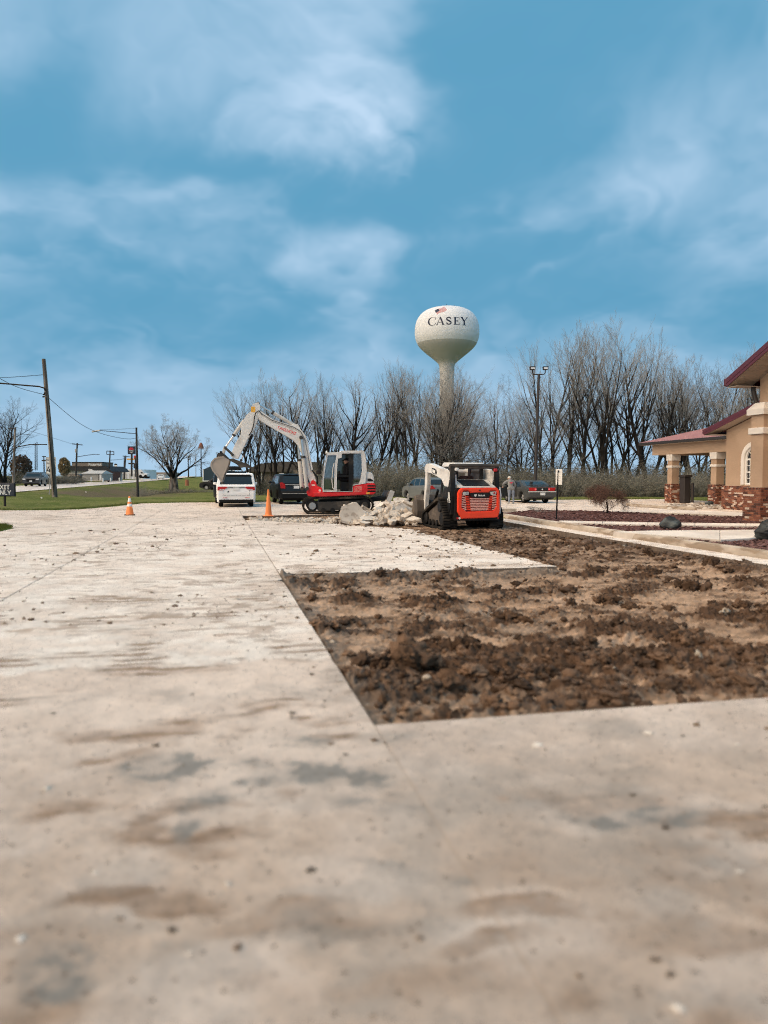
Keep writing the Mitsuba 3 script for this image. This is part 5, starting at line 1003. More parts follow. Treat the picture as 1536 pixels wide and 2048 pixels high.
# dark vehicle coming up the road
vehicle('oncoming_suv', 'dark grey sport utility vehicle driving towards us on the road at left', 'suv', 'paint_slate', (-42.6, 93.0, float(gz(-42.6, 93.0)) + .03), math.pi + .21, 4.9, 2.0, cvp, 1.15, .20, (-1.42, 1.45), .39,
        [[(-1.98, 1.2), (-1.85, 1.6), (-1.1, 1.62), (-1.05, 1.18)], [(-.95, 1.18), (-1.0, 1.62), (0, 1.62), (.05, 1.17)], [(.14, 1.17), (.1, 1.62), (.55, 1.56), (1.05, 1.17)]], ((-2.31, 1.2), (-2.06, 1.63), .76, .68), ((1.4, 1.19), (.8, 1.58), .80, .70),
        [('headlamp', [(.55, .78), (.92, .80), (.93, .93), (.6, .90)], 2.3, 2.44, 'lamp_clear', True), ('grille', [(-.45, .55), (.45, .55), (.5, .88), (-.5, .88)], 2.38, 2.445, 'trim_black', False)], plate=(0, .62, 2.465))
# ------------------------------------------------------------------ the person by the sedan
pk = thing('person', 'person in grey hooded sweatshirt, pale cap and blue jeans leaning beside the dark sedan', 'person')
PM = place((7.36, 44.05, 0), .12)
LEG = [((-.10, .02, .86), (-.115, -.02, .48), .098, .072), ((-.115, -.02, .48), (-.12, .0, .10), .068, .05), ((.10, .02, .86), (.135, .03, .47), .098, .072), ((.135, .03, .47), (.14, -.02, .10), .068, .05), ((-.09, .02, .90), (.09, .02, .90), .12, .12)]
TOR = [((0, .03, .92), (0, .10, 1.10), .145, .15), ((0, .10, 1.10), (0, .22, 1.30), .15, .15), ((-.14, .22, 1.30), (.14, .22, 1.30), .095, .095)]
ARM = [((-.18, .22, 1.31), (-.40, .16, 1.17), .07, .055), ((-.40, .16, 1.17), (-.36, .40, 1.02), .052, .042), ((.18, .22, 1.31), (.33, .24, 1.08), .07, .055), ((.33, .24, 1.08), (.34, .46, .98), .052, .042)]
HEAD = [((0, .24, 1.36), (0, .31, 1.46), .06, .058), ((0, .33, 1.50), (0, .36, 1.43), .092, .075), ((0, .42, 1.44), (0, .44, 1.43), .02, .018), ((-.09, .33, 1.48), (-.092, .33, 1.45), .02, .015), ((.09, .33, 1.48), (.092, .33, 1.45), .02, .015)]
def hand(c, d, side):
    c = np.array(c, float); d = np.array(d, float); d /= np.linalg.norm(d); w = np.cross(d, [0, 0, 1]); w /= np.linalg.norm(w); out = [(c, c + d * .08, .034, .036)]
    for i, l in enumerate((.070, .082, .077, .06)):
        b = c + d * .085 + w * (i - 1.5) * .021; k = b + d * l * .6 - np.array([0, 0, .012]); out += [(b, k, .0105, .0095), (k, k + d * l * .35 - np.array([0, 0, .025]), .0095, .008)]
    t = c + d * .03 + w * side * .035; out += [(t, t + d * .035 + w * side * .03, .013, .011), (t + d * .035 + w * side * .03, t + d * .065 + w * side * .03 - np.array([0, 0, .01]), .011, .009)]
    return out
HANDS = hand((-.36, .41, 1.01), (.1, 1, -.35), 1) + hand((.34, .47, .975), (0, 1, -.3), -1)
thin = lambda B, k: [(a, b, ra * k, rb * k) for a, b, ra, rb in B]
FEET = [((-.12, .0, .07), (-.13, .16, .045), .05, .042), ((.14, -.02, .07), (.15, .14, .045), .05, .042)]
obj('body', body(thin(LEG, .85) + thin(TOR, .88) + thin(ARM, .8) + HEAD + HANDS + thin(FEET, .8), .02, 5), 'skin', pk, smooth=True, M=PM)
def wrinkle(m, a, f, seed):
    v = np.array(m.vertices); n = trimesh.Trimesh(v, m.faces).vertex_normals; return trimesh.Trimesh(v + n * ((meshkit.fbm(v * f, 3, seed) - .5) * a)[:, None], m.faces, process=False)
obj('jeans', wrinkle(body(LEG, .022, 4), .035, 9, 3), 'denim', pk, smooth=True, M=PM)
obj('sweatshirt', wrinkle(body(TOR + [(a, b, ra * 1.08, rb * 1.12) for a, b, ra, rb in ARM] + [((0, .20, 1.36), (0, .20, 1.33), .10, .11), ((-.09, .02, .90), (.09, .02, .90), .135, .135)], .022, 4), .04, 8, 5), 'hoodie_grey', pk, smooth=True, M=PM)
m = MB(); m.mesh(m3.Manifold.sphere(.103, 20).trim_by_plane((0, -.25, 1), 1.36).translate((0, .0, 0)) if False else m3.Manifold.sphere(.104, 20).trim_by_plane((0, .15, 1), -.015).translate((0, .335, 1.505))); m.mesh(m3.Manifold.cylinder(.014, .08, .08, 18).scale((.95, 1.2, 1)).rotate((-14, 0, 0)).translate((0, .43, 1.495))); obj('cap', m, 'cap_cream', pk, smooth=40, M=PM)
obj('shoes', body(FEET, .015, 3), 'shoe_grey', pk, smooth=True, M=PM, kind='stuff')
m = MB(); m.mesh(prism(Polygon([(-.11, 1.27), (.11, 1.28), (.08, 1.22), (.02, 1.20), (.0, 1.13), (-.03, 1.19), (-.09, 1.21)]), .0, .012)); v = m.get(); v.vertices[:, 1] += .065 - .155 + (v.vertices[:, 2] - 1.2) * .55; obj('back_print', v, 'red_print', pk, M=PM)
# ------------------------------------------------------------------ bare spring trees
def bark_tex(p, n, uv):
    a = fbm(p.x * 5, p.y * 5, p.z * 1.6, 3); return mix((.013, .0115, .0105), (.042, .037, .033), smoothstep(.3, .75, a))
pmat('tree_bark', mikit.proc(bark_tex), .95, specular=.1)
pmat('pale_bark', mikit.proc(lambda p, n, uv: mix((.06, .053, .046), (.24, .21, .185), smoothstep(.35, .65, fbm(p.x * 5, p.y * 5, p.z * 1.5, 3)))), .95, specular=.1)
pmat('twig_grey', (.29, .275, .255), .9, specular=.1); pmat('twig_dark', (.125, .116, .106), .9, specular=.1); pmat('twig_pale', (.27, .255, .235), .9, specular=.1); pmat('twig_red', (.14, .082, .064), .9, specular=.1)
def cyl_batch(S, n):
    """all segments (p0, p1, r0, r1) as n-sided tapered tubes, in one go"""
    S = np.asarray(S, float).reshape(-1, 8); p0, p1, r0, r1 = S[:, :3], S[:, 3:6], S[:, 6], S[:, 7]
    z = p1 - p0; z /= np.linalg.norm(z, axis=1, keepdims=True) + 1e-9
    ref = np.where(np.abs(z[:, 2:3]) < .9, [[0, 0, 1.0]], [[1.0, 0, 0]]); x = np.cross(ref, z); x /= np.linalg.norm(x, axis=1, keepdims=True); y = np.cross(z, x)
    th = np.arange(n) * 2 * np.pi / n; ring = np.cos(th)[None, :, None] * x[:, None] + np.sin(th)[None, :, None] * y[:, None]
    V = np.concatenate([p0[:, None] + ring * r0[:, None, None], p1[:, None] + ring * r1[:, None, None]], 1).reshape(-1, 3)
    j = np.arange(n); k = (j + 1) % n; f = np.concatenate([np.stack([j, k, k + n], 1), np.stack([j, k + n, j + n], 1)])
    return V, (f[None] + (np.arange(len(S)) * 2 * n)[:, None, None]).reshape(-1, 3)
def grow_tree(seed, H, stems=1, lean=.08, levels=3, n1=12, n2=7, n3=6, a1=(22, 42), up=.35, droop=0.0, r0=None, base=.22, tip=.0045, sp=1.0, wig=.10):
    g = np.random.default_rng(seed); big, small = [], []
    r0 = r0 or H * .0125
    def unit(v): return v / (np.linalg.norm(v) + 1e-9)
    def branch(p, d, L, r, level):
        ns = (9, 6, 4, 3)[level]; pts = [p]; rr = [r]; dd = d
        for i in range(ns):
            f = (i + 1) / ns
            dd = unit(dd + g.normal(0, wig, 3) * (1, 1.1, 1.5, 2.0)[level] + np.array([0, 0, up * .22 * (level > 0) * (1 - droop * 3.2 * f * level * .6)]))
            pts.append(pts[-1] + dd * L / ns); rr.append(max(r * (1 - f * .86) if level else r * (1 - f * .88), tip))
        for i in range(ns): (big if rr[i] > .022 else small).append([*pts[i], *pts[i + 1], rr[i], rr[i + 1]])
        if level >= levels: return
        nc = (n1, n2, n3)[level]
        for c in range(nc):
            f = (base if level == 0 else .22) + (1 - (base if level == 0 else .22)) * (c + g.uniform(0, 1)) / nc; f = min(f, .985)
            i = min(int(f * ns), ns - 1); q = pts[i] + (pts[i + 1] - pts[i]) * (f * ns - i); dq = unit(pts[i + 1] - pts[i])
            ang = math.radians(g.uniform(*a1) * (1 if level == 0 else 1.05)) * sp; az = g.uniform(0, 2 * math.pi)
            e1 = unit(np.cross(dq, [.3, .5, .81])); e2 = np.cross(dq, e1); nd = unit(dq * math.cos(ang) + (e1 * math.cos(az) + e2 * math.sin(az)) * math.sin(ang))
            l = (L * (1.0 - .72 * f) * g.uniform(.62, .92) if level == 0 else L * (1 - .5 * f) * g.uniform(.38, .62)); rb = rr[i] * g.uniform(.42, .62)
            branch(q, nd, max(l, .25), max(rb, tip), level + 1)
    for s in range(stems):
        a = g.uniform(0, 6.28) if stems < 6 else s * 6.283 / stems * 5 + g.normal(0, .2); tilt = lean * (0 if stems == 1 else g.uniform(.6, 1.8)) + g.normal(0, .03)
        branch(np.array([math.cos(a) * .15 * (stems > 1), math.sin(a) * .15 * (stems > 1), -.2]), unit(np.array([math.cos(a) * tilt, math.sin(a) * tilt, 1])), H * g.uniform(.86, 1.0), r0 * g.uniform(.8, 1.1) * (1 if stems == 1 else .72), 0)
    return big, small
def tree_mesh(big, small): return trimesh.Trimesh(*cyl_batch(big, 6), process=False), trimesh.Trimesh(*cyl_batch(small, 3), process=False)
KINDS = []
for i in range(5): KINDS.append(('slender', tree_mesh(*grow_tree(100 + i, 11.0, 1, n1=17, n2=8, n3=5, a1=(20, 38), up=.45, r0=.19, wig=.065))))
for i in range(4): KINDS.append(('many-stemmed', tree_mesh(*grow_tree(200 + i, 11.0, 3, lean=.15, n1=10, n2=7, n3=5, a1=(18, 36), up=.40, base=.32, r0=.21, wig=.07))))
for i in range(3): KINDS.append(('broad', tree_mesh(*grow_tree(300 + i, 11.0, 1, n1=15, n2=8, n3=6, a1=(26, 48), up=.42, base=.26, r0=.24, wig=.08))))
for i in range(3): KINDS.append(('rounded', tree_mesh(*grow_tree(400 + i, 11.0, 3, lean=.12, n1=11, n2=8, n3=6, a1=(36, 66), up=.22, base=.16, wig=.15))))
PLY = []
for nm, (tm, cm) in KINDS: PLY.append((nm, mikit.ply(tm, 'tree_bark', smooth=True), mikit.ply(cm, 'twig_grey'), mikit.ply(cm, 'twig_dark'), float(np.percentile(np.array(cm.vertices)[:, 2], 99.7))))
def put_tree(u, vtop, Y, kind, rz, label, group, dark=False, sx=1.0):
    nm, tp, cp_, cd, hh = PLY[kind]; X_ = (u - 768) / FPX * Y; top = at(u, vtop, Y)[2]; zb = float(gz(X_, Y)) + .02; k = thing('bare_tree', label, 'tree', group)
    sc = (top - zb) / hh; M = place((X_, Y, zb), rz); M[:3, :3] = M[:3, :3] @ np.diag([sc * sx, sc * sx, sc])
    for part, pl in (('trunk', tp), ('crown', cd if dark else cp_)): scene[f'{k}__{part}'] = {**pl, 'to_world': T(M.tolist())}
    return k
MARK = [(540, 'above the bucket and minivan'), (590, 'behind the boom of the excavator'), (650, 'just left of the excavator cab'), (730, 'over the excavator cab'), (790, 'over the rubble pile'), (850, 'above the loader bucket'), (900, 'below the water tower'), (960, 'above the loader cab'), (1020, 'just right of the loader'), (1070, 'above the person and sedan'), (1120, 'just right of the lamp post'), (1170, 'above the signpost'), (1230, 'over the dwarf maple'), (1290, 'left of the canopy'), (1350, 'above the canopy eave'), (1420, 'above the canopy roof'), (1480, 'beside the gable roof'), (1700, 'behind the gable roof')]
FRONT = [(498, 770, 2), (522, 757, 8), (560, 747, 5), (600, 744, 9), (636, 772, 1), (662, 750, 4), (690, 741, 10), (722, 790, 12), (745, 742, 3), (775, 735, 2), (806, 722, 6), (838, 716, 1), (868, 724, 7), (872, 762, 13), (880, 735, 9), (906, 758, 14), (890, 740, 13), (897, 728, 8), (914, 738, 10), (930, 752, 5), (958, 806, 14), (972, 830, 12), (986, 768, 0), (1012, 800, 3),
         (1040, 745, 13), (1078, 688, 2), (1104, 652, 4), (1136, 664, 9), (1164, 628, 1), (1196, 640, 7), (1226, 650, 5), (1262, 654, 8), (1296, 668, 10), (1330, 705, 11), (1356, 716, 0), (1384, 700, 3), (1412, 690, 14), (1446, 704, 4), (1474, 688, 2), (1506, 694, 9), (1540, 690, 5)]
rng = np.random.default_rng(77)
ORD = ['leftmost bare tree of the wood', 'tallest bare tree of the wood']
for i, (u, vt, kd) in enumerate(FRONT):
    nm = PLY[kd][0]
    spot_ = ('behind the excavator boom' if u < 615 else 'rising behind the excavator cab' if u < 740 else 'between the excavator and the water tower' if u < 830 else 'in front of the water tower' if u < 945 else 'behind the loader' if u < 1030 else 'near the parking lot lamp post' if u < 1110 else 'in the tall clump right of the lamp post' if u < 1310 else 'behind the canopy roof')
    wh = next(t for a, t in MARK if u < a); lab = f'bare {nm} front row tree {wh}' + ('' if 660 <= vt < 760 else ', rather low' if vt >= 760 else ', extra tall'); spot_ = wh
    put_tree(u, vt, rng.uniform(64, 71), kd, rng.uniform(0, 6.28), lab, 'bare front row trees ' + spot_, sx=1.0 if u < 1000 else .9)
for i in range(38):                                                        # the deeper rows of the wood
    u = 505 + i * 28.5 + rng.uniform(-9, 9); vt = (760 if u < 930 else 815 if u < 1030 else 712) + rng.uniform(10, 85)
    kd = int(rng.integers(15)); wh = next(t for a, t in MARK if u < a)
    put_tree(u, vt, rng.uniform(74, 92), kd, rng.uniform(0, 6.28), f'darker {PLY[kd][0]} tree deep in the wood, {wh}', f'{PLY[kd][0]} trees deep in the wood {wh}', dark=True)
# undergrowth: saplings and brush along the foot of the wood
def brush(seed, w, h, n, r=.006, spread=.5, leaf=0, lsize=.03, arch=.25):
    g = np.random.default_rng(seed); S = []; Lf = []
    for i in range(n):
        a = g.uniform(0, 6.28); q = math.sqrt(g.uniform()) * w * .5; p = np.array([q * math.cos(a), q * math.sin(a), 0]); d = np.array([math.cos(a) * spread * g.uniform(.1, 1), math.sin(a) * spread * g.uniform(.1, 1), 1]); d /= np.linalg.norm(d); L = h * g.uniform(.55, 1.05) * (1 - .35 * (q / (w * .5)) ** 2)
        ns = 4
        for k in range(ns):
            d = d + g.normal(0, .13, 3) + np.array([math.cos(a), math.sin(a), -.4]) * arch * .3; d /= np.linalg.norm(d); e = p + d * L / ns; rr = r * (1 - k / ns * .6); S.append([*p, *e, rr, rr * .8])
            for m in range(3):
                b = d + g.normal(0, .55, 3); b /= np.linalg.norm(b); l = L * g.uniform(.10, .24); e2 = e + b * l; S.append([*e, *e2, rr * .6, rr * .3])
                for o in range(leaf):
                    c = e + b * l * g.uniform(.1, 1.1) + g.normal(0, lsize, 3); t1 = g.normal(size=3); t1 /= np.linalg.norm(t1); t2 = np.cross(t1, g.normal(size=3)); t2 /= np.linalg.norm(t2); Lf.append([c - t1 * lsize, c + t2 * lsize * .5, c + t1 * lsize, c - t2 * lsize * .5])
            p = e
    v, f = cyl_batch(S, 3)
    if leaf:
        Lv = np.array(Lf).reshape(-1, 3); q = np.arange(len(Lf)) * 4; return trimesh.Trimesh(v, f, process=False), trimesh.Trimesh(Lv, np.concatenate([np.stack([q, q + 1, q + 2], 1), np.stack([q, q + 2, q + 3], 1)]), process=False)
    return trimesh.Trimesh(v, f, process=False), None
leafmat = lambda nm, c: scene.__setitem__(nm, {'type': 'principledthin', 'base_color': {'type': 'rgb', 'value': list(c)}, 'roughness': .8, 'diff_trans': .5})
leafmat('leaf_olive', (.15, .145, .105)); leafmat('leaf_pale', (.28, .27, .215)); leafmat('leaf_dark', (.035, .042, .022)); leafmat('leaf_rust', (.115, .088, .068)); leafmat('leaf_tan', (.26, .20, .11))
BR = [tuple(mikit.ply(m, mt) for m, mt in zip(brush(500 + i, 3.4, 2.5, 95, .009, .55, 3, .045), ('twig_pale' if i < 3 else 'twig_grey', ('leaf_olive', 'leaf_pale', 'leaf_pale', 'leaf_dark')[i]))) for i in range(4)]
def put_bush(u, Y, kind, w, h, rz, label, group, cat='shrub', zz=0.0):
    X_ = (u - 768) / FPX * Y; k = thing('shrub', label, cat, group); M = place((X_, Y, float(gz(X_, Y)) + zz), rz); M[:3, :3] = M[:3, :3] @ np.diag([w / 3.4, w / 3.4, h / 2.5])
    for nm, p in zip(('stems', 'leaves'), BR[kind]): scene[f'{k}__{nm}'] = {**p, 'to_world': T(M.tolist())}
for i in range(44):
    u = 655 + i * 18.6 + rng.uniform(-7, 7); tall = 3.1 if (700 < u < 900) else 2.35
    where = next(t for a, t in MARK if u < a)
    put_bush(u, rng.uniform(59.5, 62.5), int(rng.choice([0, 1, 2, 3], p=[.25, .35, .3, .1])), rng.uniform(2.8, 4.2), tall * rng.uniform(.75, 1.15), rng.uniform(0, 6.28), 'scrubby budding hedge shrub ' + where, 'hedge shrubs ' + where)
for i in range(30):
    u = 640 + i * 30 + rng.uniform(-9, 9); put_bush(u, rng.uniform(63, 67), 3 if i % 3 else 0, rng.uniform(3.0, 4.4), rng.uniform(2.4, 4.0), rng.uniform(0, 6.28), 'taller dark thicket shrub behind the hedge, ' + next(t for a, t in MARK if u < a), 'thicket shrubs ' + next(t for a, t in MARK if u < a))
for u, Y, w, h, kd, lab in ((508, 66, 2.6, 1.7, 3, 'low dark evergreen shrub right of the white minivan'), (532, 65, 2.4, 1.9, 3, 'dark evergreen shrub left of the black sport utility vehicle'), (486, 72, 2.4, 1.5, 0, 'small olive shrub just behind the white minivan'), (556, 68, 3, 1.9, 3, 'dark shrub peeking over the black sport utility vehicle'), (605, 67, 3.2, 2.2, 0, 'olive shrub behind the excavator swing post')):
    put_bush(u, Y, kd, w, h, u, lab, None)
# the spreading, weeping tree by the ditch
b, s = grow_tree(41, 5.6, 13, lean=.70, n1=8, n2=9, n3=8, a1=(24, 55), up=.55, droop=.62, r0=.17, base=.30, tip=.004, sp=1.0, wig=.15)
for S in b + s: S[2] += 1.9; S[5] += 1.9
wk = thing('spreading_tree', 'broad bare tree with forked pale trunk and drooping twigs beside the road', 'tree'); q = (-21.6, 78.0, -.25)
tb, tc = tree_mesh(b, s); ext = tc.bounds; scs = 8.45 / max(ext[1][2], 1)
cx_, cy_ = (ext[0][0] + ext[1][0]) / 2, (ext[0][1] + ext[1][1]) / 2
for m_ in (tb, tc): k_ = sstep(1.5, 4.5, m_.vertices[:, 2]); m_.vertices[:, 0] -= cx_ * k_; m_.vertices[:, 1] -= cy_ * k_
WM = place(q, .4); WM[:3, :3] = WM[:3, :3] @ np.diag([8.9 / (ext[1][0] - ext[0][0]), 8.9 / (ext[1][1] - ext[0][1]), scs])
obj('trunk', tb, 'tree_bark', wk, smooth=True, M=WM); obj('crown', tc, 'twig_pale', wk, M=WM)
m = MB(); m.tube([(-.28, 0, -.4), (-.22, 0, .8), (-.12, .02, 1.7), (-.02, .02, 2.4)], [.30, .25, .23, .20], 10); m.tube([(.24, .05, -.4), (.22, .05, .9), (.14, .0, 1.8), (.04, 0, 2.5)], [.32, .27, .24, .2], 10); obj('trunk', m, 'pale_bark', wk, smooth=True, M=place(q))
# brush in the ditch
for u, Y, w, h, kd, lab in ((312, 74, 3.2, .9, 1, 'low dry brown brush in the ditch left of the spreading tree'), (338, 75, 3, .8, 0, 'low brush at the left foot of the spreading tree'), (366, 74, 3.4, 1.0, 3, 'green weeds at the right foot of the spreading tree'), (388, 75, 3, .9, 0, 'tall green weeds in the ditch right of the spreading tree'), (412, 76, 3.4, .9, 1, 'dry brown brush in the ditch near the minivan'), (279, 72, 1.2, 1.3, 1, 'clump of pale dry reeds beside the street lamp pole')):
    put_bush(u, Y, kd, w, h, u * 2.0, lab, None, zz=-.35)
# trees across the road at the left
lt_ = thing('left_tree', 'large dark bare tree at the left edge of the picture across the road', 'tree'); b, s = grow_tree(62, 12, 2, lean=.12, n1=20, n2=11, n3=8, a1=(28, 56), up=.30, r0=.36, base=.2)
tb, tc = tree_mesh(b, s); LM = place((-50.6, 101, .3), 1.0); LM[:3, :3] = LM[:3, :3] @ np.diag([.98, .98, .93]); obj('trunk', tb, 'tree_bark', lt_, smooth=True, M=LM); obj('crown', tc, 'twig_dark', lt_, M=LM)
def round_bush(key_name, u, v0, v1, w, Y, mat, seed, label, cat='tree', n=1500, stem=True):
    top, bot = at(u, v0, Y), at(u, v1, Y); h = top[2] - bot[2]; g = np.random.default_rng(seed); k = thing(key_name, label, cat); Lf = []; W_ = w / FPX * Y
    d = g.normal(size=(n, 3)); d /= np.linalg.norm(d, axis=1, keepdims=True); rr = g.uniform(.45, 1.02, (n, 1)) ** .6; c = d * rr * (1 + .25 * (meshkit.noise(d * 2.5 + seed, 3)[:, None] - .5)) * np.array([W_ / 2, W_ / 2, h / 2]); c[:, 2] += h * .5
    t1 = g.normal(size=(n, 3)); t1 /= np.linalg.norm(t1, axis=1, keepdims=True); t2 = np.cross(t1, g.normal(size=(n, 3))); t2 /= np.linalg.norm(t2, axis=1, keepdims=True); z = h * .055
    V = np.stack([c - t1 * z, c + t2 * z * .6, c + t1 * z, c - t2 * z * .6], 1).reshape(-1, 3); q = np.arange(n) * 4
    M = place((bot[0], Y, bot[2])); obj('crown', trimesh.Trimesh(V, np.concatenate([np.stack([q, q + 1, q + 2], 1), np.stack([q, q + 2, q + 3], 1)]), process=False), mat, k, M=M)
    m = MB(); m.tube([(0, 0, -.2), (0, 0, h * .5)], [.12, .05], 6); obj('trunk', m, 'tree_bark', k, smooth=True, M=M)
round_bush('round_tree', 43, 910, 958, 42, 128, 'leaf_rust', 4, 'rounded grey-brown tree behind the oncoming vehicle')
round_bush('round_tree', 129, 915, 953, 23, 140, 'leaf_tan', 5, 'dense tan rounded tree right of the leaning utility pole')
# dwarf weeping maple in the bed
mq = gp(1214, 1026.5, .09); mk = thing('dwarf_maple', 'small umbrella-shaped weeping maple with rusty twigs in the mulch bed', 'tree')
b, s = grow_tree(91, 1.05, 4, lean=.9, n1=10, n2=9, n3=8, a1=(30, 60), up=.3, droop=.9, r0=.022, base=.3, tip=.0028, wig=.2)
allS = np.array(b + s); allS[:, [2, 5]] += .35; tb = trimesh.Trimesh(*cyl_batch(allS, 3), process=False); e = tb.bounds; MM = place((mq[0], mq[1], .09), .3); MM[:3, :3] = MM[:3, :3] @ np.diag([2.1 / (e[1][0] - e[0][0]), 2.1 / (e[1][1] - e[0][1]), 1.30 / e[1][2]])
obj('crown', tb, 'twig_red', mk, M=MM); m = MB(); m.tube([(0, 0, -.05), (.02, .0, .2), (-.02, 0, .45)], [.045, .035, .03], 8); obj('trunk', m, 'tree_bark', mk, smooth=True, M=place((mq[0], mq[1], .09)))
for i, (u, v, w, h) in enumerate(((1072, 1019, .55, .3), (1084, 1024, .7, .42), (1062, 1016, .4, .22))):
    q = gp(u, v, .09); st_, lf = brush(800 + i, w, h, 26, .006, 1.0, 0, .02, .9); k = tagged('dry_perennial', st_, 'twig_pale', ('small tuft of dry pale stalks at the tip of the mulch bed', 'larger clump of dry arching stalks in the mulch near the signpost', 'smallest dry tuft close to the curb tip')[i], 'plant', M=place((q[0], q[1], .08)), kind='stuff')
# tufts where the grass meets the concrete
g = np.random.default_rng(15); V = []
edge = [(-6.02, -4, -6.02, 24.6), (-6.02, 24.6, -6.6, 26), (-6.6, 26, -9, 27.2), (-9, 27.2, -15, 27.6), (-15, 36.6, -9.4, 36.9), (-9.4, 36.9, -6.6, 38.6), (-6.6, 38.6, -5.4, 42), (-5.4, 42, -4.4, 47), (-4.4, 47, -1.2, 48.3), (-1.2, 48.3, 30, 48.6)]
nb = 9000; e = np.array(edge); ln = np.hypot(e[:, 2] - e[:, 0], e[:, 3] - e[:, 1]); pick = g.choice(len(e), nb, p=ln / ln.sum()); f = g.uniform(size=(nb, 1)); pos = e[pick, :2] * (1 - f) + e[pick, 2:] * f
nrm = np.stack([-(e[pick, 3] - e[pick, 1]), e[pick, 2] - e[pick, 0]], 1) / ln[pick, None]; pos = pos + nrm * np.abs(g.normal(0, .35, (nb, 1)))
isl = np.stack([g.uniform(-9.5, -6.1, 7000), g.uniform(20.5, 27, 7000)], 1); isl = isl[~shapely.contains_xy(LOT, isl[:, 0], isl[:, 1])]; pos = np.vstack([pos, isl]); nb = len(pos)
xy = pos[:, :1] * B_ + pos[:, 1:] * A_; zb = gz(xy[:, 0], xy[:, 1]) + .02; hgt = g.uniform(.04, .11, nb); az = g.uniform(0, 6.28, nb); wv = np.stack([np.cos(az), np.sin(az)], 1) * .012; ln_ = g.normal(0, .035, (nb, 2))
V = np.stack([np.column_stack([xy - wv, zb]), np.column_stack([xy + wv, zb]), np.column_stack([xy + ln_, zb + hgt])], 1).reshape(-1, 3)
leafmat('grass_blade', (.105, .125, .035)); obj('grass_tufts', trimesh.Trimesh(V, np.arange(nb * 3).reshape(-1, 3), process=False), 'grass_blade', kind='stuff'); labels['grass_tufts'].update(label='blades of grass fringing the edge of the concrete', category='grass')
# ------------------------------------------------------------------ water tower
TY = 205.0; tx = (892.7 - 768) / FPX * TY; kz = TY / FPX / 4.8
tz = lambda y: at(892.7, 600 + y / 4.8, TY)[2]
prof = [(0, 72), (60, 73), (110, 79), (160, 90), (205, 108), (245, 137), (275, 175), (295, 220), (304, 270), (306, 320), (300, 370), (286, 412), (262, 450), (225, 488), (185, 522), (148, 552), (118, 577), (96, 596), (82, 612), (74, 632), (70, 660), (68, 720)]
tw = thing('water_tower', 'tall white water tower with bulb tank lettered CASEY and a small flag', 'water tower')
tdiff = lambda nm, f: scene.__setitem__(nm, {'type': 'twosided', 'b': {'type': 'diffuse', 'reflectance': mikit.proc(f)}})
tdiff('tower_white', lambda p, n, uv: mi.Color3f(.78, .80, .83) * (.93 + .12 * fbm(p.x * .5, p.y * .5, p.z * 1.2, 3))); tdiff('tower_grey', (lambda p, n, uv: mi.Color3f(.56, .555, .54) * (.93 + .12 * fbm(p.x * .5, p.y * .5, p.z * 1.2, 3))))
pp = [(r * kz, tz(y)) for r, y in prof]
def fineprof(a): a = np.array(a); L = np.concatenate([[0], np.cumsum(np.hypot(*np.diff(a, axis=0).T))]); from scipy.interpolate import PchipInterpolator as PI; q = np.linspace(0, L[-1], 60); return np.stack([PI(L, a[:, 0])(q), PI(L, a[:, 1])(q)], 1)
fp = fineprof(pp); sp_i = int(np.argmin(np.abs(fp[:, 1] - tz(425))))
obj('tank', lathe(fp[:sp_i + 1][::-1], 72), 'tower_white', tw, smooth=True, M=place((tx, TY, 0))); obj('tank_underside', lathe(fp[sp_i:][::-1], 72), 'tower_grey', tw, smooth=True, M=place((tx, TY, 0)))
obj('column', lathe([(2.3, 0), (1.95, 3), (68 * kz, 8), (68 * kz, 20), (68 * kz, fp[-1][1] + .02)], 40), 'tower_grey', tw, smooth=True, M=place((tx, TY, 0)))
def prof_r(z): o = np.argsort(fp[:, 1]); return np.interp(z, fp[o, 1], fp[o, 0])
face = math.atan2(-TY, -tx)
def on_tank(poly, mat, name, lift=.03):
    vt, ft = trimesh.creation.triangulate_polygon(poly, engine='earcut'); m = trimesh.Trimesh(np.column_stack([vt, vt[:, 0] * 0]), ft, process=False); v, f = trimesh.remesh.subdivide_to_size(m.vertices, m.faces, .45, max_iter=12)
    r = prof_r(v[:, 1]) + lift; a = face + v[:, 0] / prof_r(v[:, 1]); return obj(name, trimesh.Trimesh(np.stack([tx + r * np.cos(a), TY + r * np.sin(a), v[:, 1]], 1), f, process=False), mat, tw)
R_ = lambda x0, x1, y0, y1: sbox(x0, y0, x1, y1)
def stroke(a, b, w): return LineString([a, b]).buffer(w / 2, cap_style=2)
U = shapely.union_all
cC = U([Polygon([(.62 + .62 * math.cos(t), .5 + .52 * math.sin(t)) for t in np.linspace(0, 6.283, 60)]).difference(Polygon([(.70 + .46 * math.cos(t), .5 + .46 * math.sin(t)) for t in np.linspace(0, 6.283, 60)])).difference(Polygon([(.75, .5), (1.6, 1.05), (1.6, -.05)])), R_(1.03, 1.09, .66, 1.0)])
cA = U([stroke((.08, .03), (.52, 1.0), .07), stroke((.50, 1.02), (.92, .0), .20), R_(.26, .74, .30, .37), R_(-.06, .24, 0, .05), R_(.72, 1.10, 0, .05)])
tS = np.linspace(0, 1, 40); cS = LineString([(.62 - .05 * t + .0, .80) if False else (.33 + .27 * math.cos(a), .745 + .21 * math.sin(a)) for a in np.linspace(.35, 4.2, 24) for t in (0,)] + [(.36 + .28 * math.cos(a), .265 + .22 * math.sin(a)) for a in np.linspace(1.2, -2.9, 24)]).buffer(.075); cS = U([cS, LineString([(.17, .62), (.54, .40)]).buffer(.10), R_(.57, .62, .68, .98), R_(.06, .11, .02, .32)])
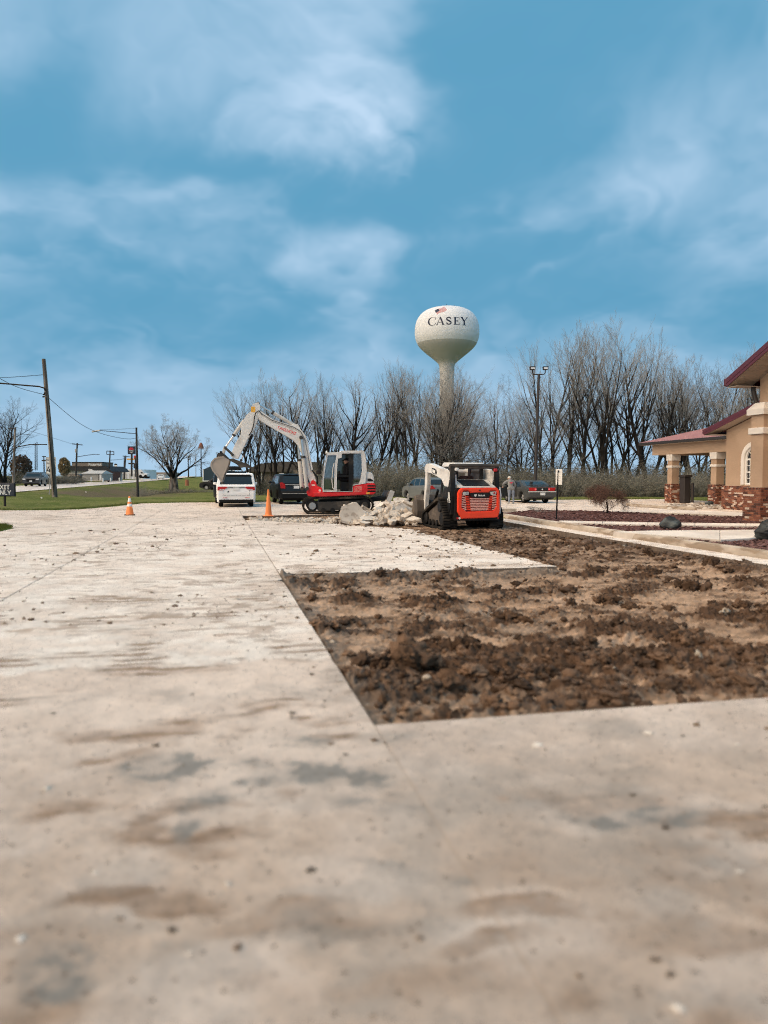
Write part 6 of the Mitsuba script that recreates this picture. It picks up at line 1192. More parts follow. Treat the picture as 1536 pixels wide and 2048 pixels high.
cE = U([R_(.10, .32, 0, 1), R_(0, .82, 0, .07), R_(0, .80, .93, 1), R_(.3, .6, .47, .54), R_(.74, .82, 0, .28), R_(.72, .80, .74, 1), R_(.56, .62, .36, .66)])
cY = U([stroke((.12, 1.0), (.50, .45), .20), stroke((.92, 1.0), (.52, .48), .07), R_(.40, .60, 0, .5), R_(.24, .76, 0, .05), R_(-.06, .34, .95, 1.0), R_(.76, 1.08, .95, 1.0)])
pmat('navy_paint', (.012, .022, .055), .6); pmat('flag_red', (.55, .13, .11), .6)
hcap = (300 - 228) * kz; zc0 = tz(298); xs0 = -5.25
for ch, dx, sc in ((cC, 0, 1.06), (cA, 2.35, 1.0), (cS, 4.75, .98), (cE, 6.55, .98), (cY, 8.35, 1.05)):
    g_ = shapely.affinity.affine_transform(ch, [hcap * sc * .98, 0, 0, hcap * sc, xs0 + dx * 1.06, zc0])
    for q in getattr(g_, 'geoms', [g_]): on_tank(q, 'navy_paint', 'letter')
fx0, fz0, ang = -2.55, tz(205), math.radians(30)
def flagp(a, b, c, d): return Polygon([(fx0 + x * math.cos(ang) - (y + .10 * math.sin(x * 2.2)) * math.sin(ang), fz0 + .25 + x * math.sin(ang) * .8 + (y + .10 * math.sin(x * 2.2)) * math.cos(ang)) for x, y in [(q, b) for q in np.linspace(a, c, 8)] + [(q, d) for q in np.linspace(c, a, 8)]])
for i in range(7): on_tank(flagp(0 if i < 3 else 1.05 if False else 0, i * .21, 3.0, i * .21 + .115), 'flag_red', 'flag_stripe', .028)
on_tank(flagp(-.05, .60, 1.15, 1.42), 'navy_paint', 'flag_canton', .045)
for x, h in ((893.4, 1.0), (909.5, .65)):
    q = at(x, 615.3, TY); m = MB(); m.tube([(q[0], TY, q[2] - .6), (q[0], TY, q[2] + h)], .07, 6); m.tube([(q[0] - .1, TY, q[2] - .5), (q[0] + .1, TY, q[2] - .1)], .2, 6); obj('antenna', m, 'machine_black', tw)

# ------------------------------------------------------------------ broken concrete pile, cones, posts
def chunk_mesh(seed, w, d, h, n=9):
    g = np.random.default_rng(seed); a = np.sort(g.uniform(0, 6.283, n)); r = g.uniform(.72, 1.08, n); top = np.stack([np.cos(a) * r * w / 2, np.sin(a) * r * d / 2, np.full(n, h / 2)], 1); b = top * np.array([g.uniform(.8, 1.1), g.uniform(.8, 1.1), -1]) + g.normal(0, h * .10, (n, 3)) * [1, 1, .8]
    m = m3.Manifold.hull_points(np.vstack([top, b])).refine_to_length(max(w, d) / 11).to_mesh(); v, f = np.array(m.vert_properties[:, :3]), np.array(m.tri_verts)
    side = np.clip((h / 2 - v[:, 2]) / (h * .25), 0, 1); nn = np.stack([meshkit.fbm(v * 7 + seed + i * 9, 3, seed + i) - .5 for i in range(3)], 1); v = v + nn * (.16 * side[:, None] + .015) * min(1, w)
    return trimesh.Trimesh(v, f, process=False)
rng = np.random.default_rng(19); ci = 0
def chunk(u, v, Y, w, d, h, tilt, az, label=None, sub=.0):
    global ci
    ci += 1; q = at(u, v, Y); M = trimesh.transformations.rotation_matrix(az, [0, 0, 1]) @ trimesh.transformations.rotation_matrix(tilt, [1, 0, 0]); M[:3, 3] = q
    tagged('concrete_chunk', chunk_mesh(ci * 3 + 1, w, d, h), 'broken_concrete', label or 'jagged chunk of broken concrete in the pile between excavator and loader', 'concrete chunk', 'broken concrete in the pile', smooth=24, M=M)
chunk(702, 1030, 25.9, 1.0, .95, .17, 1.12, .35, 'largest pale slab fragment leaning at the left end of the rubble pile')
chunk(694, 1017, 26.6, .5, .45, .15, .5, 2.2, 'small rounded chunk on top of the leaning slab at the left of the pile')
PILE = ((722, 1026, 26.8, .8, .6, .18, .5, 1), (735, 1018, 27.4, .8, .6, .18, .6, 2.1), (738, 1036, 25.6, .7, .5, .17, .3, .4), (748, 1028, 26.3, .75, .5, .17, .7, 4), (718, 1040, 25.3, .5, .35, .15, .2, 3), (758, 1010, 27.6, .7, .6, .18, .5, 5), (766, 1020, 26.9, .8, .55, .18, .5, .9), (775, 1032, 25.8, .8, .6, .18, .9, .2), (785, 1014, 27.2, .8, .7, .18, .8, 1.6),
                               (792, 1026, 26.2, .75, .55, .18, .45, 2.8), (798, 1010, 27.3, .7, .6, .18, .6, 3.7), (806, 1018, 26.7, .75, .6, .18, .9, .6), (812, 1030, 25.7, .6, .5, .17, .5, 5.2), (800, 1036, 25.3, .7, .5, .17, .3, 2.2), (786, 1040, 25.0, .6, .45, .16, .25, 1.2), (815, 1006, 27.0, .55, .5, .16, .7, 2.6), (762, 1040, 25.1, .55, .4, .15, .2, 4.4), (730, 1044, 24.9, .4, .3, .13, .2, .7), (820, 1022, 26.1, .55, .5, .16, .8, 1.1), (803, 1001, 27.4, .55, .45, .16, .6, .1),
                               (672, 1036, 26.4, .45, .3, .13, .3, 1.9), (655, 1040, 26.4, .4, .25, .12, .3, .8), (640, 1038, 26.9, .45, .25, .12, .4, 3.2), (612, 1039, 27.3, .4, .22, .11, .2, .3), (575, 1040, 27.6, .45, .22, .11, .3, 2.3), (540, 1041, 27.9, .4, .2, .1, .2, 1.2), (508, 1041, 28.3, .4, .2, .1, .3, .1), (596, 1043, 26.6, .3, .2, .09, .2, 4))
ROWS = {'top row of the rubble pile': lambda u, v: u > 690 and v < 1014, 'middle row of the rubble pile': lambda u, v: u > 690 and 1014 <= v < 1031, 'bottom row of the rubble pile': lambda u, v: u > 690 and v >= 1031, 'line of small pieces along the dug strip': lambda u, v: u <= 690}
ORDN = 'first second third fourth fifth sixth seventh eighth ninth tenth eleventh'.split()
for u, v, Y, w, d, h, t, a in PILE:
    row = next(k for k, f_ in ROWS.items() if f_(u, v)); rank = sorted(p[0] for p in PILE if ROWS[row](p[0], p[1])).index(u)
    chunk(u, v + 4, Y, w * rng.uniform(.9, 1.25), d * 1.1, h * rng.uniform(.7, 1), t, a, f'concrete chunk {ORDN[rank]} from the left in the {row}')
chunk(826, 1041, 24.9, .62, .30, .15, .5, -.7, 'oblong pale concrete piece lying against the loader bucket')
chunk(838, 1000, 25.4, .5, .4, .15, .5, 1.0, 'chunk of concrete perched beside the raised edge of the loader bucket') if False else None
mb = MB(); n = 0                                                           # crumbled bits among the big pieces
for i in range(1500):
    u = rng.uniform(500, 835); Yc = 26.3 + (835 - u) * .006 + rng.normal(0, .75); q = np.array([(u - 768) / FPX * Yc, Yc]); core = math.exp(-((u - 770) / 55) ** 2); r = min(.02 + rng.exponential(.03), .12) * (.6 + core * .7); z = max(0, .42 * core * math.exp(-((Yc - 26.3) / .7) ** 2) * rng.uniform(.5, 1)) - (.06 if u < 660 else 0); v, f = lumps1[rng.integers(24)]; mb.add(v * r + [*q, z], f)
obj('rubble_bits', mb, 'broken_concrete', kind='stuff'); labels['rubble_bits'].update(label='small crumbled concrete bits around the broken slabs', category='rubble')
def cone(u, v, h, w, bands, label):
    q = gp(u, v); k = thing('traffic_cone', label, 'traffic cone'); M = place((q[0], q[1], 0), .3); R = lambda t: w * .5 * .74 * (1 - t) + .03 * t
    obj('base', cbox(-w / 2, w / 2, -w / 2, w / 2, .004, .035, .012), 'orange_cone' if not bands else 'machine_black', k, M=M)
    obj('cone_body', lathe([(R(0) + .02, .035), (R(0), .06)] + [(R(t), .06 + (h - .06) * t) for t in np.linspace(0.05, .97, 12)] + [(.022, h), (0, h)], 28), 'orange_cone', k, smooth=40, M=M)
    for a, b in bands: obj('reflective_band', lathe([(R(t) + .003, .06 + (h - .06) * t) for t in np.linspace(a, b, 5)], 28), 'reflect_white', k, smooth=40, M=M)
cone(259.5, 1030.5, .77, .42, ((.42, .57), (.68, .90)), 'orange traffic cone with two white reflective bands standing left on the concrete')
cone(537, 1032.5, 1.06, .36, (), 'taller plain orange traffic cone beside the dug strip right of the minivan')
# lamp post of the lot
lp = thing('lamp_post', 'tall dark lamp post with twin floodlights behind the sedan', 'lamp post'); LY = 49.5
b0, b1 = gp(1069.5, 1002), at(1077.5, 748, LY); b0 = np.array([(1069.5 - 768) / FPX * LY, LY, 0])
m = MB(); m.tube([b0, b1], [.12, .085], 12); obj('pole', m, 'dark_bronze', lp, smooth=40)
for sx in (-1, 1):
    e = b1 + [sx * .42, 0, .28]; m = MB(); m.tube([b1 + [0, 0, -.04], b1 + [sx * .34, 0, -.02], b1 + [sx * .42, 0, .08], e], .032, 8); obj('bracket', m, 'dark_bronze', lp, smooth=50)
    h_ = obj('floodlight', cbox(e[0] - .16, e[0] + .16, LY - .20, LY + .12, e[2] - .02, e[2] + .17, .03), 'dark_bronze', lp); obj('lens', cbox(e[0] - .12, e[0] + .12, LY - .204, LY - .18, e[2] + .01, e[2] + .13), 'lamp_clear', h_)
    m = MB(); m.box(e[0] - .18, e[0] + .18, LY - .24, LY + .13, e[2] + .155, e[2] + .185, .01); obj('visor', m, 'dark_bronze', h_)
b2 = b1 + np.array([.18, 0, -.2]); m = MB(); m.tube([b1 + [0, 0, -.2], b2], .03, 6); obj('photocell_arm', m, 'dark_bronze', lp)
# parking sign on a post, seen at an angle
sg = thing('parking_sign', 'narrow white parking sign with small symbol on a slim dark post in the mulch', 'sign'); q = gp(1112.5, 1037.5, .12); sy = q[1]
tp = at(1117.5, 940, sy); m = MB(); m.bar((q[0], sy, .05), (tp[0] - .01, sy, tp[2]), .05, .03, .004); obj('post', m, 'machine_black', sg)
cz = at(1117.5, 954, sy); SM = place((cz[0], sy - .03, cz[2]), math.radians(-58)); sh = .53
obj('plate', cbox(-.15, .15, -.005, .005, -sh / 2, sh / 2, .004), 'reflect_white', sg, M=SM)
m = MB(); m.box(-.03, .03, -.008, -.005, .15, .22); obj('symbol', m, 'ink', sg, M=SM)
for i, wv_ in enumerate((.10, .08, .11, .07)): m = MB(); m.box(-wv_, wv_, -.008, -.005, .08 - i * .07, .095 - i * .07); obj('print_line', m, 'machine_grey', sg, M=SM)

# ------------------------------------------------------------------ left side: signs, poles and wires
pmat('wood_pole', mikit.proc(lambda p, n, uv: mix((.085, .07, .058), (.27, .235, .20), smoothstep(.34, .66, fbm(p.x * 9, p.y * 9, p.z * .5, 3)))), .9); pmat('pole_dark', (.04, .036, .033), .85); pmat('navy_sign', (.012, .02, .038), .5); pmat('sign_white', (.72, .72, .70), .5); pmat('wire', (.03, .03, .032), .7); pmat('galvanised', (.34, .34, .33), .5, metallic=.4)
ES = thing('exit_sign', 'navy sign reading EXIT ONLY in white on a black post at the left edge', 'sign'); ey = 37.2; q = gp(9, 1018.5); q = np.array([(9.5 - 768) / FPX * ey, ey, float(gz((9.5 - 768) / FPX * ey, ey))])
ctr = at(9, 979.3, ey); obj('post', cbox(q[0] - .05, q[0] + .05, ey - .03, ey + .03, q[2] - .2, ctr[2] - .28, .01), 'machine_black', ES)
obj('panel', cbox(ctr[0] - .52, ctr[0] + .52, ey - .06, ey + .06, ctr[2] - .325, ctr[2] + .325, .03), 'navy_sign', ES); obj('rim', cbox(ctr[0] - .53, ctr[0] + .53, ey - .045, ey + .07, ctr[2] - .335, ctr[2] + .335, .02), 'machine_black', ES)
for w_, dz in (('EXIT', .125), ('ONLY', -.135)): mm_ = text_on(w_, .205, (ctr[0] - .03, ey - .0605, ctr[2] + dz), (1, 0, 0), (0, 0, 1), .006); obj('lettering', mm_, 'sign_white', ES)
# speed limit sign behind the big pole
SP = thing('speed_limit_sign', 'white speed limit 40 sign on a thin post, partly hidden by the leaning pole', 'sign'); sy = 57.0; c = at(102, 933, sy); b = at(97.5, 996, sy)
m = MB(); m.bar((b[0], sy + .03, b[2] - .1), (c[0], sy + .03, c[2] + .4), .05, .04); obj('post', m, 'galvanised', SP)
obj('plate', cbox(c[0] - .38, c[0] + .38, sy - .006, sy + .0, c[2] - .58, c[2] + .70, .004), 'sign_white', SP)
m = MB(); o, i_ = sbox(c[0] - .36, c[2] - .56, c[0] + .36, c[2] + .68), sbox(c[0] - .335, c[2] - .535, c[0] + .335, c[2] + .655); obj('border', prism(o.difference(i_), sy - .010, sy - .0065), 'ink', SP)
for w_, h_, dz in (('SPEED', .15, .50), ('LIMIT', .15, .26), ('40', .42, -.22)): obj('lettering', text_on(w_, h_, (c[0], sy - .0062, c[2] + dz), (1, 0, 0), (0, 0, 1), .006), 'ink', SP)
def upole(u0, v0, u1, v1, Y, r, label, mat='pole_dark', arms=(), group=None, cat='utility pole', name='utility_pole'):
    k = thing(name, label, cat, group); a, b = at(u0, v0, Y), at(u1, v1, Y); m = MB(); m.tube([a - [0, 0, .4], a * .5 + b * .5, b], [r, r * .85, r * .68], 10); obj('pole', m, mat, k, smooth=50)
    for (p, q, w) in arms:
        m = MB(); m.bar(at(*p, Y - .12), at(*q, Y - .12), w, w); obj('crossarm', m, 'pole_dark', k)
    return k
bp = upole(110.5, 996, 87.5, 718, 53.0, .185, 'tall weathered wooden utility pole leaning left at the road side', 'wood_pole')
def pxt(name, pts, Y, r, mat, parent, n=6): m = MB(); m.tube([at(u, v, Y) for u, v in pts], r, n); return obj(name, m, mat, parent, smooth=50)
pxt('lamp_arm', [(91, 781), (88, 776), (78, 773), (0, 766.5), (-40, 763)], 52.8, .055, 'machine_black', bp)
for u, v in ((88, 789), (87, 793.5), (90, 786)): m = MB(); p = at(u, v, 52.75); m.tube([p - [.06, 0, 0], p + [.06, 0, 0]], .05, 8); obj('insulator', m, 'machine_black', bp)
pxt('conduit', [(108, 990), (97, 850), (92.5, 795)], 52.78, .03, 'machine_black', bp)
def wire(pts, label, group=None, r=.018):
    from scipy.interpolate import CubicSpline
    P = np.array([at(*p) for p in pts]); o = CubicSpline(np.arange(len(P)), P, bc_type='natural')(np.linspace(0, len(P) - 1, 40))
    m = MB(); m.tube(np.array(o), r, 5); return tagged('power_line', m, 'wire', label, 'power line', group)
wire([(86.5, 749.5, 53), (0, 755.5, 50), (-90, 756, 47)], 'uppermost wire running left from the leaning pole'); wire([(88, 789, 53), (40, 776, 50), (0, 757, 47), (-60, 722, 44)], 'wire sloping up to the left frame edge from below the lamp arm')
wire([(91, 790, 53), (135, 828, 58), (185, 860.5, 64), (246, 877, 67), (272, 876, 70)], 'long sagging wire from the leaning pole to the street lamp pole')
sl = upole(275.5, 987, 272.7, 855, 66.5, .115, 'slim dark street lamp pole with a long arm reaching left', 'pole_dark', cat='street lamp', name='street_lamp')
pxt('lamp_arm', [(272.5, 867.5), (240, 864.5), (200, 861), (193, 862)], 66.4, .03, 'machine_black', sl); pxt('luminaire', [(200, 861), (192, 862), (184, 863.5)], 66.4, .07, 'machine_grey', sl, 8); pxt('stay', [(273, 857), (235, 858.5), (200, 859)], 66.4, .012, 'wire', sl)
m = MB(); p = at(271, 931, 66.3); m.box(p[0] - .14, p[0] + .1, 66.15, 66.4, p[2] - .25, p[2] + .2, .03); obj('meter_box', m, 'pole_dark', sl)
upole(151, 966, 154.5, 886, 118, .16, 'wooden utility pole with a single crossarm left of the grey garage', arms=[((144, 887.6), (165, 890), .13)]); k_ = 'utility_pole_001'
pxt('lamp_arm', [(154, 914), (170, 911), (190, 908.5), (199, 909)], 117.8, .05, 'machine_black', k_); pxt('transformer', [(152.6, 905), (152.8, 898)], 117.7, .2, 'galvanised', k_, 10)
k_ = upole(217, 960, 220.5, 901, 150, .17, 'utility pole with a double boxed crossarm right of the grey garage', arms=[((213.5, 902), (228, 903.5), .14), ((213, 908.5), (228, 909.5), .14), ((213.5, 902), (213.3, 909), .1), ((227.8, 903), (227.8, 909.5), .1)])
upole(248.5, 955, 251.5, 911, 190, .19, 'paired utility pole standing left of the tall dark shop sign', arms=[((245.5, 912), (259, 913.5), .16)]); upole(247.6, 955, 248.7, 911.5, 192, .16, 'thinner pole of the pair left of the tall dark shop sign')
wire([(221, 920, 150), (235, 919.5, 170), (249, 917.5, 190)], 'low wire between the boxed crossarm pole and the paired poles', r=.05); wire([(143, 887.6, 118), (60, 862, 90), (-40, 838, 70)], 'thin distant wire running up to the left from the crossarm pole', r=.02)
lpk = upole(26, 976, 30.5, 855, 84, .14, 'pale slender pole behind the exit sign at far left', 'wood_pole', arms=[((16, 857), (31, 857.5), .10)])
for i, (u, v0, v1) in enumerate(((70.4, 938, 886), (74.0, 938, 884))): upole(u, v0, u, v1, 240, .16, ('left', 'right')[i] + ' one of two thin distant poles left of the leaning pole')
pxt('lamp_arm', [(30, 895), (60, 889), (94, 889)], 83.8, .06, 'machine_black', lpk)
upole(88.5, 948, 87.5, 912, 175, .16, 'short distant pole with a cluster of gear just left of the speed sign', arms=[((84.5, 913), (91.5, 913), .2), ((84, 921), (92, 921), .3)])
upole(402.5, 950, 402, 894, 150, .13, 'dark lamp pole with a rust coloured lantern near the dark blue shed', cat='street lamp', name='street_lamp'); pxt('lantern', [(402, 897), (402, 892), (402, 887), (402, 885)], 150, [.62, .45, .28, .08], 'brick_red', 'street_lamp_001', 8)
upole(377, 950, 376.3, 916, 150, .13, 'dark parking lamp with two heads right of the spreading tree', arms=[((376, 916), (380, 912.5), .25), ((376, 921), (380, 917), .2)], cat='street lamp', name='street_lamp')
upole(391.8, 952, 391.8, 908, 200, .09, 'thin pale flagpole behind the spreading tree', 'galvanised', cat='pole', name='flag_pole')
# shop sign on a tall pole
PS = thing('shop_sign', 'tall pole sign with dark navy square carrying a red roof shape and white lettering', 'sign'); py = 165.0
m = MB(); m.tube([at(263.5, 953, py), at(263.5, 905, py)], .22, 8); obj('pole', m, 'pole_dark', PS, smooth=50)
c = at(263.3, 900.5, py); hw = 7.2 / FPX * py; obj('panel', cbox(c[0] - hw, c[0] + hw, py - .25, py + .25, c[2] - hw * 1.05, c[2] + hw * 1.1, .05), 'navy_sign', PS)
pmat('roof_red_sign', (.55, .02, .04), .5); mz = lambda v: at(0, v, py)[2]; mx = lambda u: at(u, 900, py)[0]
obj('emblem', prism(Polygon([(mx(258.2), mz(899.5)), (mx(259.5), mz(896.6)), (mx(262.5), mz(895)), (mx(266.5), mz(895.4)), (mx(268.2), mz(899.5))]), py - .30, py - .25), 'roof_red_sign', PS)
for w_, v_ in (('Pizza', 901.2), ('Hut', 904.6)): obj('lettering', text_on(w_, .26, (c[0], py - .26, mz(v_)), (1, 0, 0), (0, 0, 1), .02), 'sign_white', PS)
m = MB(); p = at(262.5, 927, py); m.box(p[0] - .62, p[0] + .62, py - .1, py + .1, p[2] - .14, p[2] + .14); obj('lower_board', m, 'pole_dark', PS)
S2_ = thing('station_sign', 'red and orange pole sign with a horizontal bar right of the tall dark sign', 'sign'); py2 = 200
m = MB(); m.tube([at(270.7, 954, py2), at(270.7, 912, py2)], .15, 6); obj('pole', m, 'pole_dark', S2_); p = at(270.4, 914.5, py2); obj('panel', cbox(p[0] - .36, p[0] + .36, py2 - .1, py2 + .1, p[2] - .45, p[2] + .45, .05), 'brick_orange', S2_); obj('panel', cbox(p[0] - .30, p[0] + .34, py2 - .13, py2 - .1, p[2] + .0, p[2] + .40, .01), 'roof_red_sign', S2_)
p = at(262, 918.5, py2); obj('bar_sign', cbox(p[0] - 1.1, p[0] + .9, py2 - .1, py2 + .1, p[2] - .2, p[2] + .2, .04), 'amber', S2_)
S3_ = thing('oval_sign', 'small white arched sign with a dark cap above the white truck', 'sign'); py3 = 175; p = at(231.5, 930.5, py3); obj('panel', prism(Point(p[0], p[2] - .05).buffer(.36), py3 - .08, py3 + .08), 'sign_white', S3_); obj('cap', prism(Polygon([(p[0] - .37, p[2] + .06), (p[0] + .37, p[2] + .06), (p[0] + .25, p[2] + .36), (p[0] - .25, p[2] + .36)]), py3 - .1, py3 + .1), 'pole_dark', S3_); m = MB(); m.tube([(p[0], py3, p[2] - .3), (p[0], py3, p[2] - 2.6)], .06, 6); obj('pole', m, 'pole_dark', S3_)
m = MB(); p = at(229, 932.2, py3); obj('symbol', cbox(p[0] + .12, p[0] + .42, py3 - .09, py3 - .082, p[2] - .22, p[2] - .05), 'ink', S3_)
# buildings along the road
pmat('wall_cream', (.52, .49, .45), .85); pmat('roof_black', (.02, .022, .026), .7); pmat('brick_brown', (.20, .165, .14), .85); pmat('shed_grey', (.30, .295, .275), .8); pmat('roof_grey', (.42, .41, .39), .7); pmat('navy_shed', (.018, .045, .065), .6); pmat('wall_white', (.66, .67, .67), .7); pmat('house_tan', (.27, .215, .17), .85); pmat('shingle', (.085, .078, .070), .9)
def bbox(u0, u1, v0, v1, Y, d): a, b = at(u0, v0, Y), at(u1, v1, Y); return cbox(a[0], b[0], Y, Y + d, min(a[2], b[2]), max(a[2], b[2]))
R = thing('restaurant', 'low restaurant with black sloped roof and lettered brown upper storey across the road', 'building'); ry = 150
obj('wall', bbox(127, 213, 962, 940.5, ry, 9), 'wall_cream', R); rf_ = obj('roof', prism([at(128, 940.5, ry)[[0, 2]], at(141, 931, ry)[[0, 2]], at(214, 932, ry)[[0, 2]], at(226, 943, ry)[[0, 2]], at(216, 944, ry)[[0, 2]]], ry - .6, ry + 10), 'roof_black', R)
obj('upper_storey', bbox(144, 204, 932.5, 924, ry - .75, 6), 'brick_brown', R); obj('parapet', bbox(143.6, 204.4, 925.5, 923.8, ry - .82, 6.2), 'roof_black', R)
p = at(190, 929, ry - .76); obj('lettering', text_on('Pizza Hut', .42, (p[0], ry - .757, p[2]), (1, 0, 0), (0, 0, 1), .03), 'sign_white', R)
obj('dark_annex', bbox(203, 220, 962, 943, ry - 1.5, 6), 'brick_dark', R); obj('entrance_gable', prism([at(180, 941, ry)[[0, 2]], at(179, 938, ry)[[0, 2]], at(186, 938.5, ry)[[0, 2]], at(191, 942, ry)[[0, 2]]], ry - .75, ry - .6), 'wall_white', R)
for u in (131, 138, 147): obj('window', bbox(u, u + 5, 955, 948, ry - .05, .1), 'car_glass', R)
G_ = thing('garage', 'small grey garage with pale gable roof and white side door across the road', 'building'); gy = 128
obj('wall', bbox(163.5, 204, 961, 947.5, gy, 5), 'shed_grey', G_); obj('end_wall', bbox(197.5, 204.0, 961, 947.3, gy - .03, .02), 'roof_grey', G_); obj('door', bbox(199.5, 202, 959.5, 949, gy - .08, .04), 'wall_white', G_)
a, b = at(162.5, 947.4, gy), at(205, 947.4, gy); obj('roof', trimesh.Trimesh([[a[0], gy - .3, a[2]], [b[0], gy - .3, b[2]], [b[0] - .3, gy + 2.5, b[2] + .55], [a[0] + .4, gy + 2.5, a[2] + .55], [b[0], gy + 5.3, b[2]], [a[0], gy + 5.3, a[2]]], [[0, 1, 2], [0, 2, 3], [3, 2, 4], [3, 4, 5], [1, 4, 2], [0, 3, 5]], process=False), 'roof_grey', G_)
obj('corner_trim', bbox(163, 164, 961, 947.5, gy - .05, .08), 'roof_black', G_); obj('corner_trim', bbox(197, 198, 961, 947.5, gy - .05, .08), 'roof_black', G_)
for i, (u, v0, v1, lab) in enumerate(((182.5, 960, 954, 'short white bollard post in front of the garage'), (206, 962, 956, 'white post at the right corner of the garage'), (221.5, 960.5, 955.5, 'left white post of the low rail by the road'), (239, 959.5, 955.5, 'right white post of the low rail by the road'))):
    a, b = at(u, v0, 120), at(u, v1, 120); tagged('white_post', cbox(a[0] - .08, a[0] + .08, 119.9, 120.1, a[2] - .2, b[2], .02), 'sign_white', lab, 'post')
W_ = thing('white_warehouse', 'long low white warehouse beyond the utility poles', 'building'); obj('wall', bbox(222, 286, 958, 939, 205, 12), 'wall_white', W_); obj('roof', bbox(225.5, 235, 939, 936.8, 204, 8), 'roof_black', W_)
for i in range(5): obj('bay_door', bbox(240 + i * 9, 245 + i * 9, 957, 947, 204.9, .2), 'roof_grey', W_)
T_ = thing('white_box_truck', 'white truck with sloping front parked at the right end of the warehouse', 'truck'); ty_ = 185
obj('box', prism([at(281, 953, ty_)[[0, 2]], at(281, 939, ty_)[[0, 2]], at(285, 939, ty_)[[0, 2]], at(291, 946.5, ty_)[[0, 2]], at(297, 948, ty_)[[0, 2]], at(298, 953, ty_)[[0, 2]]], ty_ - 1.1, ty_ + 1.1, .06), 'wall_white', T_); obj('windscreen', prism([at(284, 944, ty_)[[0, 2]], at(287, 944, ty_)[[0, 2]], at(290.5, 947, ty_)[[0, 2]], at(285, 947, ty_)[[0, 2]]], ty_ - 1.13, ty_ - 1.1), 'car_glass', T_)
for u in (284, 294): obj('wheel', prism(Point(*at(u, 953, ty_)[[0, 2]]).buffer(.42), ty_ - 1.12, ty_ + 1.12), 'tyre', T_)
F_ = thing('far_store', 'long pale low store with brownish roof far down the road', 'building'); obj('wall', bbox(292, 330, 956, 948.5, 330, 20), 'wall_cream', F_); obj('roof', bbox(291, 331, 948.5, 944.5, 329, 22), 'house_tan', F_)
N_ = thing('blue_shed', 'dark blue gabled shed with white base rail behind the excavator bucket', 'building'); ny = 112
obj('wall', prism([at(407, 962, ny)[[0, 2]], at(407, 939, ny)[[0, 2]], at(425, 930.5, ny)[[0, 2]], at(446, 940, ny)[[0, 2]], at(446, 962, ny)[[0, 2]]], ny, ny + 9), 'navy_shed', N_); obj('base_rail', bbox(407, 446, 963, 961, ny - .1, .1), 'wall_white', N_); obj('end_trim', bbox(405.2, 407.2, 963, 938, ny - .05, 9), 'wall_white', N_)
H_ = thing('brown_house', 'brown house with grey gabled roof seen through the trees behind the cars', 'house'); hy = 98
obj('wall', bbox(497, 640, 985, 941, hy, 8), 'house_tan', H_); a, b = at(488, 943, hy), at(560, 943, hy)
obj('roof', prism([at(488, 944, hy)[[0, 2]], at(520, 927.5, hy)[[0, 2]], at(548, 925, hy)[[0, 2]], at(585, 940, hy)[[0, 2]], at(584, 944, hy)[[0, 2]]], hy - .8, hy + 9), 'shingle', H_); obj('upper_roof', prism([at(540, 942, hy)[[0, 2]], at(556, 923, hy)[[0, 2]], at(632, 924, hy)[[0, 2]], at(652, 943, hy)[[0, 2]]], hy + .3, hy + 9.5), 'shingle', H_)
for u in (514, 566, 600): w_ = obj('window', bbox(u, u + 9, 968, 953, hy - .06, .1), 'car_glass', H_); obj('frame', bbox(u - 1, u + 10, 969, 952, hy - .03, .06), 'wall_white', w_)
obj('porch_post', bbox(522.5, 524, 968, 944, hy - .5, .15), 'wall_white', H_)
# parked cars far off by the road
for i, (u, Y, mt, rz, lab) in enumerate(((70, 128, 'paint_white', 1.4, 'white car parked far left behind the oncoming vehicle'), (86, 132, 'paint_black', 1.5, 'black car parked beyond the road left of the speed sign'), (308, 235, 'paint_silver', .3, 'silver car small on the far road'), (322, 245, 'paint_white', .25, 'white car farthest away on the road'), (146, 137, 'paint_black', 1.5, 'dark car parked beside the restaurant wall'), (440, 90, 'paint_black', 1.4, 'black car by the blue shed behind the bucket'))):
    vehicle('distant_car', lab, 'car', mt, ((u - 768) / FPX * Y, Y, float(gz((u - 768) / FPX * Y, Y)) + .05), rz, 4.6, 1.85, gvp, 1.02, .22, (-1.32, 1.36), .33, [[(-1.55, 1.08), (-1.35, 1.42), (.3, 1.42), (.95, 1.03)]], ((-2.03, 1.13), (-1.75, 1.40), .70, .64), ((1.15, 1.07), (.5, 1.41), .74, .62), [])
BA = thing('roadside_barrel', 'orange and white striped barrel beside the road right of the spreading tree', 'barrel'); p = at(374, 957.5, 118); pr_ = [(.32, 0), (.30, .25), (.29, .5), (.28, .75), (.25, 1.0), (0, 1.02)]
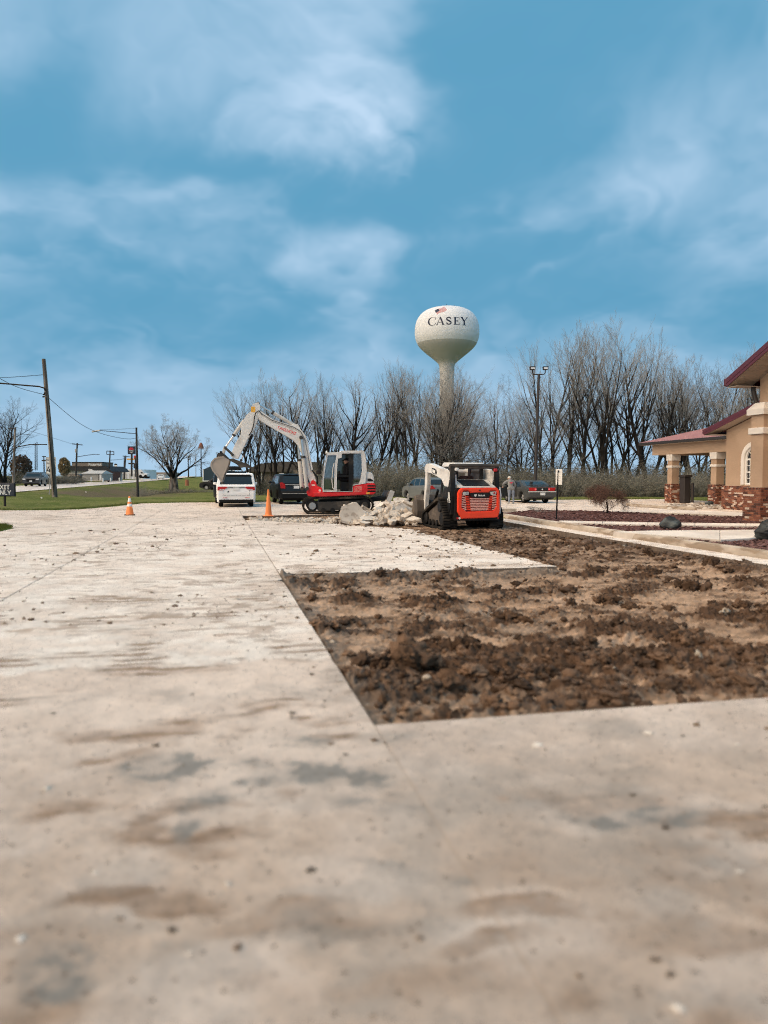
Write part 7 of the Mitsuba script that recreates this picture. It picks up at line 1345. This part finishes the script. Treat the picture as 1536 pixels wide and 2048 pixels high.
obj('drum', lathe(pr_, 16), 'brick_orange', BA, smooth=40, M=place((p[0], 118, .3), 0, .95)); [obj('band', lathe([(.303 - z * .05, z), (.300 - (z + .15) * .05, z + .15)], 16), 'sign_white', BA, smooth=40, M=place((p[0], 118, .3), 0, .95)) for z in (.2, .55)]
# hedge line and low brush across the road
for i, (u, Y, w, h, kd) in enumerate(((86, 112, 5, 1.6, 1), (100, 112, 5, 1.5, 0), (114, 113, 5, 1.7, 1), (128, 113, 5, 1.5, 3), (140, 114, 4, 1.6, 0), (12, 112, 6, 2.2, 3), (-5, 110, 6, 2.6, 3), (24, 114, 5, 1.8, 3))):
    put_bush(u, Y, kd, w, h, u * 1.0, 'low tangled roadside brush ' + ('at the foot of the left edge tree' if u < 40 else 'behind the leaning utility pole'), 'roadside brush ' + ('left' if u < 40 else 'behind the pole'))
for u, v, lab in ((83, 998.5, 'small white marker flag in the grass left of the leaning pole'), (172, 986, 'small white marker in the grass right of the leaning pole')):
    p = gp(u, v, .12); k = thing('ground_marker', lab, 'marker'); obj('flag', cbox(p[0] - .05, p[0] + .05, p[1] - .01, p[1] + .01, p[2] + .05, p[2] + .15), 'sign_white', k); m = MB(); m.tube([(p[0] - .05, p[1], p[2] - .1), (p[0] - .05, p[1], p[2] + .15)], .008, 5); obj('stake', m, 'machine_grey', k)

# look-alikes that share a label are told apart by their place among themselves
_same = {}
for k, d in labels.items():
    if 'category' in d and 'label' in d: _same.setdefault(d['label'], []).append(k)
def _x(k): return next(np.array(v['to_world'].matrix)[0, 3] / max(np.array(v['to_world'].matrix)[1, 3], 1) for q, v in scene.items() if (q == k or q.startswith(k + '__')) and 'to_world' in v)
for lab, ks in _same.items():
    if 1 < len(ks) < 8:
        ks = sorted(ks, key=_x); names = {2: ['left of two', 'right of two'], 3: ['left of three', 'middle of three', 'right of three']}.get(len(ks), [f'{w} from left' for w in ORDN[:len(ks)]])
        for k, nm in zip(ks, names): labels[k]['label'] = lab + ', ' + nm
